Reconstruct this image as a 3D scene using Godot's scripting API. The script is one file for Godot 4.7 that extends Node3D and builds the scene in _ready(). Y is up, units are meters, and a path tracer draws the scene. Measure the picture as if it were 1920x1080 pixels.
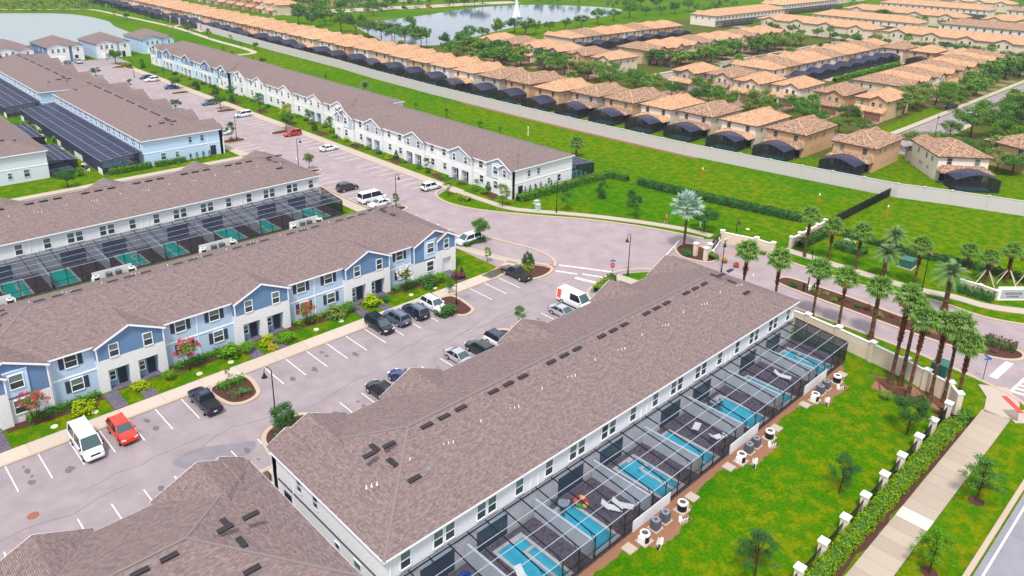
extends Node3D
# A gated development of townhouses with screened pools, seen from the air on a bright hazy day.
# x runs along the near townhouse rows, -z along the main street, y is up; metres.

var M := {}          # materials
var taken := {}      # names in use at top level
var labels := {}     # labels in use
var cache := {}      # shared meshes
var places := []     # [position, turn, short name] of the houses, to say where a tree stands
var kids := {}       # names in use among the children of each node
var rng := RandomNumberGenerator.new()
const U := 8.306     # width of one townhouse unit


class MB:
	# collects triangles; every face gets texture coordinates in metres along its own horizontal and slope directions
	var v := PackedVector3Array()
	var uv := PackedVector2Array()
	var c := PackedColorArray()
	var xf := Transform3D.IDENTITY
	var col := Color.WHITE
	func tri(a: Vector3, b: Vector3, d: Vector3) -> void:
		a = xf * a
		b = xf * b
		d = xf * d
		var n := (d - a).cross(b - a)
		if n.length_squared() < 1e-14:
			return
		n = n.normalized()
		var t := Vector3.RIGHT
		if absf(n.y) < 0.985:
			t = Vector3(n.z, 0, -n.x).normalized()
		var s := t.cross(n)
		v.append(a)
		v.append(b)
		v.append(d)
		uv.append(Vector2(a.dot(t), a.dot(s)))
		uv.append(Vector2(b.dot(t), b.dot(s)))
		uv.append(Vector2(d.dot(t), d.dot(s)))
		c.append(col)
		c.append(col)
		c.append(col)
	func quad(a: Vector3, b: Vector3, d: Vector3, e: Vector3) -> void:
		tri(a, b, d)
		tri(a, d, e)
	func box(lo: Vector3, hi: Vector3) -> void:
		var p := []
		for i in 8:
			p.append(Vector3(hi.x if i & 1 else lo.x, hi.y if i & 2 else lo.y, hi.z if i & 4 else lo.z))
		quad(p[0], p[2], p[3], p[1])
		quad(p[4], p[5], p[7], p[6])
		quad(p[0], p[4], p[6], p[2])
		quad(p[1], p[3], p[7], p[5])
		quad(p[2], p[6], p[7], p[3])
		quad(p[0], p[1], p[5], p[4])
	func bar(a: Vector3, b: Vector3, w: float, h := -1.0) -> void:
		# a square bar from a to b
		var d := (b - a).normalized()
		var s := d.cross(Vector3.UP)
		s = Vector3.RIGHT if s.length() < 0.01 else s.normalized()
		var u := s.cross(d)
		s *= w / 2
		u *= (w if h < 0 else h) / 2
		var p := [a - s - u, a + s - u, a + s + u, a - s + u, b - s - u, b + s - u, b + s + u, b - s + u]
		for i in 4:
			var j := (i + 1) % 4
			quad(p[i], p[j], p[j + 4], p[i + 4])
		quad(p[3], p[2], p[1], p[0])
		quad(p[4], p[5], p[6], p[7])
	func tube(a: Vector3, b: Vector3, r0: float, r1: float, n := 8, caps := true) -> void:
		var d := (b - a).normalized()
		var s := d.cross(Vector3.UP)
		s = Vector3.RIGHT if s.length() < 0.01 else s.normalized()
		var u := s.cross(d)
		for i in n:
			var t0 := TAU * i / n
			var t1 := TAU * (i + 1) / n
			var e0 := s * cos(t0) + u * sin(t0)
			var e1 := s * cos(t1) + u * sin(t1)
			quad(a + e0 * r0, b + e0 * r1, b + e1 * r1, a + e1 * r0)
			if caps:
				tri(b, b + e1 * r1, b + e0 * r1)
				tri(a, a + e0 * r0, a + e1 * r0)
	func lathe(prof: Array, n := 12, base := Vector3.ZERO) -> void:
		# prof: [radius, height] pairs from the bottom up
		for k in prof.size() - 1:
			var r0: float = prof[k][0]
			var r1: float = prof[k + 1][0]
			var y0: float = prof[k][1]
			var y1: float = prof[k + 1][1]
			for i in n:
				var t0 := TAU * i / n
				var t1 := TAU * (i + 1) / n
				quad(base + Vector3(cos(t0) * r0, y0, sin(t0) * r0), base + Vector3(cos(t0) * r1, y1, sin(t0) * r1), base + Vector3(cos(t1) * r1, y1, sin(t1) * r1), base + Vector3(cos(t1) * r0, y0, sin(t1) * r0))
	func prism(pts: Array, y0: float, y1: float) -> void:
		# a flat polygon (x, z) with sides from y0 to y1
		var pp := PackedVector2Array()
		for q in pts:
			pp.append(q)
		var idx := Geometry2D.triangulate_polygon(pp)
		for k in range(0, idx.size(), 3):
			var a := pp[idx[k]]
			var b := pp[idx[k + 1]]
			var d := pp[idx[k + 2]]
			if (b - a).cross(d - a) < 0:
				var w := b
				b = d
				d = w
			tri(Vector3(a.x, y1, a.y), Vector3(b.x, y1, b.y), Vector3(d.x, y1, d.y))
		if y1 - y0 > 0.01:
			for i in pp.size():
				var a := pp[i]
				var b := pp[(i + 1) % pp.size()]
				quad(Vector3(a.x, y0, a.y), Vector3(a.x, y1, a.y), Vector3(b.x, y1, b.y), Vector3(b.x, y0, b.y))
	func ribbon(pts: Array, w: float, y0: float, y1: float, closed := false) -> void:
		# a strip of width w along a line (x, z)
		var l := []
		var r := []
		var n := pts.size()
		for i in n:
			var a: Vector2 = pts[(i - 1 + n) % n] if closed or i > 0 else pts[i]
			var b: Vector2 = pts[(i + 1) % n] if closed or i < n - 1 else pts[i]
			var p: Vector2 = pts[i]
			var d0 := (p - a).normalized() if p != a else (b - p).normalized()
			var d1 := (b - p).normalized() if b != p else d0
			var t := (d0 + d1).normalized()
			var k := w / 2 / maxf(0.5, t.dot(d0))
			var nrm := Vector2(-t.y, t.x) * k
			l.append(p + nrm)
			r.append(p - nrm)
		for i in (n if closed else n - 1):
			var j := (i + 1) % n
			var a: Vector2 = l[i]
			var b: Vector2 = l[j]
			var d: Vector2 = r[j]
			var e: Vector2 = r[i]
			quad(Vector3(e.x, y1, e.y), Vector3(d.x, y1, d.y), Vector3(b.x, y1, b.y), Vector3(a.x, y1, a.y))
			if y1 - y0 > 0.01:
				quad(Vector3(a.x, y0, a.y), Vector3(a.x, y1, a.y), Vector3(b.x, y1, b.y), Vector3(b.x, y0, b.y))
				quad(Vector3(d.x, y0, d.y), Vector3(d.x, y1, d.y), Vector3(e.x, y1, e.y), Vector3(e.x, y0, e.y))
	func mesh(smooth := false) -> ArrayMesh:
		var am := ArrayMesh.new()
		if v.is_empty():
			return am
		var arr := []
		arr.resize(Mesh.ARRAY_MAX)
		arr[Mesh.ARRAY_VERTEX] = v
		arr[Mesh.ARRAY_TEX_UV] = uv
		arr[Mesh.ARRAY_COLOR] = c
		var nn := PackedVector3Array()
		nn.resize(v.size())
		var faces := {}
		for k in range(0, v.size(), 3):
			var n := (v[k + 2] - v[k]).cross(v[k + 1] - v[k])
			nn[k] = n
			nn[k + 1] = n
			nn[k + 2] = n
			if smooth:
				for j in 3:
					var key := Vector3i((v[k + j] * 500.0).round())
					if not faces.has(key):
						faces[key] = []
					faces[key].append(n)
		for k in v.size():
			var n := nn[k]
			if smooth:
				var me := n.normalized()
				var sum := Vector3.ZERO
				for f in faces[Vector3i((v[k] * 500.0).round())]:
					if f.normalized().dot(me) > 0.55:
						sum += f
				n = sum
			nn[k] = n.normalized()
		arr[Mesh.ARRAY_NORMAL] = nn
		am.add_surface_from_arrays(Mesh.PRIMITIVE_TRIANGLES, arr)
		return am


func numbered(called: String) -> String:
	if not taken.has(called):
		taken[called] = 0
		return called
	taken[called] += 1
	return "%s_%03d" % [called, taken[called]]


func tag(o: Node, label: String, category: String, group := "") -> void:
	if labels.has(label) and group == "":
		printerr("same label: " + label)
	if label.split(" ").size() > 16 or label.split(" ").size() < 4:
		printerr("label length: " + label)
	labels[label] = true
	o.set_meta("label", label)
	o.set_meta("category", category)
	if group != "":
		o.set_meta("group", group)


func thing(called: String, label: String, category: String, at := Vector3.ZERO, turn := 0.0, group := "") -> Node3D:
	var o := Node3D.new()
	o.name = numbered(called)
	add_child(o)
	o.position = at
	o.rotation.y = turn
	tag(o, label, category, group)
	return o


func part(called: String, mesh: Mesh, m: Material, parent: Node, at := Vector3.ZERO, turn := 0.0) -> MeshInstance3D:
	var o := MeshInstance3D.new()
	var n := called
	if parent != self:
		var id := parent.get_instance_id()
		if not kids.has(id):
			kids[id] = {}
		var d: Dictionary = kids[id]
		if d.has(called):
			d[called] += 1
			n = "%s_%03d" % [called, d[called]]
		else:
			d[called] = 0
	else:
		n = numbered(called)
	o.name = n
	o.mesh = mesh
	o.material_override = m
	o.position = at
	o.rotation.y = turn
	parent.add_child(o, true)
	return o


func struct(called: String, mesh: Mesh, m: Material, parent: Node = self) -> MeshInstance3D:
	var o := part(called, mesh, m, parent)
	o.set_meta("kind", "structure")
	return o


func boxmesh(size: Vector3, base := true) -> ArrayMesh:
	var key := "box%s%s" % [size, base]
	if not cache.has(key):
		var b := MB.new()
		var o := Vector3(0, size.y / 2 if base else 0.0, 0)
		b.box(o - size / 2, o + size / 2)
		cache[key] = b.mesh()
	return cache[key]


func nth(n: int) -> String:
	var w := ["first", "second", "third", "fourth", "fifth", "sixth", "seventh", "eighth", "ninth", "tenth", "eleventh", "twelfth", "thirteenth", "fourteenth", "fifteenth", "sixteenth", "seventeenth", "eighteenth", "nineteenth", "twentieth"]
	if n <= 20:
		return w[n - 1]
	var tens := ["twent", "thirt", "fort", "fift", "sixt", "sevent"]
	if n % 10 == 0:
		return tens[n / 10 - 2] + "ieth"
	return tens[n / 10 - 2] + "y-" + w[n % 10 - 1]


func v3(p: Vector2, y := 0.0) -> Vector3:
	return Vector3(p.x, y, p.y)


func mat(called: String, color: Color, rough := 0.85, tex: Texture2D = null, scale := 1.0) -> StandardMaterial3D:
	var m := StandardMaterial3D.new()
	m.resource_name = called
	m.albedo_color = color
	m.roughness = rough
	m.metallic_specular = 0.12 if rough > 0.65 else 0.4
	m.cull_mode = BaseMaterial3D.CULL_DISABLED
	if tex:
		m.albedo_texture = tex
		m.uv1_scale = Vector3(1.0 / scale, 1.0 / scale, 1)
	M[called] = m
	return m


func glass(called: String, color: Color, alpha: float, rough := 0.4) -> StandardMaterial3D:
	var m := mat(called, Color(color.r, color.g, color.b, alpha), rough)
	m.transparency = BaseMaterial3D.TRANSPARENCY_ALPHA
	return m


func grain(lo: float, hi: float, freq: float, oct: int, sd: int, size := 512, kind := FastNoiseLite.TYPE_SIMPLEX_SMOOTH) -> ImageTexture:
	var n := FastNoiseLite.new()
	n.seed = sd
	n.frequency = freq
	n.noise_type = kind
	n.fractal_octaves = oct
	n.fractal_gain = 0.6
	var im := n.get_seamless_image(size, size)
	im.convert(Image.FORMAT_RGB8)
	for y in size:
		for x in size:
			var g := lerpf(lo, hi, im.get_pixel(x, y).r)
			im.set_pixel(x, y, Color(g, g, g))
	return ImageTexture.create_from_image(im)


func coursed(w: int, h: int, rows: int, tabs: int, dark: float, spread: float, tints: Array, sd: int) -> ImageTexture:
	# courses of tabs of uneven tone, offset from row to row, with a darker line under each course
	var r := RandomNumberGenerator.new()
	r.seed = sd
	var im := Image.create(w, h, false, Image.FORMAT_RGB8)
	var rh := float(h) / rows
	var tw := float(w) / tabs
	for k in rows:
		var off := r.randf() * tw
		var tones := []
		for t in tabs:
			var tint: Color = tints[r.randi() % tints.size()]
			var g := 1.0 + r.randf_range(-spread, spread)
			tones.append(Color(tint.r * g, tint.g * g, tint.b * g))
		for y in range(int(k * rh), int((k + 1) * rh)):
			var edge: bool = y - int(k * rh) < maxf(1.0, rh * 0.18)
			for x in w:
				var fx := fposmod(x + off, w)
				var t := int(fx / tw) % tabs
				var cc: Color = tones[t]
				var g := 1.0 + r.randf_range(-0.05, 0.05)
				if edge:
					g *= dark
				elif fposmod(fx, tw) < 1.0:
					g *= (1.0 + dark) / 2
				im.set_pixel(x, y, Color(cc.r * g, cc.g * g, cc.b * g))
	return ImageTexture.create_from_image(im)


func build_materials() -> void:
	var fine := grain(0.9, 1.0, 0.05, 4, 3)
	var tar := grain(0.89, 1.02, 0.007, 6, 13, 1024)
	var soft := grain(0.95, 1.0, 0.012, 4, 7)
	var lawn := grain(0.72, 1.06, 0.035, 5, 11, 512)
	# grass: fine blades over clumps whose hue drifts between fresh, yellowed and deep green
	var ga := FastNoiseLite.new()
	ga.seed = 41
	ga.frequency = 0.012
	ga.fractal_octaves = 5
	ga.fractal_gain = 0.6
	var gb := FastNoiseLite.new()
	gb.seed = 57
	gb.frequency = 0.06
	gb.fractal_octaves = 4
	var ia := ga.get_seamless_image(768, 768)
	var ib := gb.get_seamless_image(768, 768)
	var turf := Image.create(768, 768, false, Image.FORMAT_RGB8)
	for y in 768:
		for x in 768:
			var h := ia.get_pixel(x, y).r
			var f := lerpf(0.76, 1.05, ib.get_pixel(x, y).r)
			var c := Color(0.62, 0.86, 0.5).lerp(Color(1.0, 0.92, 0.95), smoothstep(0.25, 0.75, h))
			turf.set_pixel(x, y, Color(c.r * f, c.g * f, c.b * f))
	var turf_tex := ImageTexture.create_from_image(turf)
	var shing := coursed(768, 768, 42, 20, 0.68, 0.075, [Color(0.9, 0.86, 0.86), Color(0.95, 0.9, 0.89), Color(0.85, 0.81, 0.82), Color(0.93, 0.85, 0.82)], 5)
	var tiles := coursed(640, 640, 24, 28, 0.72, 0.1, [Color(0.95, 0.8, 0.68), Color(0.98, 0.88, 0.76), Color(0.86, 0.68, 0.58), Color(0.93, 0.76, 0.66), Color(0.98, 0.84, 0.66)], 9)
	var tiles2 := coursed(640, 640, 24, 28, 0.7, 0.14, [Color(0.92, 0.72, 0.62), Color(0.96, 0.82, 0.72), Color(0.72, 0.55, 0.5), Color(0.9, 0.7, 0.64), Color(0.95, 0.78, 0.64)], 19)
	var pav := coursed(256, 256, 16, 12, 0.8, 0.1, [Color(0.95, 0.92, 0.95), Color(0.84, 0.8, 0.84), Color(1, 0.97, 0.95)], 23)
	var bark := coursed(128, 256, 24, 6, 0.55, 0.25, [Color(0.95, 0.85, 0.75), Color(0.7, 0.55, 0.45), Color(0.85, 0.75, 0.68)], 31)
	var g := mat("grass", Color(0.42, 0.515, 0.012), 0.95, turf_tex, 21.0)
	g.vertex_color_use_as_albedo = true
	g.specular_mode = BaseMaterial3D.SPECULAR_DISABLED
	mat("asphalt", Color(0.575, 0.535, 0.555), 0.9, tar, 30.0)
	mat("asphalt_road", Color(0.6, 0.55, 0.57), 0.9, tar, 34.0)
	mat("oil_stain", Color(0.43, 0.41, 0.43), 0.9, tar, 6.0)
	mat("asphalt_new", Color(0.53, 0.53, 0.575), 0.9, tar, 28.0)
	mat("asphalt_patch", Color(0.5, 0.485, 0.52), 0.9, tar, 20.0)
	mat("concrete", Color(0.7, 0.65, 0.61), 0.9, fine, 4.0)
	mat("kerb", Color(0.71, 0.64, 0.58), 0.9, fine, 3.0)
	mat("paint_line", Color(0.88, 0.86, 0.87), 0.8, soft, 2.0)
	mat("red_pad", Color(0.7, 0.3, 0.3), 0.85)
	mat("orange_line", Color(0.75, 0.5, 0.35), 0.85)
	mat("mulch", Color(0.33, 0.22, 0.2), 0.95, fine, 1.5)
	mat("yard", Color(0.33, 0.37, 0.14), 0.95, lawn, 9.0)
	mat("driveway", Color(0.62, 0.5, 0.46), 0.9, pav, 4.0)
	mat("dirt", Color(0.55, 0.4, 0.32), 0.95, fine, 2.0)
	mat("shingle", Color(0.535, 0.5, 0.505), 0.95, shing, 6.0)
	mat("ridge_cap", Color(0.49, 0.45, 0.455), 0.95, fine, 1.0)
	mat("tile_roof", Color(0.765, 0.715, 0.68), 0.9, tiles, 8.4)
	mat("tile_roof_pink", Color(0.66, 0.665, 0.65), 0.9, tiles2, 8.4)
	mat("tile_roof_pale", Color(0.79, 0.75, 0.72), 0.9, tiles, 8.4)
	mat("fascia_brown", Color(0.3, 0.2, 0.17), 0.7)
	for q in [["white_wall", 0.88, 0.88, 0.9], ["pale_wall", 0.82, 0.86, 0.9], ["blue_wall", 0.7, 0.79, 0.89], ["sky_wall", 0.72, 0.83, 0.93], ["grey_gable", 0.7, 0.73, 0.77], ["blue_gable", 0.4, 0.52, 0.67], ["cream_wall", 0.83, 0.77, 0.7], ["tan_wall", 0.78, 0.67, 0.54], ["peach_wall", 0.79, 0.64, 0.5], ["greige_wall", 0.7, 0.66, 0.62], ["ivory_wall", 0.88, 0.84, 0.8], ["grey_wall", 0.68, 0.69, 0.71], ["long_wall", 0.76, 0.74, 0.75], ["porch_wall", 0.42, 0.58, 0.68]]:
		mat(q[0], Color(q[1], q[2], q[3]), 0.9, soft, 3.0)
	mat("trim", Color(0.92, 0.92, 0.94), 0.7)
	mat("trim_dark", Color(0.3, 0.31, 0.36), 0.7)
	mat("shutter", Color(0.23, 0.26, 0.33), 0.7)
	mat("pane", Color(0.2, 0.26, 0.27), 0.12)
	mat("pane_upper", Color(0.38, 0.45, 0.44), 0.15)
	mat("door", Color(0.12, 0.14, 0.22), 0.5)
	mat("garage_door", Color(0.5, 0.36, 0.33), 0.7)
	mat("recess_shade", Color(0.12, 0.12, 0.16), 0.8)  # shade under the lanai roofs, painted as a dark colour
	mat("porch_floor", Color(0.42, 0.4, 0.46), 0.85, pav, 3.0)
	mat("deck", Color(0.42, 0.39, 0.42), 0.85, pav, 3.2)
	mat("coping", Color(0.78, 0.78, 0.8), 0.7)
	mat("bronze", Color(0.1, 0.1, 0.13), 0.45)
	mat("cage_frame", Color(0.2, 0.21, 0.26), 0.45)
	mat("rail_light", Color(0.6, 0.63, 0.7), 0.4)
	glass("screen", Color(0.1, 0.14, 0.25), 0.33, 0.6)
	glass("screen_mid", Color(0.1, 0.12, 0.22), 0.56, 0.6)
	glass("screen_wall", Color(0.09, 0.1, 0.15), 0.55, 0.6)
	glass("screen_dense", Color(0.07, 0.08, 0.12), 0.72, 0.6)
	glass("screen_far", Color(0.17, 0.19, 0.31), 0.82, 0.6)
	mat("pool_floor", Color(0.5, 0.9, 0.98), 0.6)
	glass("pool_water", Color(0.2, 0.8, 0.93), 0.5, 0.3)
	glass("pool_water_green", Color(0.08, 0.9, 0.87), 0.75, 0.3)
	mat("lake_water", Color(0.3, 0.37, 0.44), 0.1)
	M.lake_water.metallic_specular = 0.22
	mat("lake_water_pale", Color(0.5, 0.54, 0.56), 0.3)
	M.lake_water_pale.metallic_specular = 0.12
	mat("vent", Color(0.16, 0.14, 0.17), 0.6)
	mat("white_plastic", Color(0.9, 0.9, 0.9), 0.5)
	mat("grey_metal", Color(0.32, 0.34, 0.38), 0.5)
	mat("black_metal", Color(0.06, 0.06, 0.08), 0.45)
	mat("tyre", Color(0.06, 0.06, 0.07), 0.9)
	mat("rim", Color(0.62, 0.63, 0.66), 0.35)
	mat("car_glass", Color(0.1, 0.14, 0.17), 0.06)
	mat("car_glass_light", Color(0.25, 0.33, 0.35), 0.08)
	mat("lamp_lens", Color(0.85, 0.87, 0.9), 0.15)
	mat("tail_red", Color(0.55, 0.05, 0.05), 0.25)
	mat("plastic_dark", Color(0.09, 0.09, 0.1), 0.6)
	mat("plate", Color(0.85, 0.85, 0.82), 0.5)
	mat("bark", Color(0.4, 0.33, 0.28), 0.95, bark, 1.0)
	mat("palm_trunk", Color(0.5, 0.42, 0.38), 0.95, bark, 1.4)
	mat("palm_boots", Color(0.5, 0.33, 0.24), 0.95, bark, 0.9)
	mat("transformer_green", Color(0.16, 0.38, 0.33), 0.5)
	mat("utility_green", Color(0.62, 0.72, 0.68), 0.6)
	mat("sign_blue", Color(0.15, 0.4, 0.75), 0.4)
	mat("sign_red", Color(0.75, 0.08, 0.12), 0.4)
	mat("orange", Color(0.85, 0.3, 0.1), 0.6)
	mat("terracotta", Color(0.55, 0.36, 0.3), 0.8)
	mat("solar", Color(0.16, 0.16, 0.28), 0.2)
	mat("foam", Color(0.92, 0.94, 0.96), 0.6)
	for q in [["leaf", 0.075, 0.195, 0.03], ["leaf_dark", 0.045, 0.128, 0.033], ["leaf_lime", 0.27, 0.36, 0.006], ["leaf_hedge", 0.1, 0.25, 0.012], ["leaf_mid", 0.085, 0.19, 0.025], ["leaf_fence", 0.17, 0.29, 0.008], ["leaf_silver", 0.3, 0.42, 0.375], ["leaf_palm", 0.13, 0.25, 0.05], ["leaf_date", 0.15, 0.24, 0.105], ["leaf_dead", 0.33, 0.21, 0.105], ["leaf_olive", 0.15, 0.225, 0.045], ["flower_pink", 0.55, 0.05, 0.1], ["flower_red", 0.55, 0.07, 0.03], ["flower_white", 0.7, 0.68, 0.66], ["leaf_maroon", 0.14, 0.06, 0.05], ["leaf_yellow", 0.35, 0.33, 0.02]]:
		var m := mat(q[0], Color(q[1], q[2], q[3]).linear_to_srgb(), 0.75)
		m.vertex_color_use_as_albedo = true
		m.specular_mode = BaseMaterial3D.SPECULAR_DISABLED
		m.backlight_enabled = true
		m.backlight = Color(q[1], q[2], q[3]).linear_to_srgb() * 0.5


func _ready() -> void:
	rng.seed = 20
	var cam := Camera3D.new()
	cam.name = "camera"
	cam.position = Vector3(0, 52.262, 0)
	cam.rotation = Vector3(deg_to_rad(-19.46083), deg_to_rad(-44.22982), deg_to_rad(1.199298))
	cam.near = 0.5
	cam.set_frustum(0.5 * 1080.0 / 1457.4516, Vector2(0, -0.5 * 159.378 / 1457.4516), 0.5, 3000.0)
	add_child(cam)
	cam.current = true
	var we := WorldEnvironment.new()
	we.name = "environment"
	var env := Environment.new()
	var sky := Sky.new()
	var sm := ProceduralSkyMaterial.new()
	sm.sky_top_color = Color(0.83, 0.85, 0.89)
	sm.sky_horizon_color = Color(0.9, 0.9, 0.91)
	sm.sky_curve = 0.2
	sm.ground_bottom_color = Color(0.4, 0.42, 0.38)
	sm.ground_horizon_color = Color(0.7, 0.72, 0.72)
	sky.sky_material = sm
	env.background_mode = Environment.BG_SKY
	env.sky = sky
	env.tonemap_mode = Environment.TONE_MAPPER_LINEAR
	env.tonemap_exposure = 1.68
	env.fog_enabled = true
	env.fog_density = 0.00012
	env.fog_light_color = Color(0.86, 0.89, 0.93)
	env.sdfgi_enabled = true
	env.ssao_enabled = true
	env.ssil_enabled = true
	we.environment = env
	add_child(we)
	var sun := DirectionalLight3D.new()
	sun.name = "sun"
	sun.light_energy = 0.85
	sun.light_angular_distance = 9.0
	sun.light_color = Color(1.0, 0.97, 0.92)
	sun.shadow_enabled = true
	sun.look_at_from_position(Vector3(-50, 110, 35), Vector3.ZERO)
	add_child(sun)
	build_materials()
	build_ground()
	build_townhouses()
	build_pool_side()
	build_tan_houses()
	build_walls()
	build_plants()
	build_cars()
	build_street_things()


func arc(c: Vector2, r: float, a0: float, a1: float, n := 8) -> Array:
	var out := []
	for i in n + 1:
		var t := deg_to_rad(lerpf(a0, a1, float(i) / n))
		out.append(c + Vector2(cos(t), sin(t)) * r)
	return out


func smooth_line(pts: Array, closed := false, steps := 5) -> Array:
	var out := []
	var n := pts.size()
	for i in (n if closed else n - 1):
		var p0: Vector2 = pts[(i - 1 + n) % n] if closed or i > 0 else pts[i]
		var p1: Vector2 = pts[i]
		var p2: Vector2 = pts[(i + 1) % n]
		var p3: Vector2 = pts[(i + 2) % n] if closed or i < n - 2 else p2
		for k in steps:
			out.append(p1.cubic_interpolate(p2, p0, p3, float(k) / steps))
	if not closed:
		out.append(pts[n - 1])
	return out


func flat(called: String, pts: Array, y: float, m: String, parent: Node = self) -> MeshInstance3D:
	var b := MB.new()
	b.prism(pts, y - 0.002, y)
	return struct(called, b.mesh(), M[m], parent)


func raised(called: String, pts: Array, y1: float, m: String) -> MeshInstance3D:
	var b := MB.new()
	b.prism(pts, 0.0, y1)
	return struct(called, b.mesh(), M[m])


func kerb_line(pts: Array, closed := false, w := 0.34) -> void:
	var b := MB.new()
	b.ribbon(pts, w, 0.0, 0.14, closed)
	struct("kerb", b.mesh(), M.kerb)


func walk(pts: Array, w: float, m := "concrete", y := 0.1) -> void:
	var b := MB.new()
	b.ribbon(pts, w, 0.0, y)
	struct("sidewalk", b.mesh(), M[m])


func slabs(called: String, a: Vector2, b: Vector2, w: float, step: float, bright := -1, pale := false) -> void:
	# a pavement of separate concrete slabs with open joints
	var base := MB.new()
	base.ribbon([a, b], w - 0.1, 0.0, 0.07)
	var root := struct(called, base.mesh(), M.dirt)
	var d := (b - a).normalized()
	var n := int((b - a).length() / step)
	for i in n:
		var q := a + d * (i + 0.5) * step
		var tone := rng.randi() % 4 if not pale else 5 + rng.randi() % 2
		if i == bright:
			tone = 4
		var mm: Material = M["slab_%d" % tone]
		part("paving_slab", boxmesh(Vector3(step - 0.03, 0.1, w)), mm, root, v3(q), -d.angle())


func island(pts: Array, fill: String) -> void:
	var line := smooth_line(pts, true, 4)
	kerb_line(line, true, 0.5)
	raised("traffic_island" if fill != "grass" else "grass_verge", line, 0.11, fill)


func build_ground() -> void:
	var q := 0
	for g in [[0.665, 0.61, 0.565], [0.645, 0.59, 0.54], [0.68, 0.63, 0.58], [0.655, 0.6, 0.555], [0.76, 0.75, 0.73], [0.72, 0.67, 0.63], [0.74, 0.69, 0.65]]:
		mat("slab_%d" % q, Color(g[0], g[1], g[2]), 0.9, M.concrete.albedo_texture, 4.0)
		q += 1
	# grass everywhere, as one sheet whose tone drifts between fresh, dry and deep green
	var n1 := FastNoiseLite.new()
	n1.seed = 4
	n1.frequency = 0.018
	n1.fractal_octaves = 4
	var n2 := FastNoiseLite.new()
	n2.seed = 9
	n2.frequency = 0.11
	n2.fractal_octaves = 3
	var b := MB.new()
	var step := 5.0
	var xs := range(-24, 146)
	var zs := range(-144, 14)
	var tone := func(x: float, z: float) -> Color:
		var a := clampf(0.5 + 1.5 * n1.get_noise_2d(x, z * 0.7) + 0.45 * n2.get_noise_2d(x, z), 0.0, 1.0)
		return Color(0.62, 0.93, 0.8).lerp(Color(1.3, 1.05, 1.7), a)
	var uvs := PackedVector2Array()
	for i in xs:
		for k in zs:
			var x0: float = i * step
			var z0: float = k * step
			var p := [Vector3(x0, 0, z0), Vector3(x0 + step, 0, z0), Vector3(x0 + step, 0, z0 + step), Vector3(x0, 0, z0 + step)]
			var cc := [tone.call(x0, z0), tone.call(x0 + step, z0), tone.call(x0 + step, z0 + step), tone.call(x0, z0 + step)]
			for j in [0, 1, 2, 0, 2, 3]:
				b.v.append(p[j])
				b.c.append(cc[j])
				b.uv.append(Vector2(p[j].x, p[j].z))
	b.col = Color(0.8, 0.95, 0.9)
	for r in [[-2500, -720, 2500, -2500], [-2500, 2500, 2500, 70], [-2500, 70, -120, -720], [730, 70, 2500, -720]]:
		b.quad(Vector3(r[0], 0, r[3]), Vector3(r[2], 0, r[3]), Vector3(r[2], 0, r[1]), Vector3(r[0], 0, r[1]))
	struct("ground", b.mesh(), M.grass)

	# asphalt
	var lot := flat("parking_lot", [Vector2(-70, -81.8), Vector2(80, -81.8), Vector2(84, -63.8), Vector2(-70, -63.8)], 0.012, "asphalt")
	var main := flat("road", [Vector2(79.6, -336), Vector2(98.3, -336), Vector2(98.3, -121), Vector2(94, -119), Vector2(93.4, -114), Vector2(95.5, -107), Vector2(101.3, -98), Vector2(107.4, -89.7), Vector2(112.2, -80.7), Vector2(114.6, -74), Vector2(116, -69.3), Vector2(118, -66.8), Vector2(118, -41), Vector2(120.2, -35.4), Vector2(121.2, -30), Vector2(120.8, -24.5), Vector2(124, -17), Vector2(128, -9.7), Vector2(95, -9.7), Vector2(99.5, -14.2), Vector2(101.3, -18.7), Vector2(102.4, -25), Vector2(102.6, -45.6), Vector2(101.5, -58), Vector2(97.8, -66.6), Vector2(93, -69.5), Vector2(79.6, -62)], 0.008, "asphalt_road")
	flat("street", [Vector2(-60, -9.7), Vector2(220, -9.7), Vector2(220, 20), Vector2(-60, 20)], 0.016, "asphalt_new")
	flat("parking_lot", [Vector2(-70, -169.5), Vector2(84, -169.5), Vector2(84, -151.5), Vector2(-70, -151.5)], 0.012, "asphalt")
	flat("cross_street", [Vector2(40, -336), Vector2(104, -336), Vector2(104, -322), Vector2(40, -322)], 0.016, "asphalt")
	flat("tan_street", [Vector2(203, -620), Vector2(211, -620), Vector2(211, -80), Vector2(226, -72.5), Vector2(226, -66), Vector2(206, -66), Vector2(203, -70)], 0.012, "asphalt")
	flat("tan_street", [Vector2(215, -77), Vector2(430, -77), Vector2(430, -69), Vector2(215, -69)], 0.016, "asphalt")
	flat("tan_street", [Vector2(245, -176), Vector2(425, -176), Vector2(425, -168), Vector2(245, -168)], 0.012, "asphalt")
	flat("tan_street", [Vector2(418, -260), Vector2(427, -260), Vector2(427, 0), Vector2(418, 0)], 0.02, "asphalt")
	flat("lake_path_lot", [Vector2(235, -440), Vector2(420, -425), Vector2(420, -440), Vector2(235, -462)], 0.012, "concrete")

	# markings
	var stripe := boxmesh(Vector3(0.11, 0.006, 5.0), false)
	for grp in [[8.93, -3, 7], [37.0, 0, 6], [70.95, 0, 3]]:
		for k in range(grp[1], grp[2]):
			part("parking_line", stripe, M.paint_line, lot, Vector3(grp[0] + 2.96 * k, 0.018, -79.2))
	for k in range(6, 10):
		part("parking_line", stripe, M.paint_line, lot, Vector3(37.0 + 2.96 * k, 0.018, -79.2))
	for k in range(-8, 5):
		part("parking_line", stripe, M.paint_line, lot, Vector3(17.86 + 2.96 * k - (0.02 if k > 1 else 0.0), 0.018, -66.4))
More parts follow.
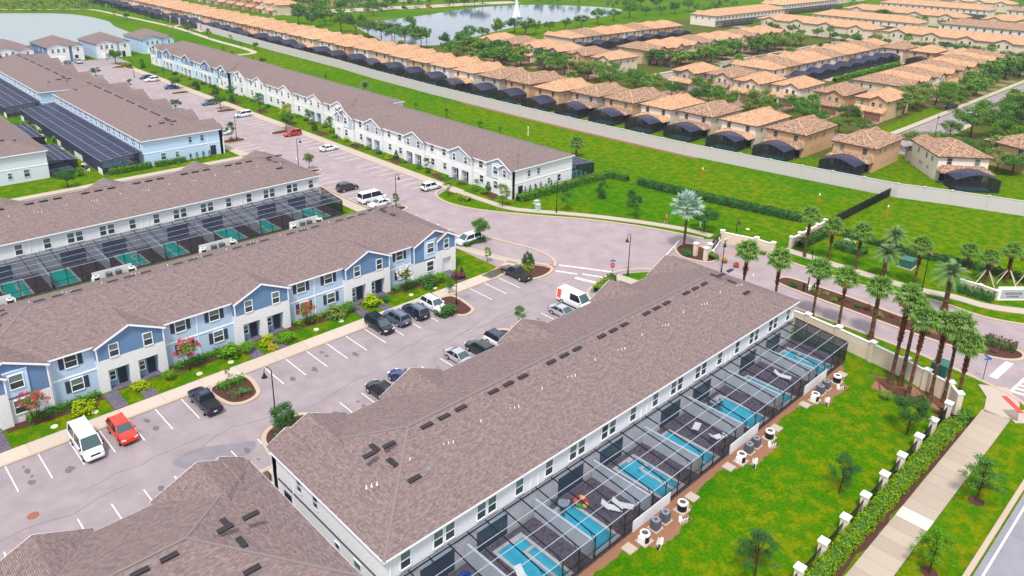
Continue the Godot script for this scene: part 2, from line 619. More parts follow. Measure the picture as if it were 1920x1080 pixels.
	for k in range(0, 9):
		part("parking_line", stripe, M.paint_line, lot, Vector3(36.9 + 2.96 * k, 0.018, -66.4))
	for k in range(0, 5):
		part("parking_line", stripe, M.paint_line, lot, Vector3(67.4 + 2.96 * k, 0.018, -66.4))
	var cross := boxmesh(Vector3(5.0, 0.006, 0.11), false)
	for z in range(0, 56):
		var zz := -126.2 - 2.96 * z
		var east := absf(zz + 219.5) > 2.6 and absf(zz + 186.3) > 2.6 and absf(zz + 150.0) > 2.2 and absf(zz + 253.0) > 2.6
		if east and zz > -300:
			part("parking_line", cross, M.paint_line, main, Vector3(95.6, 0.014, zz))
		var west := absf(zz + 186.0) > 2.6 and absf(zz + 221.0) > 2.6 and absf(zz + 160.0) > 11.0
		if west and zz > -300:
			part("parking_line", cross, M.paint_line, main, Vector3(82.2, 0.014, zz))
	for k in 5:
		part("parking_line", cross, M.paint_line, main, Vector3(82.2, 0.014, -99.6 - 3.3 * k))
	# the crossing and the stop line where the car park meets the main road
	var line := func(a: Vector2, c: Vector2, w: float) -> void:
		var l := MB.new()
		l.ribbon([a, c], w, 0.014, 0.02)
		part("road_marking", l.mesh(), M.paint_line, main)
	for s in [[[Vector2(87.76, -78.74), Vector2(92.20, -71.18)], 0.35], [[Vector2(85.66, -77.49), Vector2(87.34, -74.37)], 0.35], [[Vector2(87.99, -73.80), Vector2(89.51, -70.84)], 0.35], [[Vector2(86.02, -73.64), Vector2(87.08, -70.33)], 0.6], [[Vector2(103.53, -18.66), Vector2(109.24, -18.33)], 0.9], [[Vector2(101.08, -16.21), Vector2(106.90, -15.79)], 0.35], [[Vector2(98.29, -13.35), Vector2(103.37, -13.37)], 0.35]]:
		line.call(s[0][0], s[0][1], s[1])
	for k in 5:
		var a: Vector2 = Vector2(101.13, -16.17)
		var c: Vector2 = Vector2(106.32, -15.82)
		var o := a.lerp(c, 0.12 + 0.22 * k)
		line.call(o, o + Vector2(0.5, 2.6), 0.42)
	var o2 := MB.new()
	o2.ribbon([Vector2(110.52, -62.29), Vector2(117.47, -62.75)], 0.3, 0.014, 0.02)
	part("road_marking", o2.mesh(), M.orange_line, main)
	var edge := MB.new()
	edge.ribbon([Vector2(-60, -9.1), Vector2(93, -9.1)], 0.18, 0.02, 0.028)
	struct("edge_line", edge.mesh(), M.paint_line)
	var cover := MB.new()
	cover.tube(Vector3.ZERO, Vector3(0, 0.03, 0), 0.5, 0.5, 18)
	cover.tube(Vector3(0, 0.02, 0), Vector3(0, 0.04, 0), 0.36, 0.34, 18)
	tag(part("manhole_cover", cover.mesh(), M.terracotta, self, v3(Vector2(9.08, -72.15), 0.012)), "round rusty manhole cover in the car park near the bottom left roof", "manhole cover")
	var patch := MB.new()
	patch.prism(smooth_line([Vector2(21.42, -71.11), Vector2(22.96, -71.80), Vector2(25.03, -71.35), Vector2(27.53, -69.79), Vector2(29.28, -68.70), Vector2(28.04, -67.16), Vector2(25.55, -68.03), Vector2(22.52, -68.75)], true, 3), 0.012, 0.018)
	struct("asphalt_patch", patch.mesh(), M.asphalt_patch)

	flat("concrete_apron", [Vector2(26.30, -63.87), Vector2(29.74, -63.75), Vector2(28.84, -60.26), Vector2(26.62, -60.92)], 0.03, "concrete")
	# verges of drier grass beside the right hand pavement and along the foot of the long wall
	var dry := func(x0: float, x1: float, z0: float, z1: float, y: float, lean: Vector2) -> void:
		var p := MB.new()
		var nx := int((x1 - x0) / 1.2)
		var nz := maxi(2, int((z1 - z0) / 0.8))
		var at := func(i: int, k: int) -> Vector3:
			var fz := float(k) / nz
			return Vector3(lerpf(x0, x1, float(i) / nx) + lean.x * fz, y, lerpf(z0, z1, fz) + lean.y * float(i) / nx)
		for i in nx:
			for k in nz:
				var a: Vector3 = at.call(i, k)
				p.col = Color(1.15, 0.92, 1.2).lerp(Color(2.3, 1.28, 6.0), clampf(0.55 + 1.2 * n2.get_noise_2d(a.x * 2.0, a.z * 3.0), 0, 1))
				p.quad(a, at.call(i + 1, k), at.call(i + 1, k + 1), at.call(i, k + 1))
		struct("grass_verge", p.mesh(), M.grass)
	dry.call(40.0, 93.0, -18.6, -17.3, 0.012, Vector2.ZERO)
	dry.call(40.0, 95.0, -14.4, -10.3, 0.012, Vector2.ZERO)
	var foot := MB.new()
	foot.ribbon([Vector2(160.2, -100), Vector2(158.2, -135), Vector2(157.4, -160), Vector2(157.0, -185)], 1.3, 0.01, 0.015)
	struct("bare_earth", foot.mesh(), M.dirt)
	flat("estate_ground", [Vector2(184, -70), Vector2(196, -82), Vector2(430, -90), Vector2(430, -290), Vector2(260, -270), Vector2(184, -400)], 0.006, "yard")
	flat("estate_ground", [Vector2(225, -66), Vector2(430, -66), Vector2(430, -20), Vector2(225, -30)], 0.006, "yard")
	# stains where cars stand, and sealed cracks
	for k in 46:
		var x: float = [8.9, 37.0, 17.86, 36.9, 67.4][k % 5] + 2.96 * (rng.randi() % 7) + 1.48 + rng.randf_range(-0.3, 0.3)
		var z: float = (-78.6 if k % 5 < 2 else -66.4) + rng.randf_range(-1.8, 1.8)
		var pts := []
		var r := rng.randf_range(0.15, 0.5)
		for i in 9:
			pts.append(Vector2(x, z) + Vector2(cos(i * TAU / 9) * r * rng.randf_range(0.5, 1.2), sin(i * TAU / 9) * r * rng.randf_range(0.7, 1.9)))
		flat("oil_stain", pts, 0.0155 + 0.0001 * k, "oil_stain", lot)
	for k in 9:
		var p := Vector2(rng.randf_range(0, 78), rng.randf_range(-75, -69.5))
		var pts := [p]
		for i in 7:
			p += Vector2(rng.randf_range(1.0, 2.6), rng.randf_range(-0.7, 0.7))
			pts.append(p)
		var l := MB.new()
		l.ribbon(pts, 0.07, 0.013, 0.0165 + 0.0001 * k)
		struct("sealed_crack", l.mesh(), M.oil_stain, lot)
	# kerbs and pavements
	kerb_line([Vector2(-70, -81.9), Vector2(29.6, -81.9)])
	kerb_line([Vector2(34.4, -81.9), Vector2(63.6, -81.9)])
	kerb_line([Vector2(67.4, -81.9), Vector2(80, -81.9)])
	slabs("sidewalk", Vector2(-30, -83.2), Vector2(80.5, -83.2), 2.2, 4.6, -1, true)
	slabs("sidewalk", Vector2(-30, -62.6), Vector2(84, -62.6), 2.0, 4.6, -1, true)
	kerb_line([Vector2(-70, -63.7), Vector2(82, -63.7)])
	walk([Vector2(27.0, -63.4), Vector2(27.0, -58.0), Vector2(26.0, -56.0)], 2.0)
	walk([Vector2(80.32, -95.83), Vector2(81.07, -90.82), Vector2(82.99, -84.96), Vector2(86.10, -79.35)], 1.7)
	walk([Vector2(82.82, -84.53), Vector2(79.04, -83.59), Vector2(75.45, -82.96)], 2.0)
	walk([Vector2(78.0, -149), Vector2(78.0, -96)], 2.4)
	walk([Vector2(78.4, -300), Vector2(78.4, -170.8)], 2.3)
	walk([Vector2(78.4, -170.8), Vector2(-70, -170.8)], 2.2)
	walk([Vector2(99.6, -310), Vector2(99.6, -118)], 2.6)
	walk(smooth_line([Vector2(99.6, -118), Vector2(99.9, -110), Vector2(100.6, -104.0), Vector2(103.0, -99.8), Vector2(109.0, -91.4), Vector2(114.0, -82.4), Vector2(117.4, -74.2), Vector2(118.3, -69)]), 1.7)
	kerb_line([Vector2(98.3, -318), Vector2(98.3, -122)])
	kerb_line(smooth_line([Vector2(98.3, -122), Vector2(95.2, -120.6), Vector2(93.6, -117), Vector2(93.6, -112.8), Vector2(95.5, -107.0), Vector2(101.3, -98.0), Vector2(107.4, -89.7), Vector2(112.2, -80.7), Vector2(114.6, -74), Vector2(116, -69.3)]), false, 0.5)
	kerb_line([Vector2(79.6, -300), Vector2(79.6, -171.6)])
	kerb_line([Vector2(79.6, -149), Vector2(79.6, -96)])
	kerb_line(smooth_line([Vector2(117.6, -66), Vector2(118.0, -58), Vector2(118.0, -46), Vector2(118.2, -41), Vector2(120.2, -35.4), Vector2(121.2, -30.5), Vector2(120.9, -25), Vector2(123, -19.5), Vector2(128, -11)]), false, 0.45)
	walk(smooth_line([Vector2(122.6, -57), Vector2(122.8, -44), Vector2(123.2, -35.5), Vector2(124.8, -30), Vector2(125.2, -25.5), Vector2(128.4, -20), Vector2(134, -13)]), 2.0)
	kerb_line(smooth_line([Vector2(84, -63.7), Vector2(82.4, -65.4), Vector2(82.4, -67.6), Vector2(84.6, -69.3), Vector2(89.0, -70.4), Vector2(92.1, -70.7), Vector2(94.9, -69.7), Vector2(97.8, -67.2), Vector2(101.4, -58), Vector2(102.6, -46), Vector2(102.6, -29), Vector2(102.2, -25), Vector2(101.4, -18.9), Vector2(99.8, -14.5), Vector2(95, -10)]), false, 0.45)
	walk([Vector2(91.20, -70.15), Vector2(91.61, -67.12), Vector2(92.10, -64.36)], 1.9)
	slabs("sidewalk", Vector2(30, -15.86), Vector2(94.8, -15.86), 2.9, 1.85, 21)
	walk([Vector2(94.7, -15.4), Vector2(98.6, -16.2), Vector2(101.2, -18.0)], 3.4)
	walk([Vector2(95.4, -14.8), Vector2(97.8, -12.4)], 2.6)
	var pad := MB.new()
	pad.ribbon([Vector2(99.67, -16.41), Vector2(97.21, -13.90)], 0.7, 0.1, 0.115)
	struct("tactile_pad", pad.mesh(), M.red_pad)
	for p in [[Vector2(79.42, -84.38), Vector2(80.57, -84.21)], [Vector2(85.38, -79.14), Vector2(86.97, -79.44)]]:
		var l := MB.new()
		l.ribbon(p, 0.8, 0.1, 0.112)
		struct("tactile_pad", l.mesh(), M.red_pad)
	kerb_line([Vector2(-60, -10.1), Vector2(94, -10.1)], false, 0.45)
	# islands
	island([Vector2(30.0, -81.6), Vector2(30.1, -77.8), Vector2(31.2, -76.3), Vector2(33.0, -76.3), Vector2(34.1, -77.6), Vector2(34.2, -81.6)], "mulch")
	island([Vector2(63.7, -81.6), Vector2(63.6, -77.4), Vector2(64.4, -75.7), Vector2(66.0, -75.7), Vector2(67.0, -77), Vector2(67.2, -81.6)], "mulch")
	island([Vector2(30.0, -64.0), Vector2(29.8, -67.4), Vector2(31.0, -69.4), Vector2(33.2, -69.9), Vector2(35.6, -69.6), Vector2(36.3, -67), Vector2(36.2, -64.0)], "mulch")
	island([Vector2(61.2, -64.0), Vector2(61.2, -67.6), Vector2(62.6, -69.0), Vector2(65.4, -69.2), Vector2(66.8, -67), Vector2(66.8, -64.0)], "mulch")
	island([Vector2(83.70, -97.78), Vector2(86.57, -96.29), Vector2(88.29, -90.48), Vector2(89.41, -86.31), Vector2(89.14, -82.24), Vector2(87.93, -79.75), Vector2(86.47, -78.74), Vector2(86.23, -79.23), Vector2(83.29, -85.28), Vector2(81.87, -91.03), Vector2(81.16, -95.10)], "grass")
	island([Vector2(82.46, -83.40), Vector2(84.58, -81.54), Vector2(85.90, -78.68), Vector2(83.57, -77.41), Vector2(80.94, -77.59), Vector2(79.88, -78.79), Vector2(81.20, -80.86)], "mulch")
	for zc in [-219.5, -186.3, -253.0]:
		island([Vector2(98.0, zc - 1.7), Vector2(94.6, zc - 1.8), Vector2(92.9, zc - 0.9), Vector2(92.6, zc + 0.8), Vector2(94.4, zc + 1.7), Vector2(98.0, zc + 1.6)], "mulch")
	for zc in [-186.0, -221.0]:
		island([Vector2(79.9, zc - 1.7), Vector2(83.4, zc - 1.8), Vector2(85.0, zc - 0.9), Vector2(85.1, zc + 0.8), Vector2(83.5, zc + 1.7), Vector2(79.9, zc + 1.6)], "mulch")
	island([Vector2(79.9, -151.6), Vector2(84.2, -151.6), Vector2(86.0, -150.4), Vector2(84.2, -149.2), Vector2(79.9, -149.2)], "mulch")
	island([Vector2(79.9, -119.4), Vector2(84.6, -119.2), Vector2(85.6, -118), Vector2(84.6, -116.8), Vector2(79.9, -116.6)], "mulch")
	island([Vector2(93.87, -312.72), Vector2(97.49, -309.96), Vector2(99.42, -305.59), Vector2(101.25, -313.07), Vector2(97.56, -315.86)], "mulch")
	island([Vector2(106.0, -66.4), Vector2(107.4, -62.9), Vector2(109.8, -62.5), Vector2(111.3, -64.2), Vector2(112.4, -68.0), Vector2(111.2, -70.2), Vector2(108.6, -70.2), Vector2(106.8, -68.6)], "mulch")
	island([Vector2(109.7, -51.6), Vector2(108.6, -50.2), Vector2(108.2, -45.1), Vector2(108.0, -38.4), Vector2(107.8, -30.8), Vector2(108.1, -24.0), Vector2(109.4, -19.2), Vector2(111.7, -17.4), Vector2(113.5, -18.4), Vector2(112.5, -22), Vector2(112.1, -25.2), Vector2(111.8, -32.2), Vector2(112.4, -40.4), Vector2(112.3, -47.2), Vector2(111.8, -51.0)], "mulch")
	# lakes and the path round them
	raised("lake", smooth_line([Vector2(60, -560), Vector2(112, -533), Vector2(136, -512), Vector2(142, -470), Vector2(137, -440), Vector2(134, -405), Vector2(128, -392), Vector2(60, -395), Vector2(-20, -420), Vector2(-20, -560)], true, 4), 0.03, "lake_water_pale")
	raised("lake", smooth_line([Vector2(Vector2(245.22, -379.93).x, Vector2(245.22, -379.93).y), Vector2(223.70, -331.67), Vector2(215.80, -300.51), Vector2(232.90, -288.18), Vector2(257.80, -297.83), Vector2(306.21, -317.49), Vector2(352.53, -323.99), Vector2(401.74, -327.32), Vector2(443.42, -349.65), Vector2(440.15, -378.91), Vector2(408.36, -412.70), Vector2(357.12, -412.62), Vector2(307.51, -396.09), Vector2(277.00, -387.67)], true, 4), 0.03, "lake_water")
	walk(smooth_line([Vector2(110.82, -559.37), Vector2(135.63, -543.72), Vector2(153.37, -532.53), Vector2(156.75, -486.96), Vector2(159.32, -437.87), Vector2(159.41, -409.77), Vector2(155.66, -363.37), Vector2(155.16, -340.11), Vector2(154.30, -322.90), Vector2(151.60, -315.49), Vector2(143.09, -314.54)]), 2.6)
	walk(smooth_line([Vector2(157.65, -419.12), Vector2(167.58, -426.45), Vector2(163.65, -393.75)]), 2.2)
	# streets' pavements in the tan estate
	for x in [201.6, 212.4]:
		walk([Vector2(x, -600), Vector2(x, -84)], 1.8)
	walk(smooth_line([Vector2(212.4, -84), Vector2(216, -80), Vector2(228, -78.4), Vector2(300, -78.4), Vector2(415, -78.4)]), 1.9)
	walk([Vector2(226, -67.5), Vector2(415, -67.5)], 1.9)
	walk([Vector2(290, -128.2), Vector2(362, -128.2)], 5.0)
	for z in [-166.6, -177.6]:
		walk([Vector2(246, z), Vector2(418, z)], 1.8)
	# bare strips
	var mulch_strip := func(a: Vector2, c: Vector2, w: float, m: String) -> void:
		var l := MB.new()
		var pts := []
		for k in 25:
			pts.append(a.lerp(c, k / 24.0) + Vector2(0, rng.randf_range(-0.25, 0.25)))
		l.ribbon(pts, w, 0.0, 0.02)
		struct("bare_earth", l.mesh(), M[m])
	var ms := []
	for k in 134:
		var x := 25.0 + k * 0.5
		var near := 9.0
		for c in [51.4, 68.0, 84.6]:
			near = minf(near, absf(x - c))
		ms.append(Vector2(x, -31.7 + 0.5 * n1.get_noise_1d(x * 9.0) + (1.5 if near < 3.0 else (0.5 if near < 4.6 else -0.5)) + rng.randf_range(-0.12, 0.12)))
	ms.append(Vector2(92, -33.2))
	ms.append(Vector2(25, -33.2))
	flat("bare_earth", ms, 0.02, "dirt")
	mulch_strip.call(Vector2(54, -18.3), Vector2(89, -18.0), 1.5, "mulch")
	mulch_strip.call(Vector2(91.2, -28.4), Vector2(92.6, -21), 3.4, "dirt")
	mulch_strip.call(Vector2(89.4, -19.2), Vector2(92.6, -17.9), 2.4, "mulch")


func window_meshes(w: float, h: float) -> Array:
	# frame with mullion, lower pane, upper pane; centred in x, standing on y = 0, facing +z
	var key := "win%.2f_%.2f" % [w, h]
	if not cache.has(key):
		var f := MB.new()
		var t := 0.09
		f.box(Vector3(-w / 2 - t, -t, 0), Vector3(-w / 2, h + t, 0.09))
		f.box(Vector3(w / 2, -t, 0), Vector3(w / 2 + t, h + t, 0.09))
		f.box(Vector3(-w / 2, -t, 0), Vector3(w / 2, 0, 0.11))
		f.box(Vector3(-w / 2, h, 0), Vector3(w / 2, h + t, 0.09))
		f.box(Vector3(-w / 2, h / 2 - 0.035, 0.02), Vector3(w / 2, h / 2 + 0.035, 0.07))
		var p := MB.new()
		p.box(Vector3(-w / 2, 0, 0.0), Vector3(w / 2, h / 2 - 0.035, 0.03))
		var u := MB.new()
		u.box(Vector3(-w / 2, h / 2 + 0.035, 0.0), Vector3(w / 2, h, 0.04))
		cache[key] = [f.mesh(), p.mesh(), u.mesh()]
	return cache[key]


func window(parent: Node, at: Vector3, w: float, h: float, turn := 0.0, shutters := false, detail := true, frame := "trim") -> void:
	var ms := window_meshes(w, h)
	var o := part("window", ms[0], M[frame], parent, at, turn)
	part("pane", ms[1], M.pane, o)
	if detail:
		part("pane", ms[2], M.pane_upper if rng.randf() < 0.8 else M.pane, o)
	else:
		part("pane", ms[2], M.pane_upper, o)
	if shutters:
		var key := "shut%.2f" % h
		if not cache.has(key):
			var s := MB.new()
			s.box(Vector3(-0.25, 0, 0), Vector3(0.25, h, 0.05))
			for k in 9:
				s.box(Vector3(-0.21, 0.08 + k * (h - 0.16) / 9, 0.05), Vector3(0.21, 0.08 + (k + 0.6) * (h - 0.16) / 9, 0.065))
			cache[key] = s.mesh()
		for s in [-1, 1]:
			part("shutter", cache[key], M.shutter, o, Vector3(s * (w / 2 + 0.38), 0, 0))


# One row of townhouses. Local axes: x along the row from 0, the front wall at z = 0 facing +z, the back wall at z = -18.
# o: units, walls, gable, lower (front base colour), detail, vents
func townhouse(called: String, label: String, at: Vector3, turn: float, o: Dictionary) -> Node3D:
	var t := thing(called, label, "townhouse row", at, turn, "")
	var n: int = o.units
	var len := n * U
	var d := 18.0
	var e := 6.02
	var wall: Material = M[o.walls]
	var det: bool = o.get("detail", true)
	# walls: front, back and two ends of one shell, base course and belt between the floors
	var b := MB.new()
	b.box(Vector3(0.12, 0, -d + 0.25), Vector3(len - 0.12, e, -0.25))
	part("wall", b.mesh(), wall, t)
	var belt := MB.new()
	belt.box(Vector3(0.06, 2.98, -d + 0.19), Vector3(len - 0.06, 3.16, -0.19))
	part("belt_course", belt.mesh(), M[o.get("belt", "trim")], t)
	# hipped roof with overhang and white fascia
	var rise := 3.1
	var ov := 0.32
	var lo := Vector2(-ov, -d - ov + 0.15)
	var hi := Vector2(len + ov, ov - 0.15)
	var run := (hi.y - lo.y) / 2
	var zr := (hi.y + lo.y) / 2
	var y0 := e + 0.1
	var p := [Vector3(lo.x, y0, lo.y), Vector3(hi.x, y0, lo.y), Vector3(hi.x, y0, hi.y), Vector3(lo.x, y0, hi.y), Vector3(lo.x + run, y0 + rise, zr), Vector3(hi.x - run, y0 + rise, zr)]
	var r := MB.new()
	r.quad(p[0], p[1], p[5], p[4])
	r.quad(p[2], p[3], p[4], p[5])
	r.tri(p[3], p[0], p[4])
	r.tri(p[1], p[2], p[5])
	r.quad(p[0], p[3], p[2], p[1])
	var sl := rise / run
	# gables: [centre, half width, peak height, stand-off, bay: 0 twin porch, 1 box window, 2 end porch, mirror]
	var gs := []
	for k in range(2, n - 1, 2):
		gs.append([k * U + 0.2, 3.85, 7.75, 0.45, 0, 1])
	gs.append([len - 4.05, 4.05, 7.8, 0.4, 1, 1])
	gs.append([len - 1.95, 1.95, 7.05, 0.75, 2, 1])
	gs.append([4.05, 4.05, 7.8, 0.4, 1, -1])
	gs.append([1.95, 1.95, 7.05, 0.75, 2, -1])
	for g in gs:
		var c: float = g[0]
		var hw: float = g[1]
		var pk: float = g[2]
		var so: float = g[3]
		var zb := hi.y - (pk - y0) / sl - 0.3
		var ey := y0 + 0.02
		r.quad(Vector3(c, pk + 0.12, so + 0.3), Vector3(c - hw - 0.2, ey - 0.1, so + 0.3), Vector3(c - hw - 0.2, ey - 0.1, hi.y - 0.3), Vector3(c, pk + 0.12, zb))
		r.quad(Vector3(c, pk + 0.12, so + 0.3), Vector3(c, pk + 0.12, zb), Vector3(c + hw + 0.2, ey - 0.1, hi.y - 0.3), Vector3(c + hw + 0.2, ey - 0.1, so + 0.3))
		if g[4] > 0:
			# where an end gable runs into the hip its roof falls away behind
			for s in [-1, 1]:
				r.tri(Vector3(c, pk + 0.12, zb), Vector3(c + s * (hw + 0.2), ey - 0.1, hi.y - 0.3), Vector3(c, pk - 1.0, zb - 2.6))
	var roof := part("roof", r.mesh(), M[o.get("roof", "shingle")], t)
	var cap := MB.new()
	for k in [[4, 5], [4, 0], [4, 3], [5, 1], [5, 2]]:
		cap.bar(p[k[0]] + Vector3(0, 0.0, 0), p[k[1]] + Vector3(0, 0.0, 0), 0.24, 0.05)
	part("ridge_cap", cap.mesh(), M.ridge_cap, roof)
	var fa := MB.new()
	for k in 4:
		fa.bar(p[k] + Vector3(0, -0.11, 0), p[(k + 1) % 4] + Vector3(0, -0.11, 0), 0.05, 0.2)
	part("fascia", fa.mesh(), M.trim, roof)
	# roof vents in threes near the ridge on the back slope, and pipe stubs
	if o.get("vents", true):
		var vm := MB.new()
		vm.quad(Vector3(-0.62, 0.02, 0.2), Vector3(0.62, 0.02, 0.2), Vector3(0.62, 0.2, -0.25), Vector3(-0.62, 0.2, -0.25))
		vm.box(Vector3(-0.62, 0, -0.27), Vector3(0.62, 0.2, -0.22))
		vm.quad(Vector3(-0.62, 0, 0.2), Vector3(-0.62, 0.02, 0.2), Vector3(-0.62, 0.2, -0.25), Vector3(-0.62, 0, -0.25))
		vm.quad(Vector3(0.62, 0, -0.25), Vector3(0.62, 0.2, -0.25), Vector3(0.62, 0.02, 0.2), Vector3(0.62, 0, 0.2))
		var vmesh := vm.mesh()
		var pm := MB.new()
		pm.tube(Vector3(0, -0.1, 0), Vector3(0, 0.22, 0), 0.045, 0.045, 7)
		pm.tube(Vector3(0, -0.1, 0), Vector3(0, 0.06, 0), 0.1, 0.06, 7, false)
		var pmesh := pm.mesh()
		for k in n:
			for j in 3:
				if (k == 0 and j == 0) or (k == n - 1 and j == 2):
					continue
				var x := k * U + U / 2 + (j - 1) * 2.05
				var q := part("roof_vent", vmesh, M.vent, roof, Vector3(x, y0 + rise - 0.75 * sl + 0.03, zr - 0.75))
				q.rotation.x = -atan(sl)
			if det:
				for j in 3:
					part("vent_pipe", pmesh, M.white_plastic, roof, Vector3(k * U + 5.2 + j * 0.45, y0 + rise - 3.4 * sl, zr - 3.4 + j * 0.12))
				part("vent_pipe", pmesh, M.white_plastic, roof, Vector3(k * U + 1.4, y0 + rise - 2.9 * sl, zr - 2.9))
		for en in [1, -1]:
			for dz in [0.6, -2.1]:
				var q := part("roof_vent", vmesh, M.vent, roof, Vector3(lo.x + 6.0 if en > 0 else hi.x - 6.0, y0 + 6.0 * sl + 0.03, zr + dz))
				q.rotation = Vector3(-atan(sl), en * PI / 2, 0)
			var q2 := part("roof_vent", vmesh, M.vent, roof, Vector3(lo.x + 6.4 if en > 0 else hi.x - 6.4, y0 + 4.6 * sl + 0.03, lo.y + 4.6))
			q2.rotation.x = -atan(sl)
	# front
	for g in gs:
		var c: float = g[0]
		var hw: float = g[1]
		var pk: float = g[2]
		var so: float = g[3]
		var mir: float = g[5]
		var ey := y0 - 0.1
		var z := so
		var split := 4.15 if g[4] != 1 else 3.07
		# upper panel with the pointed top
		var f := MB.new()
		var pts := [Vector2(c - hw, split), Vector2(c + hw, split), Vector2(c + hw, ey), Vector2(c, pk), Vector2(c - hw, ey)]
		for k in range(1, 4):
			f.tri(Vector3(pts[0].x, pts[0].y, z), Vector3(pts[k + 1].x, pts[k + 1].y, z), Vector3(pts[k].x, pts[k].y, z))
		for s in [c - hw, c + hw]:
			f.quad(Vector3(s, split, z), Vector3(s, ey, z), Vector3(s, ey, -0.3), Vector3(s, split, -0.3))
		var gable := part("gable", f.mesh(), M[o.gable], t)
		var tr := MB.new()
		tr.bar(Vector3(c - hw - 0.2, ey - 0.12, z + 0.31), Vector3(c, pk, z + 0.31), 0.05, 0.22)
		tr.bar(Vector3(c, pk, z + 0.31), Vector3(c + hw + 0.2, ey - 0.12, z + 0.31), 0.05, 0.22)
		for s in [c - hw + 0.08, c + hw - 0.08]:
			tr.box(Vector3(s - 0.08, split, z), Vector3(s + 0.08, ey + 0.05, z + 0.04))
		part("gable_trim", tr.mesh(), M.trim, gable)
		# the base below it, with porch openings
		var w := MB.new()
		var ops := []
		if g[4] == 0:
			ops = [[c - 2.85, c - 0.5], [c + 0.5, c + 2.85]]
		elif g[4] == 2:
			ops = [[c - 0.85 + 0.1 * mir, c + 0.85 + 0.1 * mir]]
		var ph := 2.65
		var x := c - hw
		for op in ops:
			w.box(Vector3(x, 0, -0.25), Vector3(op[0], ph, z + 0.003))
			x = op[1]
		w.box(Vector3(x, 0, -0.25), Vector3(c + hw, ph, z + 0.003))
		w.box(Vector3(c - hw, ph, -0.25), Vector3(c + hw, split, z + 0.003))
		part("porch_front", w.mesh(), M[o.lower], t)
		for op in ops:
			var x0: float = op[0]
			var x1: float = op[1]
			var xm := (x0 + x1) / 2
			var inn := MB.new()
			inn.box(Vector3(x0, 0.12, -0.245), Vector3(x1, ph, -0.2))
			part("porch_wall", inn.mesh(), M.porch_wall, t)
			var fl := MB.new()
			fl.box(Vector3(x0, 0, -0.2), Vector3(x1, 0.14, z + 0.5))
			part("porch_floor", fl.mesh(), M.porch_floor, t)
			part("door", boxmesh(Vector3(0.95, 2.1, 0.06)), M.door, t, Vector3(xm + 0.45, 0.14, -0.17))
			if det:
				window(t, Vector3(x0 + 0.55, 1.0, -0.2), 0.6, 1.1)
		# windows in the gable
		if g[4] == 0:
			window(gable, Vector3(c - 1.9, 4.3, z), 0.95, 1.55, 0, false, det)
			window(gable, Vector3(c + 1.95, 4.3, z), 0.95, 1.55, 0, false, det)
		elif g[4] == 2:
			window(gable, Vector3(c, 4.35, z), 0.9, 1.5, 0, false, det)
		else:
			var cx := c - 0.9 * mir
			var bay := MB.new()
			bay.box(Vector3(cx - 1.15, 3.35, z), Vector3(cx + 1.15, 6.3, z + 0.14))
			bay.box(Vector3(cx - 1.2, 6.3, z), Vector3(cx + 1.2, 6.42, z + 0.2))
			part("bay_frame", bay.mesh(), M[o.get("bay", "pale_wall")], gable)
			window(gable, Vector3(cx, 4.3, z + 0.14), 1.25, 1.6, 0, false, det)
			window(t, Vector3(cx, 1.15, z + 0.003), 1.25, 1.6, 0, false, det)
	# windows with shutters between the gables
	var sh: bool = o.get("shutters", true)
	for k in range(0, n):
		var c := k * U
		var xs := []
		if k % 2 == 1:
			xs = [2.3] if k < n - 1 else []
		else:
			xs = [U - 2.3 + 0.3] if k > 0 else []
		if k == 1:
			xs = [2.2]
		for x in xs:
			window(t, Vector3(c + x, 4.3, -0.25), 1.2, 1.5, 0, sh, det)
			window(t, Vector3(c + x + 0.25, 1.15, -0.25), 1.2, 1.5, 0, sh, det)
		if det and k > 0:
			var ds := MB.new()
			ds.box(Vector3(c - 0.05, 0, -0.25), Vector3(c + 0.05, e, -0.17))
			if k % 2 == 1:
				part("downspout", ds.mesh(), M.trim, t)
	# back: single and double windows upstairs, sliding doors below, mirrored from unit to unit
	for k in n:
		var c := k * U
		var m := k % 2 == 0
		for x in [1.95, 5.3, 6.55]:
			window(t, Vector3(c + (x if m else U - x), 3.85, -d + 0.25), 0.95, 1.6, PI, false, det)
		if o.get("pools", true):
			var xd := c + (5.2 if m else U - 5.2)
			part("sliding_door", boxmesh(Vector3(3.6, 2.3, 0.08)), M.pane, t, Vector3(xd, 0.3, -d + 0.22))
			part("lanai_shade", boxmesh(Vector3(3.9, 0.35, 0.1)), M.pale_wall, t, Vector3(xd, 2.62, -d + 0.2))
		if det:
			part("downspout", boxmesh(Vector3(0.09, 3.0, 0.08)), M.trim, t, Vector3(c + (0.5 if m else U - 0.5), 3.2, -d + 0.21))
	# ends
	for s in [0, 1]:
		var x := 0.12 if s == 0 else len - 0.12
		var tn := -PI / 2 if s == 0 else PI / 2
		for q in [[-4.4, 4.0, 0.75, 1.3], [-7.2, 4.0, 0.75, 1.3], [-10.5, 1.2, 0.7, 1.2], [-13.6, 1.1, 1.0, 1.5]]:
			window(t, Vector3(x, q[1], q[0]), q[2], q[3], tn, false, det, "pale_wall")
		part("end_door", boxmesh(Vector3(1.3, 2.3, 0.06)), M.door, t, Vector3(x + (-0.03 if s == 0 else 0.03), 0.1, -2.0), tn)
		var bt := MB.new()
		bt.box(Vector3(x - 0.07, 0, -0.33), Vector3(x + 0.07, e, -0.19))
		bt.box(Vector3(x - 0.07, 0, -3.2), Vector3(x + 0.07, e, -3.1))
		part("corner_board", bt.mesh(), M[o.get("end_trim", "trim")], t)
	return t


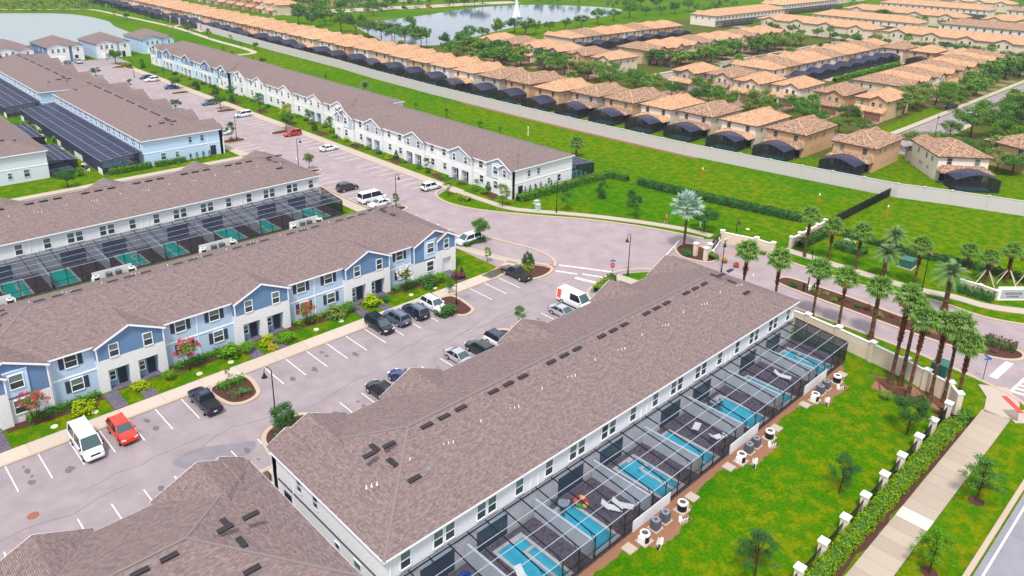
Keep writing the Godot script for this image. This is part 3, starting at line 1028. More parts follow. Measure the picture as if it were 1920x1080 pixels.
# A screened pool court behind one unit. Local: x from 0 to U along the wall, house wall at z = 0, outer wall at z = dep.
func pool_court(label: String, at: Vector3, turn: float, k: int, o: Dictionary) -> Node3D:
	var t := thing("pool_enclosure", label, "pool cage", at, turn, o.get("group", ""))
	var det: bool = o.get("detail", true)
	var dep: float = o.get("depth", 7.6)
	var hi := 3.6
	var lo := 2.95
	var mirror := k % 2 == 1
	var mx := func(x: float) -> float:
		return U - x if mirror else x
	var scr: Material = M[o.get("screen", "screen")]
	var wire: float = 0.055 if det else 0.05
	if not cache.has("cage_beam%.1f" % dep):
		var bm := MB.new()
		bm.bar(Vector3(0, hi, 0), Vector3(0, lo, dep), 0.06, 0.13)
		cache["cage_beam%.1f" % dep] = bm.mesh()
		bm = MB.new()
		bm.bar(Vector3(0, 0.3, dep), Vector3(0, lo, dep), 0.075, 0.075)
		bm.bar(Vector3(0, lo - 0.7, dep), Vector3(0, lo, dep - 0.7), 0.05, 0.05)
		cache["cage_post%.1f" % dep] = bm.mesh()
	for j in 5:
		if j == 4 and not o.get("last", false):
			continue
		part("roof_beam", cache["cage_beam%.1f" % dep], M.bronze, t, Vector3(j * U / 4, 0, 0))
		part("post", cache["cage_post%.1f" % dep], M.bronze, t, Vector3(j * U / 4, 0, 0))
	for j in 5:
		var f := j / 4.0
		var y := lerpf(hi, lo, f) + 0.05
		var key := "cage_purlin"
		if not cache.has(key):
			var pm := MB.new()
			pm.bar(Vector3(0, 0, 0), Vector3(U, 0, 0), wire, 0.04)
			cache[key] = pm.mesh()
		part("purlin", cache[key], M.bronze if j == 0 else M.rail_light, t, Vector3(0, y, dep * f))  # lighter grey paints the sun reflecting off the lower purlins
	var rail := MB.new()
	for y in [0.36, 1.35]:
		rail.bar(Vector3(0, y, dep), Vector3(U, y, dep), 0.05, 0.05)
	part("rail", rail.mesh(), M.bronze, t)
	# screen cloth, a panel per bay
	for i in 4:
		for j in 4:
			var key := "cage_panel%.1f_%d" % [dep, j]
			if not cache.has(key):
				var s := MB.new()
				var f0 := j / 4.0
				var f1 := (j + 1) / 4.0
				s.quad(Vector3(0.04, lerpf(hi, lo, f0), dep * f0 + 0.03), Vector3(U / 4 - 0.04, lerpf(hi, lo, f0), dep * f0 + 0.03), Vector3(U / 4 - 0.04, lerpf(hi, lo, f1), dep * f1 - 0.03), Vector3(0.04, lerpf(hi, lo, f1), dep * f1 - 0.03))
				cache[key] = s.mesh()
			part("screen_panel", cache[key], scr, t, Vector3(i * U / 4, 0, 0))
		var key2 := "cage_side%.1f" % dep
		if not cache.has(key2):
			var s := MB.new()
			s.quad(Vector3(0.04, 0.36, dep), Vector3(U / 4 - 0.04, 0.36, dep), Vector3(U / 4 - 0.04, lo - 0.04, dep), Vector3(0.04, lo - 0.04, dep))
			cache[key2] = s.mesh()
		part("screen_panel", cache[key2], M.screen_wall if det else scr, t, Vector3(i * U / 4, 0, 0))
	for s in ([0.0] if o.get("first", false) else []) + ([U] if o.get("last", false) else []):
		var e := MB.new()
		e.quad(Vector3(s, 0.36, 0), Vector3(s, hi, 0), Vector3(s, lo, dep), Vector3(s, 0.36, dep))
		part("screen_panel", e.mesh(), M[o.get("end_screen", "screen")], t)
		var ef := MB.new()
		for j in range(1, 5):
			ef.bar(Vector3(s, 0.3, dep * j / 4.0), Vector3(s, lerpf(hi, lo, j / 4.0), dep * j / 4.0), 0.06, 0.06)
		ef.bar(Vector3(s, 1.3, 0), Vector3(s, 1.3, dep), 0.05, 0.05)
		part("post", ef.mesh(), M.bronze, t)
	# low white wall under the screens beside the air conditioners
	var kw := MB.new()
	var kx0: float = 0.0 if mirror else U - 2.9
	kw.box(Vector3(kx0, 0, dep - 0.07), Vector3(kx0 + 2.9, 1.3, dep + 0.07))
	if o.get("knee", k % 2 == 0 or true):
		part("knee_wall", kw.mesh(), M.white_wall, t)
	# wall to the next unit
	var pw := MB.new()
	pw.box(Vector3(-0.09, 0, 0), Vector3(0.09, 2.25, dep - 0.2))
	pw.box(Vector3(-0.12, 2.25, 0), Vector3(0.12, 2.32, dep - 0.2))
	if not o.get("first", false):
		part("privacy_wall", pw.mesh(), M.pale_wall, t)
	# paved deck round the pool, coping, water
	var px0: float = mx.call(4.3 if mirror else 2.7)
	var px1: float = mx.call(7.2 if mirror else 5.6)
	if o.has("px"):
		px0 = o.px
		px1 = o.px + 2.9
	var x0 := minf(px0, px1)
	var x1 := maxf(px0, px1)
	var z0 := 0.9
	var z1 := dep - 0.55
	var h := 0.3
	var dk := MB.new()
	var cw := 0.32
	dk.box(Vector3(0, 0, 0), Vector3(x0 - cw, h, dep))
	dk.box(Vector3(x1 + cw, 0, 0), Vector3(U, h, dep))
	dk.box(Vector3(x0 - cw, 0, 0), Vector3(x1 + cw, h, z0 - cw))
	dk.box(Vector3(x0 - cw, 0, z1 + cw), Vector3(x1 + cw, h, dep))
	part("deck", dk.mesh(), M.deck, t)
	var cp := MB.new()
	cp.box(Vector3(x0 - cw, 0, z0 - cw), Vector3(x0, h + 0.03, z1 + cw))
	cp.box(Vector3(x1, 0, z0 - cw), Vector3(x1 + cw, h + 0.03, z1 + cw))
	cp.box(Vector3(x0, 0, z0 - cw), Vector3(x1, h + 0.03, z0))
	cp.box(Vector3(x0, 0, z1), Vector3(x1, h + 0.03, z1 + cw))
	# the square spa step that juts into one corner
	var sx0 := x1 - 1.25 if mirror else x0
	cp.box(Vector3(sx0, 0, z0), Vector3(sx0 + 1.25, h + 0.032, z0 + 0.25))
	if k % 3 != 2:
		cp.box(Vector3(sx0 + (0.0 if mirror else 0.95), 0, z0 + 1.5), Vector3(sx0 + (0.3 if mirror else 1.25), h + 0.03, z1))
		cp.box(Vector3(sx0, 0, z0 + 1.5), Vector3(sx0 + 1.25, h + 0.028, z0 + 1.8))
	part("coping", cp.mesh(), M.coping, t)
	var fl := MB.new()
	fl.box(Vector3(x0, 0.02, z0), Vector3(x1, 0.05, z1))
	fl.box(Vector3(x0, 0.05, z0), Vector3(x1, 0.14, z0 + 0.8))
	part("pool_floor", fl.mesh(), M.pool_floor, t)
	var wt := MB.new()
	wt.box(Vector3(x0, 0.16, z0), Vector3(x1, 0.24, z1))
	part("pool_water", wt.mesh(), M[o.get("water", "pool_water")], t)
	return t


func build_townhouses() -> void:
	townhouse("townhouse_row", "nearest long white townhouse row with brown roof and black pool cages along its back", Vector3(92.95, 0, -58.35), PI, {"units": 8, "walls": "white_wall", "gable": "grey_gable", "lower": "white_wall", "belt": "trim_dark"})
	townhouse("townhouse_row", "brown roofed townhouse row cut off by the bottom left corner of the photo", Vector3(23.9, 0, -58.35), PI, {"units": 8, "walls": "white_wall", "gable": "blue_gable", "lower": "white_wall", "detail": false})
	townhouse("townhouse_row", "light blue townhouse row with darker blue gables and shuttered windows facing the car park", Vector3(7.45, 0, -89.4), 0, {"units": 8, "walls": "blue_wall", "gable": "blue_gable", "lower": "white_wall", "bay": "sky_wall"})
	townhouse("townhouse_row", "white townhouse row with green pools under black screens behind the blue row", Vector3(73.9, 0, -147.9), PI, {"units": 8, "walls": "white_wall", "gable": "grey_gable", "lower": "white_wall"})
	townhouse("townhouse_row", "white townhouse row with pale grey gables, its end wall beside the green hedge", Vector3(105.1, 0, -174.0), -PI / 2, {"units": 8, "walls": "white_wall", "gable": "grey_gable", "lower": "white_wall", "shutters": false, "pools": false, "vents": false})
	townhouse("townhouse_row", "white townhouse row in the middle of three along the main road", Vector3(109.3, 0, -241.5), -PI / 2, {"units": 8, "walls": "white_wall", "gable": "white_wall", "lower": "white_wall", "shutters": false, "pools": false, "vents": false, "detail": false})
	townhouse("townhouse_row", "blue and white townhouse row with blue gables at the far end of the main road", Vector3(109.6, 0, -313.0), -PI / 2, {"units": 8, "walls": "sky_wall", "gable": "blue_gable", "lower": "white_wall", "shutters": false, "pools": false, "vents": false, "detail": false})
	townhouse("townhouse_row", "pale blue townhouse row whose whole back is covered by a long dark screen roof", Vector3(75.0, 0, -176.9), PI / 2, {"units": 8, "walls": "sky_wall", "gable": "blue_gable", "lower": "white_wall", "detail": false})
	townhouse("townhouse_row", "pale blue townhouse row set back behind the one with the long dark screen roof", Vector3(72.5, 0, -247.6), PI / 2, {"units": 8, "walls": "sky_wall", "gable": "blue_gable", "lower": "white_wall", "detail": false})
	townhouse("townhouse_row", "white townhouse row with small pool cages at the left edge of the photo", Vector3(21.6, 0, -248.6), -PI / 2, {"units": 8, "walls": "pale_wall", "gable": "grey_gable", "lower": "white_wall", "detail": false})


func air_conditioner(label: String, at: Vector3, turn := 0.0) -> void:
	var t := thing("air_conditioner", label, "air conditioner", at, turn, "")
	part("base_pad", boxmesh(Vector3(1.1, 0.1, 1.1)), M.concrete, t)
	if not cache.has("ac"):
		var b := MB.new()
		b.prism([Vector2(-0.42, -0.32), Vector2(-0.32, -0.42), Vector2(0.32, -0.42), Vector2(0.42, -0.32), Vector2(0.42, 0.32), Vector2(0.32, 0.42), Vector2(-0.32, 0.42), Vector2(-0.42, 0.32)], 0.1, 1.05)
		for k in 7:
			b.box(Vector3(-0.43, 0.2 + k * 0.11, -0.28), Vector3(0.43, 0.24 + k * 0.11, 0.28))
			b.box(Vector3(-0.28, 0.2 + k * 0.11, -0.43), Vector3(0.28, 0.24 + k * 0.11, 0.43))
		var g := MB.new()
		g.lathe([[0.36, 1.05], [0.36, 1.1], [0.3, 1.1], [0.29, 1.07]], 16)
		for k in 4:
			g.bar(Vector3(cos(k * PI / 4), 1.1 / 0.36, sin(k * PI / 4)) * 0.36, Vector3(-cos(k * PI / 4), 1.1 / 0.36, -sin(k * PI / 4)) * 0.36, 0.025)
		var h := MB.new()
		h.tube(Vector3(0, 1.06, 0), Vector3(0, 1.12, 0), 0.11, 0.1, 10)
		cache["ac"] = [b.mesh(), g.mesh(), h.mesh()]
	part("cabinet", cache["ac"][0], M.grey_metal, t)
	part("fan_grille", cache["ac"][1], M.rail_light, t)
	part("fan_hub", cache["ac"][2], M.black_metal, t)


func pool_heater(label: String, at: Vector3, turn := 0.0) -> void:
	var t := thing("pool_heater", label, "pool heater", at, turn, "")
	part("base_pad", boxmesh(Vector3(1.3, 0.12, 1.2)), M.concrete, t)
	if not cache.has("heater"):
		var b := MB.new()
		b.lathe([[0.0, 0.12], [0.46, 0.12], [0.46, 0.85], [0.0, 0.85]], 14)
		var c := MB.new()
		c.lathe([[0.48, 0.82], [0.5, 0.95], [0.46, 1.04], [0.34, 1.06], [0.32, 1.0]], 16)
		var f := MB.new()
		f.lathe([[0.0, 0.96], [0.33, 0.96]], 14)
		for k in 3:
			f.bar(Vector3(cos(k * PI / 3) * 0.32, 1.0, sin(k * PI / 3) * 0.32), Vector3(-cos(k * PI / 3) * 0.32, 1.0, -sin(k * PI / 3) * 0.32), 0.1, 0.02)
		var s := MB.new()
		s.box(Vector3(0.3, 0.12, -0.3), Vector3(0.62, 0.8, 0.3))
		cache["heater"] = [b.mesh(), c.mesh(true), f.mesh(), s.mesh()]
	part("coil_body", cache["heater"][0], M.black_metal, t)
	part("cap", cache["heater"][1], M.white_plastic, t)
	part("fan", cache["heater"][2], M.grey_metal, t)
	part("side_panel", cache["heater"][3], M.white_plastic, t)


func pool_pump(label: String, at: Vector3, turn := 0.0) -> void:
	var t := thing("pool_pump", label, "pool pump", at, turn, "")
	if not cache.has("pump"):
		var p := MB.new()
		for k in 3:
			var x := -0.4 + k * 0.4
			p.tube(Vector3(x, 0, 0), Vector3(x, 0.55, 0), 0.045, 0.045, 7)
			p.tube(Vector3(x, 0.55, 0), Vector3(x + 0.35, 0.55, -0.2), 0.045, 0.045, 7)
			p.tube(Vector3(x + 0.35, 0.55, -0.2), Vector3(x + 0.35, 0.08, -0.25), 0.045, 0.045, 7)
			p.tube(Vector3(x, 0.08, 0), Vector3(x - 0.25, 0.08, 0.35), 0.05, 0.05, 7)
		var f := MB.new()
		f.lathe([[0.0, 0.0], [0.2, 0.0], [0.22, 0.1], [0.22, 0.7], [0.16, 0.82], [0.0, 0.86]], 12, Vector3(0.55, 0, 0.25))
		var m := MB.new()
		m.tube(Vector3(-0.75, 0.2, 0.1), Vector3(-0.3, 0.2, 0.1), 0.13, 0.13, 10)
		m.tube(Vector3(-0.3, 0.2, 0.1), Vector3(-0.08, 0.22, 0.1), 0.16, 0.14, 10)
		cache["pump"] = [p.mesh(), f.mesh(true), m.mesh()]
	t.scale = Vector3.ONE * 0.75
	part("pipework", cache["pump"][0], M.white_plastic, t)
	part("filter", cache["pump"][1], M.white_plastic, t)
	part("motor", cache["pump"][2], M.black_metal, t)


func lounger(label: String, at: Vector3, turn: float, m := "foam") -> void:
	var t := thing("sun_lounger", label, "sun lounger", at, turn, "")
	if not cache.has("lounger"):
		var s := MB.new()
		s.box(Vector3(-0.36, 0.3, -0.2), Vector3(0.36, 0.38, 1.2))
		var b := MB.new()
		b.quad(Vector3(-0.36, 0.38, -0.2), Vector3(0.36, 0.38, -0.2), Vector3(0.36, 0.85, -0.85), Vector3(-0.36, 0.85, -0.85))
		b.bar(Vector3(0, 0.32, -0.2), Vector3(0, 0.8, -0.87), 0.72, 0.07)
		var l := MB.new()
		l.box(Vector3(-0.03, 0, -0.03), Vector3(0.03, 0.3, 0.03))
		cache["lounger"] = [s.mesh(), b.mesh(), l.mesh()]
	part("seat", cache["lounger"][0], M[m], t)
	part("backrest", cache["lounger"][1], M[m], t)
	for p in [[-0.3, -0.1], [0.3, -0.1], [-0.3, 1.1], [0.3, 1.1]]:
		part("leg", cache["lounger"][2], M.rail_light, t, Vector3(p[0], 0, p[1]))


func patio_table(label: String, at: Vector3, seats: int) -> void:
	var t := thing("patio_table", label, "table", at)
	var top := MB.new()
	top.tube(Vector3(0, 0.7, 0), Vector3(0, 0.75, 0), 0.55, 0.55, 14)
	part("tabletop", top.mesh(), M.rail_light, t)
	var leg := MB.new()
	leg.tube(Vector3.ZERO, Vector3(0, 0.7, 0), 0.2, 0.05, 8)
	part("pedestal", leg.mesh(), M.black_metal, t)
	for k in seats:
		var a := TAU * k / seats + 0.4
		var c := thing("patio_chair", "dark patio chair at the %s, %s of set" % [label.replace("round patio ", ""), nth(k + 1)], "chair", at + Vector3(cos(a), 0, sin(a)) * 1.0, -a - PI / 2, "")
		var s := MB.new()
		s.box(Vector3(-0.22, 0.4, -0.22), Vector3(0.22, 0.45, 0.22))
		part("seat", s.mesh(), M.grey_metal, c)
		var b := MB.new()
		b.box(Vector3(-0.22, 0.45, 0.18), Vector3(0.22, 0.9, 0.22))
		part("backrest", b.mesh(), M.grey_metal, c)
		for q in [[-0.2, -0.2], [0.2, -0.2], [-0.2, 0.2], [0.2, 0.2]]:
			part("leg", boxmesh(Vector3(0.04, 0.4, 0.04)), M.black_metal, c, Vector3(q[0], 0, q[1]))


func swim_ring(label: String, at: Vector3, r: float, cols: Array, tilt: float) -> void:
	var t := thing("swim_ring", label, "swim ring", at)
	t.rotation.x = tilt
	for k in 6:
		var b := MB.new()
		for i in 4:
			for j in 8:
				var q := []
				for ij in [[i, j], [i + 1, j], [i + 1, j + 1], [i, j + 1]]:
					var a: float = TAU * (k + ij[0] / 4.0) / 6
					var c: float = TAU * ij[1] / 8.0
					q.append(Vector3(cos(a) * (r + 0.22 * cos(c)), 0.22 + 0.22 * sin(c), sin(a) * (r + 0.22 * cos(c))))
				b.quad(q[0], q[3], q[2], q[1])
		var nm := "ring_%d" % (cols[k % cols.size()] as Color).to_rgba32()
		if not M.has(nm):
			mat(nm, cols[k % cols.size()], 0.4)
		part("segment", b.mesh(true), M[nm], t)


func build_pool_side() -> void:
	# nearest row
	var bx := 26.5
	for k in 8:
		pool_court("black framed pool cage behind the nearest townhouse row, %s from its left end" % nth(k + 1), Vector3(bx + k * U, 0, -40.35), 0, k, {"px": 0.8 if k % 2 == 0 else 2.7, "first": k == 0, "last": k == 7, "depth": 7.3, "end_screen": "screen_dense"})
	for k in 3:
		var c := bx + U * (3 + 2 * k)
		var w: String = ["nearest", "middle", "farthest"][k]
		pool_heater("white pool heater at the left end of the %s cluster of machines by the lawn" % w, Vector3(c - 3.0, 0, -31.6), PI)
		air_conditioner("left grey air conditioner of the %s cluster of machines by the lawn" % w, Vector3(c - 0.95, 0, -31.9))
		air_conditioner("right grey air conditioner of the %s cluster of machines by the lawn" % w, Vector3(c + 0.55, 0, -31.9), PI / 2)
		pool_heater("white pool heater at the right end of the %s cluster of machines by the lawn" % w, Vector3(c + 2.9, 0, -31.6), 0)
		pool_pump("white pool pump and pipes left of the %s cluster of machines by the lawn" % w, Vector3(c - 2.5, 0, -30.4), 0.4)
		pool_pump("white pool pump and pipes right of the %s cluster of machines by the lawn" % w, Vector3(c + 1.8, 0, -30.5), 2.7)
		var st := MB.new()
		st.box(Vector3(c - 5.3, 0, -32.5), Vector3(c - 4.2, 0.12, -31.4))
		struct("stepping_pad", st.mesh(), M.concrete)
		st = MB.new()
		st.box(Vector3(c + 4.6, 0, -32.5), Vector3(c + 5.7, 0.12, -31.4))
		struct("stepping_pad", st.mesh(), M.concrete)
	lounger("white sun lounger, left one of two side by side in the third pool cage", Vector3(49.0, 0.3, -36.1), 0.55)
	lounger("white sun lounger, right one of two side by side in the third pool cage", Vector3(50.0, 0.3, -35.6), 0.55)
	lounger("pale sun lounger with raised back in the fifth pool cage", Vector3(65.6, 0.3, -37.6), 1.9)
	lounger("pale sun lounger nearer the outer wall in the fifth pool cage", Vector3(66.0, 0.3, -35.2), 1.2)
	lounger("white lounge seat beside the long pool in the second pool cage", Vector3(37.0, 0.3, -35.8), -0.2)
	lounger("pale lounge seat behind the low wall in the seventh pool cage", Vector3(82.8, 0.3, -36.6), 0.3)
	swim_ring("rainbow coloured swim ring lying on the deck of the third pool cage", Vector3(47.6, 0.3, -38.6), 0.55, [Color(0.85, 0.15, 0.12), Color(0.9, 0.75, 0.1), Color(0.2, 0.55, 0.2), Color(0.9, 0.4, 0.1)], 0.25)
	swim_ring("blue swim ring against the wall of the second pool cage", Vector3(33.4, 0.3, -39.2), 0.45, [Color(0.08, 0.25, 0.6)], 0.9)
	swim_ring("small red and green swim ring on the deck of the third pool cage", Vector3(43.6, 0.3, -39.6), 0.35, [Color(0.7, 0.1, 0.15), Color(0.1, 0.5, 0.4)], 0.1)
	patio_table("round patio table in the leftmost near pool cage", Vector3(29.6, 0.3, -37.6), 4)
	patio_table("round patio table in the third pool cage", Vector3(45.8, 0.3, -39.2), 3)
	patio_table("round patio table in the sixth pool cage", Vector3(71.2, 0.3, -38.8), 4)
	# the row behind the blue houses
	for k in 8:
		pool_court("black framed pool cage behind the white row, %s from the left end" % nth(k + 1), Vector3(7.45 + k * U, 0, -129.85), 0, k, {"px": 0.8 if k % 2 == 0 else 2.7, "first": k == 0, "last": k == 7, "depth": 7.7, "water": "pool_water_green", "screen": "screen_mid", "end_screen": "screen_dense"})
	for k in 4:
		var c := 7.45 + U * (1 + 2 * k)
		var w: String = ["first", "second", "third", "fourth"][k]
		pool_heater("white pool heater left in the %s group of machines behind the blue row" % w, Vector3(c - 2.6, 0, -121.2), PI)
		air_conditioner("grey air conditioner left in the %s group of machines behind the blue row" % w, Vector3(c - 0.7, 0, -121.3))
		air_conditioner("grey air conditioner right in the %s group of machines behind the blue row" % w, Vector3(c + 0.7, 0, -121.3), PI / 2)
		pool_heater("white pool heater right in the %s group of machines behind the blue row" % w, Vector3(c + 2.6, 0, -121.2), 0)
	# the long screens of the pale blue rows
	for s in [[56.9, -176.9, "nearer"], [54.4, -247.6, "farther"]]:
		for k in 8:
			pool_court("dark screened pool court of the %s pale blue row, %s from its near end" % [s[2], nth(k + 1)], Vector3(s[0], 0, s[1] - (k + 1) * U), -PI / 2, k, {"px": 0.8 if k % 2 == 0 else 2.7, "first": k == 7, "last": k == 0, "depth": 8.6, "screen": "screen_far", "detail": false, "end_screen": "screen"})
		for k in 4:
			air_conditioner("grey air conditioner beside the %s pale blue row, %s from its near end" % [s[2], nth(k + 1)], Vector3(s[0] - 10.0, 0, s[1] - 6.5 - k * 2 * U))
			pool_heater("white pool heater beside the %s pale blue row, %s from its near end" % [s[2], nth(k + 1)], Vector3(s[0] - 10.0, 0, s[1] - 8.3 - k * 2 * U), 0.5)
			pool_pump("white pool pipes beside the %s pale blue row, %s from its near end" % [s[2], nth(k + 1)], Vector3(s[0] - 10.2, 0, s[1] - 4.6 - k * 2 * U), 1.2)
	for k in [0, 1, 3, 4]:
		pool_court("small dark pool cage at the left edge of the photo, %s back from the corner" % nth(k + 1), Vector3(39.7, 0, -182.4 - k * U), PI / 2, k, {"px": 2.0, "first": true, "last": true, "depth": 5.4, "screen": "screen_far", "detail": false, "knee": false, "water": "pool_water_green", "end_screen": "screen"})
	for k in 2:
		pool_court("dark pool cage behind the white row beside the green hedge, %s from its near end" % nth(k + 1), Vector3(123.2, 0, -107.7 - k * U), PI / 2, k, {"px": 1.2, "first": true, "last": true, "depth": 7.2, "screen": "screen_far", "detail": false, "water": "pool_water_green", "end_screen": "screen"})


func hip(b: MB, x0: float, x1: float, z0: float, z1: float, y: float, rise: float) -> Array:
	# a hipped roof over a rectangle; returns its six corner points
	var w := x1 - x0
	var d := z1 - z0
	var p := [Vector3(x0, y, z0), Vector3(x1, y, z0), Vector3(x1, y, z1), Vector3(x0, y, z1)]
	if w < d:
		var a := Vector3((x0 + x1) / 2, y + rise, z0 + w / 2)
		var c := Vector3((x0 + x1) / 2, y + rise, z1 - w / 2)
		b.tri(p[0], p[1], a)
		b.quad(p[1], p[2], c, a)
		b.tri(p[2], p[3], c)
		b.quad(p[3], p[0], a, c)
		p += [a, c]
	else:
		var a := Vector3(x0 + d / 2, y + rise, (z0 + z1) / 2)
		var c := Vector3(x1 - d / 2, y + rise, (z0 + z1) / 2)
		b.quad(p[0], p[1], c, a)
		b.tri(p[1], p[2], c)
		b.quad(p[2], p[3], a, c)
		b.tri(p[3], p[0], a)
		p += [a, c]
	b.quad(p[0], p[3], p[2], p[1])
	return p


func tan_window(parent: Node, at: Vector3, turn: float, w := 0.95, h := 1.45) -> void:
	var key := "tanwin%.2f%.2f" % [w, h]
	if not cache.has(key):
		var f := MB.new()
		f.box(Vector3(-w / 2 - 0.06, -0.06, 0), Vector3(w / 2 + 0.06, 0, 0.1))
		f.box(Vector3(-w / 2 - 0.06, h, 0), Vector3(w / 2 + 0.06, h + 0.06, 0.1))
		f.box(Vector3(-w / 2 - 0.06, 0, 0), Vector3(-w / 2, h, 0.1))
		f.box(Vector3(w / 2, 0, 0), Vector3(w / 2 + 0.06, h, 0.1))
		f.box(Vector3(-w / 2, h / 2 - 0.03, 0), Vector3(w / 2, h / 2 + 0.03, 0.07))
		var p := MB.new()
		p.box(Vector3(-w / 2, 0, 0), Vector3(w / 2, h, 0.04))
		cache[key] = [f.mesh(), p.mesh()]
	var o := part("window", cache[key][0], M.greige_wall, parent, at, turn)
	part("pane", cache[key][1], M.pane if rng.randf() < 0.7 else M.pane_upper, o)


# A detached two-storey house. Local: back wall at z = 0 facing +z, front at z = -d.
func tan_house(label: String, at: Vector3, turn: float, o: Dictionary) -> Node3D:
	var t := thing("tan_house", label, "house", at, turn, "")
	places.append([at, turn, o.get("short", ""), o.get("d", 17.0)])
	var w: float = o.get("w", 9.9)
	var d: float = o.get("d", 17.0)
	var e := 5.75
	var wall: Material = M[o.wall]
	var roofm: Material = M[o.roof]
	var key := "tanshell%.1f_%.1f" % [w, d]
	if not cache.has(key):
		var b := MB.new()
		b.box(Vector3(-w / 2, 0, -d + 1.5), Vector3(w / 2, e, 0))
		b.box(Vector3(-w / 2 + 0.4, 0, -d), Vector3(0.3, e, -d + 1.5))
		var r := MB.new()
		var ov := 0.5
		var p := hip(r, -w / 2 - ov, w / 2 + ov, -d + 1.5 - ov, ov, e + 0.06, 2.35)
		# front gable over the projecting bay
		var gx := (-w / 2 + 0.7) / 2
		var hw := (0.3 + w / 2 - 0.4) / 2 + 0.3
		r.quad(Vector3(gx, e + 1.45, -d - 0.4), Vector3(gx - hw, e, -d - 0.4), Vector3(gx - hw, e, -d + 3), Vector3(gx, e + 1.45, -d + 5))
		r.quad(Vector3(gx, e + 1.45, -d - 0.4), Vector3(gx, e + 1.45, -d + 5), Vector3(gx + hw, e, -d + 3), Vector3(gx + hw, e, -d - 0.4))
		var g := MB.new()
		g.tri(Vector3(gx - hw + 0.3, e, -d), Vector3(gx, e + 1.3, -d), Vector3(gx + hw - 0.3, e, -d))
		var f := MB.new()
		for i in 4:
			f.bar(p[i] - Vector3(0, 0.1, 0), p[(i + 1) % 4] - Vector3(0, 0.1, 0), 0.08, 0.22)
		f.bar(Vector3(gx - hw, e - 0.05, -d - 0.4), Vector3(gx, e + 1.4, -d - 0.4), 0.08, 0.25)
		f.bar(Vector3(gx, e + 1.4, -d - 0.4), Vector3(gx + hw, e - 0.05, -d - 0.4), 0.08, 0.25)
		var c := MB.new()
		for q in [[4, 5], [4, 0], [4, 1], [5, 2], [5, 3]]:
			c.bar(p[q[0]] + Vector3(0, 0.03, 0), p[q[1]] + Vector3(0, 0.03, 0), 0.25, 0.1)
		# one-storey roofs: lanai at the back, garage and porch in front
		var l := MB.new()
		l.quad(Vector3(-w / 2 - 0.3, 2.75, 2.9), Vector3(w / 2 + 0.3, 2.75, 2.9), Vector3(w / 2 - 0.9, 3.75, 0.02), Vector3(-w / 2 + 0.9, 3.75, 0.02))
		l.tri(Vector3(-w / 2 - 0.3, 2.75, 2.9), Vector3(-w / 2 + 0.9, 3.75, 0.02), Vector3(-w / 2 - 0.3, 2.75, 0.02))
		l.tri(Vector3(w / 2 + 0.3, 2.75, 2.9), Vector3(w / 2 + 0.3, 2.75, 0.02), Vector3(w / 2 - 0.9, 3.75, 0.02))
		l.box(Vector3(-w / 2 - 0.3, 2.55, 2.82), Vector3(w / 2 + 0.3, 2.75, 2.9))
		var gr := MB.new()
		gr.quad(Vector3(-w / 2 - 0.3, 2.7, -d - 2.6), Vector3(-w / 2 - 0.3, 3.9, -d), Vector3(w / 2 - 0.6, 3.9, -d), Vector3(w / 2 - 0.6, 2.7, -d - 2.6))
		gr.tri(Vector3(w / 2 - 0.6, 2.7, -d - 2.6), Vector3(w / 2 - 0.6, 3.9, -d), Vector3(w / 2 - 0.6, 2.7, -d))
		gr.tri(Vector3(-w / 2 - 0.3, 2.7, -d - 2.6), Vector3(-w / 2 - 0.3, 2.7, -d), Vector3(-w / 2 - 0.3, 3.9, -d))
		var ga := MB.new()
		ga.box(Vector3(-w / 2, 0, -d - 2.1), Vector3(0.9, 2.68, -d))
		cache[key] = [b.mesh(), r.mesh(), g.mesh(), f.mesh(), c.mesh(), l.mesh(), gr.mesh(), ga.mesh()]
	var ms: Array = cache[key]
	part("wall", ms[0], wall, t)
	var rf := part("roof", ms[1], roofm, t)
	part("fascia", ms[3], M.fascia_brown, rf)
	part("ridge_cap", ms[4], M.tile_roof_pale, rf)
	part("roof_vent", boxmesh(Vector3(0.7, 0.14, 0.4)), M.tile_roof_pink, rf, Vector3(0.6, e + 0.95 + 0.35, -2.6))
	part("gable", ms[2], wall, t)
	part("garage", ms[7], wall, t)
	part("garage_roof", ms[6], roofm, t)
	var gd := MB.new()
	gd.box(Vector3(-2.4, 0, -0.06), Vector3(2.4, 2.2, 0.03))
	for k in 4:
		gd.box(Vector3(-2.36, 0.06 + k * 0.54, -0.09), Vector3(2.36, 0.52 + k * 0.54, -0.05))
	if not cache.has("gdoor"):
		cache["gdoor"] = gd.mesh()
	part("garage_door", cache["gdoor"], M.garage_door, t, Vector3((-w / 2 + 0.9) / 2, 0, -d - 2.1))
	part("door", boxmesh(Vector3(1.0, 2.2, 0.08)), M.door, t, Vector3(w / 2 - 1.5, 0, -d + 1.46))
	var det: bool = o.get("detail", true)
	for x in [-w * 0.28, w * 0.27]:
		tan_window(t, Vector3(x, 3.95, 0), 0, 1.0, 1.35)
	for x in [-w * 0.32, -w * 0.1]:
		tan_window(t, Vector3(x, 3.6, -d), PI, 0.9, 1.5)
	if det:
		tan_window(t, Vector3(w * 0.3, 3.6, -d + 1.5), PI, 0.9, 1.5)
		for z in [-3.0, -6.0, -10.5]:
			tan_window(t, Vector3(w / 2, 3.8, z), PI / 2, 0.6, 1.1)
			tan_window(t, Vector3(-w / 2, 3.8, z), -PI / 2, 0.6, 1.1)
		for z in [-4.5, -8.0, -8.9]:
			tan_window(t, Vector3(w / 2, 1.7, z), PI / 2, 0.45, 0.5)
			tan_window(t, Vector3(-w / 2, 1.7, z), -PI / 2, 0.45, 0.5)
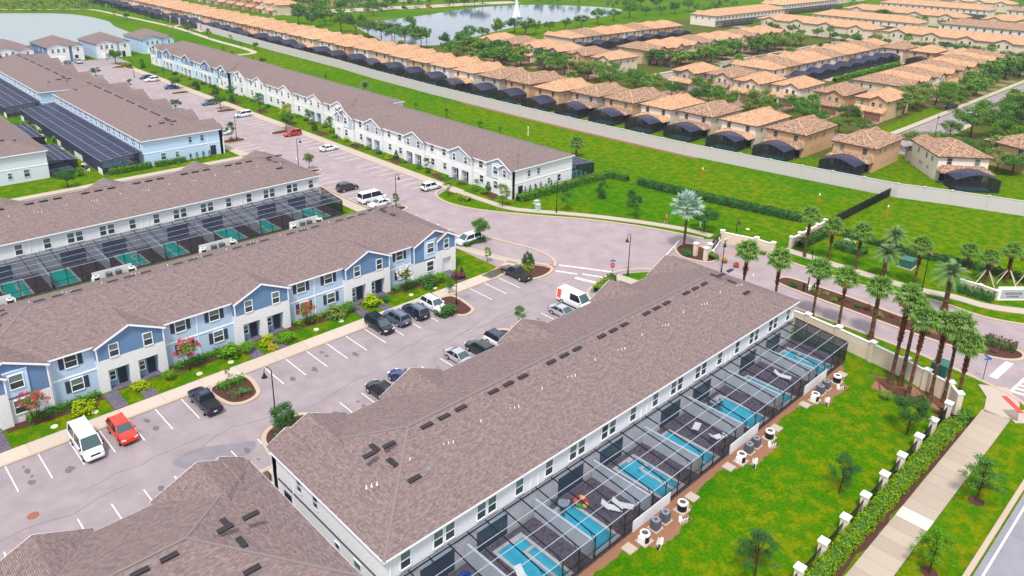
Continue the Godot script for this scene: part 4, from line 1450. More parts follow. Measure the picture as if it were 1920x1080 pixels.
	if o.get("lanai", true):
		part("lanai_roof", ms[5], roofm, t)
		part("lanai_shade_panel", boxmesh(Vector3(w - 1.6, 2.4, 0.06)), M.recess_shade, t, Vector3(0, 0.1, 0.04))  # flat dark panel paints the shade below the lanai roof
	if o.get("cage", true):
		pool_cage(t, w - 1.6, 2.9 if o.get("lanai", true) else 0.05, o.get("cd", 5.2), det)
	if o.get("solar", false):
		var s := MB.new()
		for i in 4:
			for j in 3:
				s.box(Vector3(i * 1.25, 0, j * 1.75), Vector3(i * 1.25 + 1.2, 0.06, j * 1.75 + 1.7))
		var q := part("solar_panel", s.mesh(), M.solar, rf, Vector3(-w / 2 + 0.55, e + 0.75, -11))
		q.rotation = Vector3(0, PI / 2, 0)
		q.rotate_object_local(Vector3(1, 0, 0), 0.0)
		q.transform = Transform3D(Basis(Vector3(0, 0, 1), 0.4), Vector3(-w / 2 + 0.2, e + 0.42, -12.5))
	return t


func pool_cage(t: Node3D, w: float, z0: float, dep: float, det: bool) -> void:
	# a screened cage with a shallow faceted vault
	var key := "pcage%.1f_%.1f_%.1f" % [w, z0, dep]
	if not cache.has(key):
		var prof := []
		for k in 7:
			var f := k / 6.0
			prof.append(Vector2(lerpf(-w / 2, w / 2, f), 2.75 + 1.2 * sin(PI * f)))
		var fr := MB.new()
		var n := 4
		for j in n + 1:
			var z := z0 + dep * j / n
			for k in 6:
				fr.bar(Vector3(prof[k].x, prof[k].y, z), Vector3(prof[k + 1].x, prof[k + 1].y, z), 0.07, 0.09)
			for s in [0, 6]:
				fr.bar(Vector3(prof[s].x, 0, z), Vector3(prof[s].x, prof[s].y, z), 0.09, 0.09)
		for k in 7:
			fr.bar(Vector3(prof[k].x, prof[k].y + 0.02, z0), Vector3(prof[k].x, prof[k].y + 0.02, z0 + dep), 0.06, 0.06)
			fr.bar(Vector3(prof[k].x, 0, z0 + dep), Vector3(prof[k].x, prof[k].y, z0 + dep), 0.08, 0.08)
		fr.bar(Vector3(-w / 2, 1.1, z0 + dep), Vector3(w / 2, 1.1, z0 + dep), 0.07)
		var s := MB.new()
		for k in 6:
			s.quad(Vector3(prof[k].x, prof[k].y, z0), Vector3(prof[k + 1].x, prof[k + 1].y, z0), Vector3(prof[k + 1].x, prof[k + 1].y, z0 + dep), Vector3(prof[k].x, prof[k].y, z0 + dep))
		var q := MB.new()
		for k in 6:
			q.quad(Vector3(prof[k].x, 0, z0 + dep), Vector3(prof[k].x, prof[k].y, z0 + dep), Vector3(prof[k + 1].x, prof[k + 1].y, z0 + dep), Vector3(prof[k + 1].x, 0, z0 + dep))
		for e in [-w / 2, w / 2]:
			q.quad(Vector3(e, 0, z0), Vector3(e, 2.75, z0), Vector3(e, 2.75, z0 + dep), Vector3(e, 0, z0 + dep))
		var dk := MB.new()
		dk.box(Vector3(-w / 2, 0, z0 - 2.4), Vector3(w / 2, 0.12, z0 + dep))
		var pl := MB.new()
		pl.box(Vector3(-w / 2 + 1.2, 0.1, z0 + 1.4), Vector3(w / 2 - 1.2, 0.15, z0 + dep - 0.9))
		cache[key] = [fr.mesh(), s.mesh(), q.mesh(), dk.mesh(), pl.mesh()]
	var ms: Array = cache[key]
	var c := part("pool_cage", ms[0], M.cage_frame, t)
	part("screen_roof", ms[1], M.screen_far, c)
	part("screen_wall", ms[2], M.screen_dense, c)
	part("pool_deck", ms[3], M.deck, t)
	part("pool", ms[4], M.pool_water_green, t)


# A long tile-roofed row. Local: x from 0 to len, front at z = 0 facing +z, back at z = -d.
func tan_row(label: String, at: Vector3, turn: float, len: float, wall: String, roof: String, o := {}) -> void:
	var t := thing("tan_townhouse_row", label, "townhouse row", at, turn, "")
	var d: float = o.get("d", 17.0)
	var e := 6.1
	var b := MB.new()
	b.box(Vector3(0, 0, -d), Vector3(len, e, 0))
	part("wall", b.mesh(), M[wall], t)
	var r := MB.new()
	var p := hip(r, -0.5, len + 0.5, -d - 0.5, 0.5, e + 0.06, 3.0)
	var n := int(len / 15.0)
	for k in n:
		var g := MB.new()
		var c := (k + 0.5) * len / n
		r.quad(Vector3(c, e + 1.7, 1.3), Vector3(c - 4.2, e, 1.3), Vector3(c - 4.2, e, -1), Vector3(c, e + 1.7, -5))
		r.quad(Vector3(c, e + 1.7, 1.3), Vector3(c, e + 1.7, -5), Vector3(c + 4.2, e, -1), Vector3(c + 4.2, e, 1.3))
		g.box(Vector3(c - 3.8, 0, 0), Vector3(c + 3.8, e, 0.9))
		g.tri(Vector3(c - 3.8, e, 0.9), Vector3(c, e + 1.5, 0.9), Vector3(c + 3.8, e, 0.9))
		part("gable", g.mesh(), M[o.get("gable", wall)], t)
	var rf := part("roof", r.mesh(), M[roof], t)
	var f := MB.new()
	for i in 4:
		f.bar(p[i] - Vector3(0, 0.1, 0), p[(i + 1) % 4] - Vector3(0, 0.1, 0), 0.08, 0.22)
	for k in n:
		var c := (k + 0.5) * len / n
		f.bar(Vector3(c - 4.2, e - 0.05, 1.3), Vector3(c, e + 1.62, 1.3), 0.1, 0.28)
		f.bar(Vector3(c, e + 1.62, 1.3), Vector3(c + 4.2, e - 0.05, 1.3), 0.1, 0.28)
	part("fascia", f.mesh(), M.fascia_brown, rf)
	var cap := MB.new()
	for q in [[4, 5], [4, 0], [4, 3], [5, 1], [5, 2]]:
		cap.bar(p[q[0]] + Vector3(0, 0.03, 0), p[q[1]] + Vector3(0, 0.03, 0), 0.25, 0.1)
	part("ridge_cap", cap.mesh(), M.tile_roof_pale, rf)
	for k in n:
		var c := (k + 0.5) * len / n
		for x in [-1.8, 1.8]:
			tan_window(t, Vector3(c + x, 3.9, 0.9), 0, 0.9, 1.4)
	var m := int(len / 4.2)
	for k in m:
		var x := (k + 0.5) * len / m
		tan_window(t, Vector3(x, 3.9, -d), PI, 1.0, 1.4)
		if k % 2 == 0:
			tan_window(t, Vector3(x, 1.2, -d), PI, 1.0, 1.4)
	for z in [-4.0, -8.5, -13.0]:
		tan_window(t, Vector3(0, 3.9, z), -PI / 2, 0.8, 1.3)
		tan_window(t, Vector3(len, 3.9, z), PI / 2, 0.8, 1.3)
	if o.get("screens", false):
		var sc := MB.new()
		sc.quad(Vector3(0, 3.3, -d), Vector3(len, 3.3, -d), Vector3(len, 2.6, -d - 5), Vector3(0, 2.6, -d - 5))
		sc.quad(Vector3(0, 0, -d - 5), Vector3(len, 0, -d - 5), Vector3(len, 2.6, -d - 5), Vector3(0, 2.6, -d - 5))
		part("patio_screen", sc.mesh(), M.screen_dense, t)


func build_tan_houses() -> void:
	var walls := ["tan_wall", "cream_wall", "peach_wall", "ivory_wall", "greige_wall", "peach_wall", "cream_wall", "grey_wall"]
	var roofs := ["tile_roof", "tile_roof_pink", "tile_roof", "tile_roof_pale", "tile_roof"]
	var wname := {"tan_wall": "tan", "cream_wall": "cream", "peach_wall": "orange tan", "ivory_wall": "white", "greige_wall": "grey beige", "grey_wall": "grey"}
	# along the long wall: [distance along, wall line, wall colour]
	var row := [[181.4, -71.4, "peach_wall", 1], [180.6, -88.2, "peach_wall", 1], [179.7, -101.0, "ivory_wall", 0], [179.5, -114.1, "cream_wall", 1], [178.2, -126.3, "ivory_wall", 0], [177.0, -138.6, "tan_wall", 1], [175.8, -150.8, "greige_wall", 1], [172.2, -163.0, "peach_wall", 0], [173.4, -177.0, "peach_wall", 1], [172.1, -189.3, "greige_wall", 1], [172.3, -202.6, "ivory_wall", 0], [172.6, -215.9, "ivory_wall", 0], [172.8, -228.6, "tan_wall", 0], [173.0, -241.2, "cream_wall", 0], [174.0, -254.0, "greige_wall", 0], [173.2, -266.5, "ivory_wall", 0], [172.0, -279.0, "peach_wall", 0], [172.6, -292.0, "ivory_wall", 0], [172.0, -305.5, "cream_wall", 3]]
	for k in 22:
		row.append([172.3 + 0.1 * k, -318.5 - 13.2 * k, walls[(k * 3) % 7], 0 if k % 4 else 3])
	for i in row.size():
		var q: Array = row[i]
		tan_house("%s house with domed pool cage, %s along the long wall from the dark fence" % [wname[q[2]], nth(i + 1)] if i < 39 else "%s house at the far end of the long wall, %s from last" % [wname[q[2]], nth(42 - i)], Vector3(q[0] + 0.4, 0, q[1]), -PI / 2, {"wall": q[2], "roof": roofs[q[3]], "lanai": i < 6 or i % 4 == 2, "detail": i < 14, "d": 17.0 + (i % 3), "cd": 5.4 if i < 6 or i % 4 == 2 else 7.0, "solar": i == 11 or i == 22 or i == 27, "short": "%s house along the long wall" % nth(mini(i + 1, 39))})
	tan_house("white house with pink tile roof standing askew behind the corner of the long wall", Vector3(190.6, 0, -50.2), deg_to_rad(-48.5), {"wall": "ivory_wall", "roof": "tile_roof_pink", "w": 11.0, "d": 15.5, "cd": 5.0})
	tan_house("orange tan house cut off by the right edge of the photo", Vector3(210.5, 0, -46.6), deg_to_rad(-108), {"wall": "peach_wall", "roof": "tile_roof_pink", "w": 11.0, "d": 15.0, "cage": false, "lanai": false})
	tan_house("orange tan house behind the one cut off by the right edge", Vector3(232, 0, -42), deg_to_rad(-100), {"wall": "peach_wall", "roof": "tile_roof_pink", "w": 11.0, "d": 15.0, "cage": false, "lanai": false})
	tan_house("cream house farther up the right edge of the photo among trees", Vector3(262, 0, -48), PI, {"wall": "cream_wall", "roof": "tile_roof_pink", "cage": false, "lanai": false})
	tan_house("tan house half hidden by trees near the right edge of the photo", Vector3(276, 0, -48), PI, {"wall": "tan_wall", "roof": "tile_roof", "cage": false, "lanai": false})
	# across the street, fronts towards the viewer
	for i in 6:
		var z: float = [-154.9, -142.6, -130.3, -118.0, -103.7, -91.2][i]
		var x: float = [232.5, 235.5, 233.0, 236.0, 236.0, 238.0][i]
		tan_house("%s house with front gable and garage across the street, %s from the lake side" % [wname[walls[(i * 2 + 4) % 7]], nth(i + 1)], Vector3(x + 18.0, 0, z), PI / 2, {"wall": walls[(i * 2 + 4) % 7], "roof": roofs[i % 3], "cage": false, "lanai": false, "d": 17.5, "short": "%s house across the estate street" % nth(i + 1)})
	for i in 6:
		tan_house("%s house behind bushy trees, %s in its row from the water" % [wname[walls[(i + 1) % 7]], nth(i + 1)], Vector3(249.5, 0, -258.0 + i * 13.2), PI / 2, {"wall": walls[(i + 1) % 7], "roof": roofs[i % 3], "cage": false, "lanai": false, "d": 17.5, "short": "%s house of the row by the water" % nth(i + 1)})
	for i in 7:
		tan_house("%s house, %s from the left in the row nearest the lake" % [wname[walls[(i * 3 + 1) % 7]], nth(i + 1)], Vector3(272 + i * 12.8, 0, -238.0), 0, {"wall": walls[(i * 3 + 1) % 7], "roof": roofs[i % 3], "d": 17.0, "w": 11.2, "detail": false, "lanai": false, "cd": 6.0, "short": "%s house of the row nearest the lake" % nth(i + 1)})
	for i in 9:
		tan_house("%s house with gable over dense street trees, %s in its row from the left" % [wname[walls[(i * 2) % 7]], nth(i + 1)], Vector3(270 + i * 12.7, 0, -209.0), PI, {"wall": walls[(i * 2) % 7], "roof": roofs[(i + 1) % 3], "d": 17.5, "w": 11.2, "detail": false, "lanai": false, "cd": 6.0, "short": "%s house of the gabled middle row" % nth(i + 1)})
	for i in 8:
		tan_house("%s house above the row of pool cages and clipped hedge, %s from the left" % [wname[walls[(i * 2 + 3) % 8]], nth(i + 1)], Vector3(268 + i * 12.4, 0, -136.6), 0, {"wall": walls[(i * 2 + 3) % 8], "roof": roofs[i % 3], "d": 17.0, "lanai": i == 0, "cd": 6.5, "detail": i < 5, "short": "%s house above the clipped hedge" % nth(i + 1)})
	for i in 4:
		tan_house("%s house at the end of the pool lane, %s from the far side" % [wname[walls[(i * 3 + 3) % 7]], nth(i + 1)], Vector3(360, 0, -145.0 + i * 12.6), -PI / 2, {"wall": walls[(i * 3 + 3) % 7], "roof": roofs[i % 3], "lanai": i == 0, "detail": false, "short": "%s house ending the pool lane" % nth(i + 1)})
	for i in 9:
		tan_house("%s house along the tree lined street at right, %s from the left" % [wname[walls[(i * 2 + 6) % 7]], nth(i + 1)], Vector3(274 + i * 12.0, 0, -109.5), PI, {"wall": walls[(i * 2 + 6) % 7], "roof": roofs[(i + 1) % 2], "d": 18.0, "w": 10.8, "lanai": false, "cd": 5.0, "detail": i < 4, "short": "%s house along the tree lined street" % nth(i + 1)})
	for i in 5:
		tan_house("%s house beyond the street trees at the far right, %s in its row" % [wname[walls[(i + 2) % 7]], nth(i + 1)], Vector3(300 + i * 14.0, 0, -44), 0, {"wall": walls[(i + 2) % 7], "roof": roofs[i % 2], "cage": false, "lanai": false, "detail": false, "short": "%s house beyond the right hand street" % nth(i + 1)})
	for i in 9:
		tan_house("%s house beyond the far end of the lake, %s of its row" % [wname[walls[(i * 2 + 1) % 7]], nth(i + 1)], Vector3(247, 0, -448.0 - i * 13.4), PI / 2, {"wall": walls[(i * 2 + 1) % 7], "roof": "tile_roof_pale" if i % 2 else "tile_roof", "cage": false, "lanai": false, "detail": false, "short": "%s house beyond the far end of the lake" % nth(i + 1)})
	for i in 7:
		tan_house("%s house behind the lake car park at the top, %s from the left" % [wname[walls[(i * 3 + 2) % 7]], nth(i + 1)], Vector3(275 + i * 15.0, 0, -476.0), 0, {"wall": walls[(i * 3 + 2) % 7], "roof": "tile_roof_pale" if i % 2 else "tile_roof", "cage": false, "lanai": false, "detail": false, "short": "%s house behind the lake car park" % nth(i + 1)})
	# long rows
	tan_row("long tan tiled row with gables behind the street trees, right of centre", Vector3(420, 0, -232), -PI / 2, 66, "cream_wall", "tile_roof")
	tan_row("long tan tiled row with arched gable windows facing the street, upper right", Vector3(421, 0, -161), -PI / 2, 96, "cream_wall", "tile_roof")
	tan_row("long white backed tiled row behind the gabled rows, upper right", Vector3(491, 0, -163), PI / 2, 62, "ivory_wall", "tile_roof", {"screens": true})
	tan_row("long white backed tiled row at the right edge near the top", Vector3(505, 0, -50), PI / 2, 106, "ivory_wall", "tile_roof_pink", {"screens": true})
	tan_row("tiled row with white back and dark patio screens beside the lake trees", Vector3(490, 0, -269), PI, 82, "ivory_wall", "tile_roof", {"screens": true})
	tan_row("tiled row with white back and dark patio screens at the top, right of the lake", Vector3(600, 0, -284), PI, 84, "ivory_wall", "tile_roof_pale", {"screens": true})
	tan_row("far tiled row showing only its roof between two white backed rows", Vector3(533, 0, -232), -PI / 2, 74, "cream_wall", "tile_roof")
	tan_row("far tiled row with front gables at the upper right", Vector3(540, 0, -150), -PI / 2, 90, "cream_wall", "tile_roof")
	tan_row("white backed tiled row near the top edge of the photo", Vector3(623, 0, -165), PI / 2, 72, "ivory_wall", "tile_roof", {"screens": true})
	tan_row("white backed tiled row in the top right corner", Vector3(640, 0, -78), PI / 2, 80, "ivory_wall", "tile_roof_pink", {"screens": true})
	tan_row("farthest tiled row along the top right edge of the photo", Vector3(680, 0, -260), -PI / 2, 90, "cream_wall", "tile_roof_pale")
	tan_row("farthest tiled row close to the top right corner", Vector3(690, 0, -160), -PI / 2, 96, "cream_wall", "tile_roof_pale")
	tan_row("hazy tiled row behind the lake trees at the top", Vector3(690, 0, -300), PI, 80, "cream_wall", "tile_roof_pale")
	# four brown roofed houses at the end of the main road
	for i in 4:
		var t := thing("blue_house", ["white gabled house with brown roof at the left edge in front of the lake", "blue house with white garage front and brown roof between the lake and the car park", "white house with blue side wall and brown roof in front of the lake", "grey blue house with small front gables, rightmost of the four by the lake"][i], "house", [Vector3(68.5, 0, -337), Vector3(86, 0, -338), Vector3(103.5, 0, -338), Vector3(122, 0, -340)][i], 0.04)
		var w := 13.2
		var d := 19.0
		var b := MB.new()
		b.box(Vector3(-w / 2, 0, -d), Vector3(w / 2, 5.9, 0))
		part("wall", b.mesh(), M[["pale_wall", "blue_gable", "blue_wall", "blue_wall"][i]], t)
		var f := MB.new()
		f.box(Vector3(-w / 2 + 0.3, 0, 0), Vector3(1.2, 5.9, 0.5))
		f.tri(Vector3(-w / 2 + 0.3, 5.9, 0.5), Vector3(-2.6, 7.1, 0.5), Vector3(1.2, 5.9, 0.5))
		f.box(Vector3(2.4, 0, 0), Vector3(w / 2 - 0.2, 5.9, 0.4))
		f.tri(Vector3(2.4, 5.9, 0.4), Vector3(4.4, 6.9, 0.4), Vector3(w / 2 - 0.2, 5.9, 0.4))
		part("front", f.mesh(), M[["white_wall", "white_wall", "white_wall", "sky_wall"][i]], t)
		var r := MB.new()
		hip(r, -w / 2 - 0.5, w / 2 + 0.5, -d - 0.5, 0.5, 5.95, 3.0)
		for g in [[-2.6, 4.0, 7.2], [4.4, 2.2, 7.0]]:
			r.quad(Vector3(g[0], g[2], 0.9), Vector3(g[0] - g[1], 5.9, 0.9), Vector3(g[0] - g[1], 5.9, -0.5), Vector3(g[0], g[2], -3))
			r.quad(Vector3(g[0], g[2], 0.9), Vector3(g[0], g[2], -3), Vector3(g[0] + g[1], 5.9, -0.5), Vector3(g[0] + g[1], 5.9, 0.9))
		part("roof", r.mesh(), M.shingle, t)
		for x in [-4.6, -2.6, -0.6, 4.4]:
			window(t, Vector3(x, 3.8, 0.5 if x < 2 else 0.4), 0.9, 1.4, 0, false, false)
		part("garage_door", cache["gdoor"], M.trim, t, Vector3(-2.6, 0, 0.56))
		part("door", boxmesh(Vector3(1.2, 2.3, 0.1)), M.door, t, Vector3(3.6, 0, 0.42))
		for z in [-4.0, -9.0]:
			window(t, Vector3(-w / 2, 3.7, z), 0.8, 1.3, -PI / 2, false, false)


func masonry_wall(called: String, label: String, pts: Array, h: float, step: float, wallm: String, capm: String, o := {}) -> void:
	# panels between square posts, each with a cap
	var a0: Vector2 = pts[0]
	var t := thing(called, label, "wall", v3(a0))
	var post_h: float = h + o.get("rise", 0.3)
	var pw: float = o.get("post", 0.5)
	for i in pts.size() - 1:
		var a: Vector2 = pts[i]
		var b: Vector2 = pts[i + 1]
		var n := maxi(1, int(round((b - a).length() / step)))
		for k in n:
			var p := a.lerp(b, k / float(n))
			var q := a.lerp(b, (k + 1) / float(n))
			var l := (q - p).length()
			var turn := -(q - p).angle()
			var m := (p + q) / 2 - a0
			var key := "wallpanel%.2f_%.2f" % [l, h]
			if not cache.has(key):
				var w := MB.new()
				w.box(Vector3(-l / 2, 0, -0.1), Vector3(l / 2, h, 0.1))
				if not o.get("plain", false):
					w.box(Vector3(-l / 2, h * 0.62, -0.12), Vector3(l / 2, h * 0.66, 0.12))
				cache[key] = w.mesh()
			part("wall_panel", cache[key], M[wallm], t, v3(m), turn)
			part("coping", boxmesh(Vector3(l - pw, 0.1, 0.3)), M[capm], t, v3(m, h), turn)
			part("post", boxmesh(Vector3(pw, post_h, pw)), M[wallm], t, v3(p - a0), turn)
			part("post_cap", boxmesh(Vector3(pw + 0.16, 0.14, pw + 0.16)), M[capm], t, v3(p - a0, post_h), turn)
			if i == pts.size() - 2 and k == n - 1:
				part("post", boxmesh(Vector3(pw, post_h, pw)), M[wallm], t, v3(q - a0), turn)
				part("post_cap", boxmesh(Vector3(pw + 0.16, 0.14, pw + 0.16)), M[capm], t, v3(q - a0, post_h), turn)


func picket_panels(t: Node3D, a: Vector2, b: Vector2, h: float, n: int, post := false) -> void:
	# black metal railings
	for k in n:
		var p := a.lerp(b, k / float(n))
		var q := a.lerp(b, (k + 1) / float(n))
		var l := (q - p).length()
		var key := "picket%.2f_%.2f" % [l, h]
		if not cache.has(key):
			var w := MB.new()
			for y in [0.15, h * 0.8, h * 0.95]:
				w.box(Vector3(-l / 2, y, -0.02), Vector3(l / 2, y + 0.045, 0.02))
			var c := int(l / 0.14)
			for j in c:
				var x := -l / 2 + (j + 0.5) * l / c
				w.box(Vector3(x - 0.012, 0.05, -0.012), Vector3(x + 0.012, h, 0.012))
			cache[key] = w.mesh()
		var m := (p + q) / 2
		part("railing", cache[key], M.black_metal, t, v3(m) - t.position, -(q - p).angle())
		if post:
			part("post", boxmesh(Vector3(0.1, h + 0.1, 0.1)), M.black_metal, t, v3(p) - t.position, -(q - p).angle())


func build_walls() -> void:
	masonry_wall("long_wall", "long grey concrete panel wall between the green field and the tan houses", [Vector2(181.5, -12), Vector2(175.66, -33.5), Vector2(171.5, -46), Vector2(167.7, -55.5), Vector2(164.6, -75.3), Vector2(162.6, -90), Vector2(160.6, -104.3), Vector2(159.0, -135), Vector2(158.2, -160), Vector2(157.8, -200), Vector2(158.8, -236), Vector2(160.8, -262), Vector2(161.8, -320), Vector2(164, -364), Vector2(166.3, -400), Vector2(168.7, -462), Vector2(175, -551)], 3.0, 6.0, "long_wall", "long_wall", {"plain": true, "rise": 0.06, "post": 0.34})
	masonry_wall("entrance_wall", "cream wall with white caps curving along the entry road beside the tall palms", [Vector2(97.0, -44.5), Vector2(96.9, -40.3), Vector2(96.5, -35.8), Vector2(95.8, -30.9), Vector2(94.9, -26.4), Vector2(94.0, -23.6), Vector2(93.2, -20.7), Vector2(91.4, -19.2)], 2.5, 6.5, "cream_wall", "trim", {"post": 0.62})
	masonry_wall("entrance_wall", "cream wall with white caps beside the open gate and lamp post", [Vector2(116.9, -66.2), Vector2(118.5, -60.4), Vector2(118.6, -57.3)], 2.0, 5.0, "cream_wall", "trim", {"post": 0.6})
	masonry_wall("entrance_wall", "cream wall with white caps running back to the dark fence across the lawn", [Vector2(124.2, -56.8), Vector2(130.5, -56.8), Vector2(137.2, -56.8)], 1.7, 4.2, "cream_wall", "trim", {"post": 0.55})
	var t := thing("metal_fence", "dark metal fence between the two fields running up to the long wall", "fence", Vector3(137.5, 0, -56.8))
	picket_panels(t, Vector2(137.5, -56.8), Vector2(167.3, -56.5), 2.0, 12, true)
	var sc := MB.new()
	sc.box(Vector3(0, 0.15, -0.01), Vector3(29.8, 1.8, 0.01))
	part("windscreen", sc.mesh(), M.screen_dense, t, Vector3(0, 0, 0.15))
	# pillars and railings by the bottom right lawn
	var xs := [89.9, 85.1, 80.8, 76.1, 71.7, 67.2, 62.8, 58.4, 54.0, 49.6]
	t = thing("pillar_fence", "black railing fence with white capped pillars between the near lawn and the lime hedge", "fence", Vector3(89.9, 0, -19.7))
	for i in xs.size():
		var x: float = xs[i]
		part("pillar", boxmesh(Vector3(0.62, 1.85, 0.62)), M.ivory_wall, t, Vector3(x - 89.9, 0, 0))
		part("pillar_cap", boxmesh(Vector3(0.84, 0.16, 0.84)), M.trim, t, Vector3(x - 89.9, 1.85, 0))
		if i > 0:
			picket_panels(t, Vector2(x, -19.7), Vector2(xs[i - 1], -19.7), 1.6, 2)
	# the gate: pillars, two leaves standing open, barrier arms
	for p in [[[Vector2(107.67, -63.60)][0], "cream gate pillar with white cap in the middle island, nearest the shrubs"], [[Vector2(108.12, -65.91)][0], "cream gate pillar with white cap in the middle island, nearest the silver palm"], [[Vector2(109.73, -64.20)][0], "cream gate pillar with white cap in the middle island, at the open gate leaf"]]:
		var g := thing("gate_pillar", p[1], "pillar", v3(p[0], 0.1))
		part("shaft", boxmesh(Vector3(0.6, 2.2, 0.6)), M.cream_wall, g)
		part("cap", boxmesh(Vector3(0.8, 0.16, 0.8)), M.trim, g, Vector3(0, 2.2, 0))
	for p in [[Vector2(110.00, -64.27), Vector2(112.9, -65.5), "dark metal gate leaf swung open beside the middle island"], [Vector2(113.2, -65.6), Vector2(116.6, -66.2), "dark metal gate leaf at the far wall with a box on it"]]:
		t = thing("gate_leaf", p[2], "gate", v3(p[0]))
		picket_panels(t, p[0], p[1], 1.9, 2, true)
		part("lock_box", boxmesh(Vector3(0.12, 0.5, 0.25)), M.trim, t, v3((p[1] - p[0]) * 0.7, 1.0))
	for p in [[[Vector2(97.58, -66.44)][0], [Vector2(109.15, -70.01)][0], "white barrier arm across the exit lane by the near roof"], [[Vector2(110.42, -63.90)][0], [Vector2(115.17, -65.40)][0], "white barrier arm across the entry lane beside the gate"], [[Vector2(118.16, -65.09)][0], [Vector2(115.89, -65.10)][0], "short white barrier arm by the cream wall"]]:
		t = thing("barrier_arm", p[2], "barrier", v3(p[0]))
		part("housing", boxmesh(Vector3(0.4, 1.1, 0.35)), M.trim, t)
		part("motor_box", boxmesh(Vector3(0.42, 0.7, 0.25)), M.black_metal, t, Vector3(0, 0.15, 0))
		var d: Vector2 = p[1] - p[0]
		var b := MB.new()
		b.bar(Vector3(0, 1.0, 0), v3(d, 1.25), 0.1, 0.14)
		part("arm", b.mesh(), M.white_plastic, t)


# ---- plants

func leaf_ball(r: RandomNumberGenerator, b: MB, c: Vector3, rad: Vector3, n: int, size: float, jitter := 0.25) -> void:
	# leaf-sized faces through one clump, each clump with its own tone
	var tone := r.randf_range(1.0 - jitter, 1.0 + jitter * 1.3)
	for i in n:
		var d := Vector3(r.randfn(), r.randfn(), r.randfn()).normalized()
		var p := c + d * rad * pow(r.randf(), 0.45)
		var nrm := (d + Vector3(r.randfn(), r.randfn() + 0.6, r.randfn()) * 0.6).normalized()
		var u := nrm.cross(Vector3(r.randfn(), r.randfn(), r.randfn())).normalized() * size * r.randf_range(0.6, 1.2)
		var w := nrm.cross(u) * 0.55
		var g := tone * r.randf_range(0.75, 1.25)
		b.col = Color(g * r.randf_range(0.9, 1.15), g, g * r.randf_range(0.8, 1.1))
		b.quad(p - u, p - w, p + u, p + w)


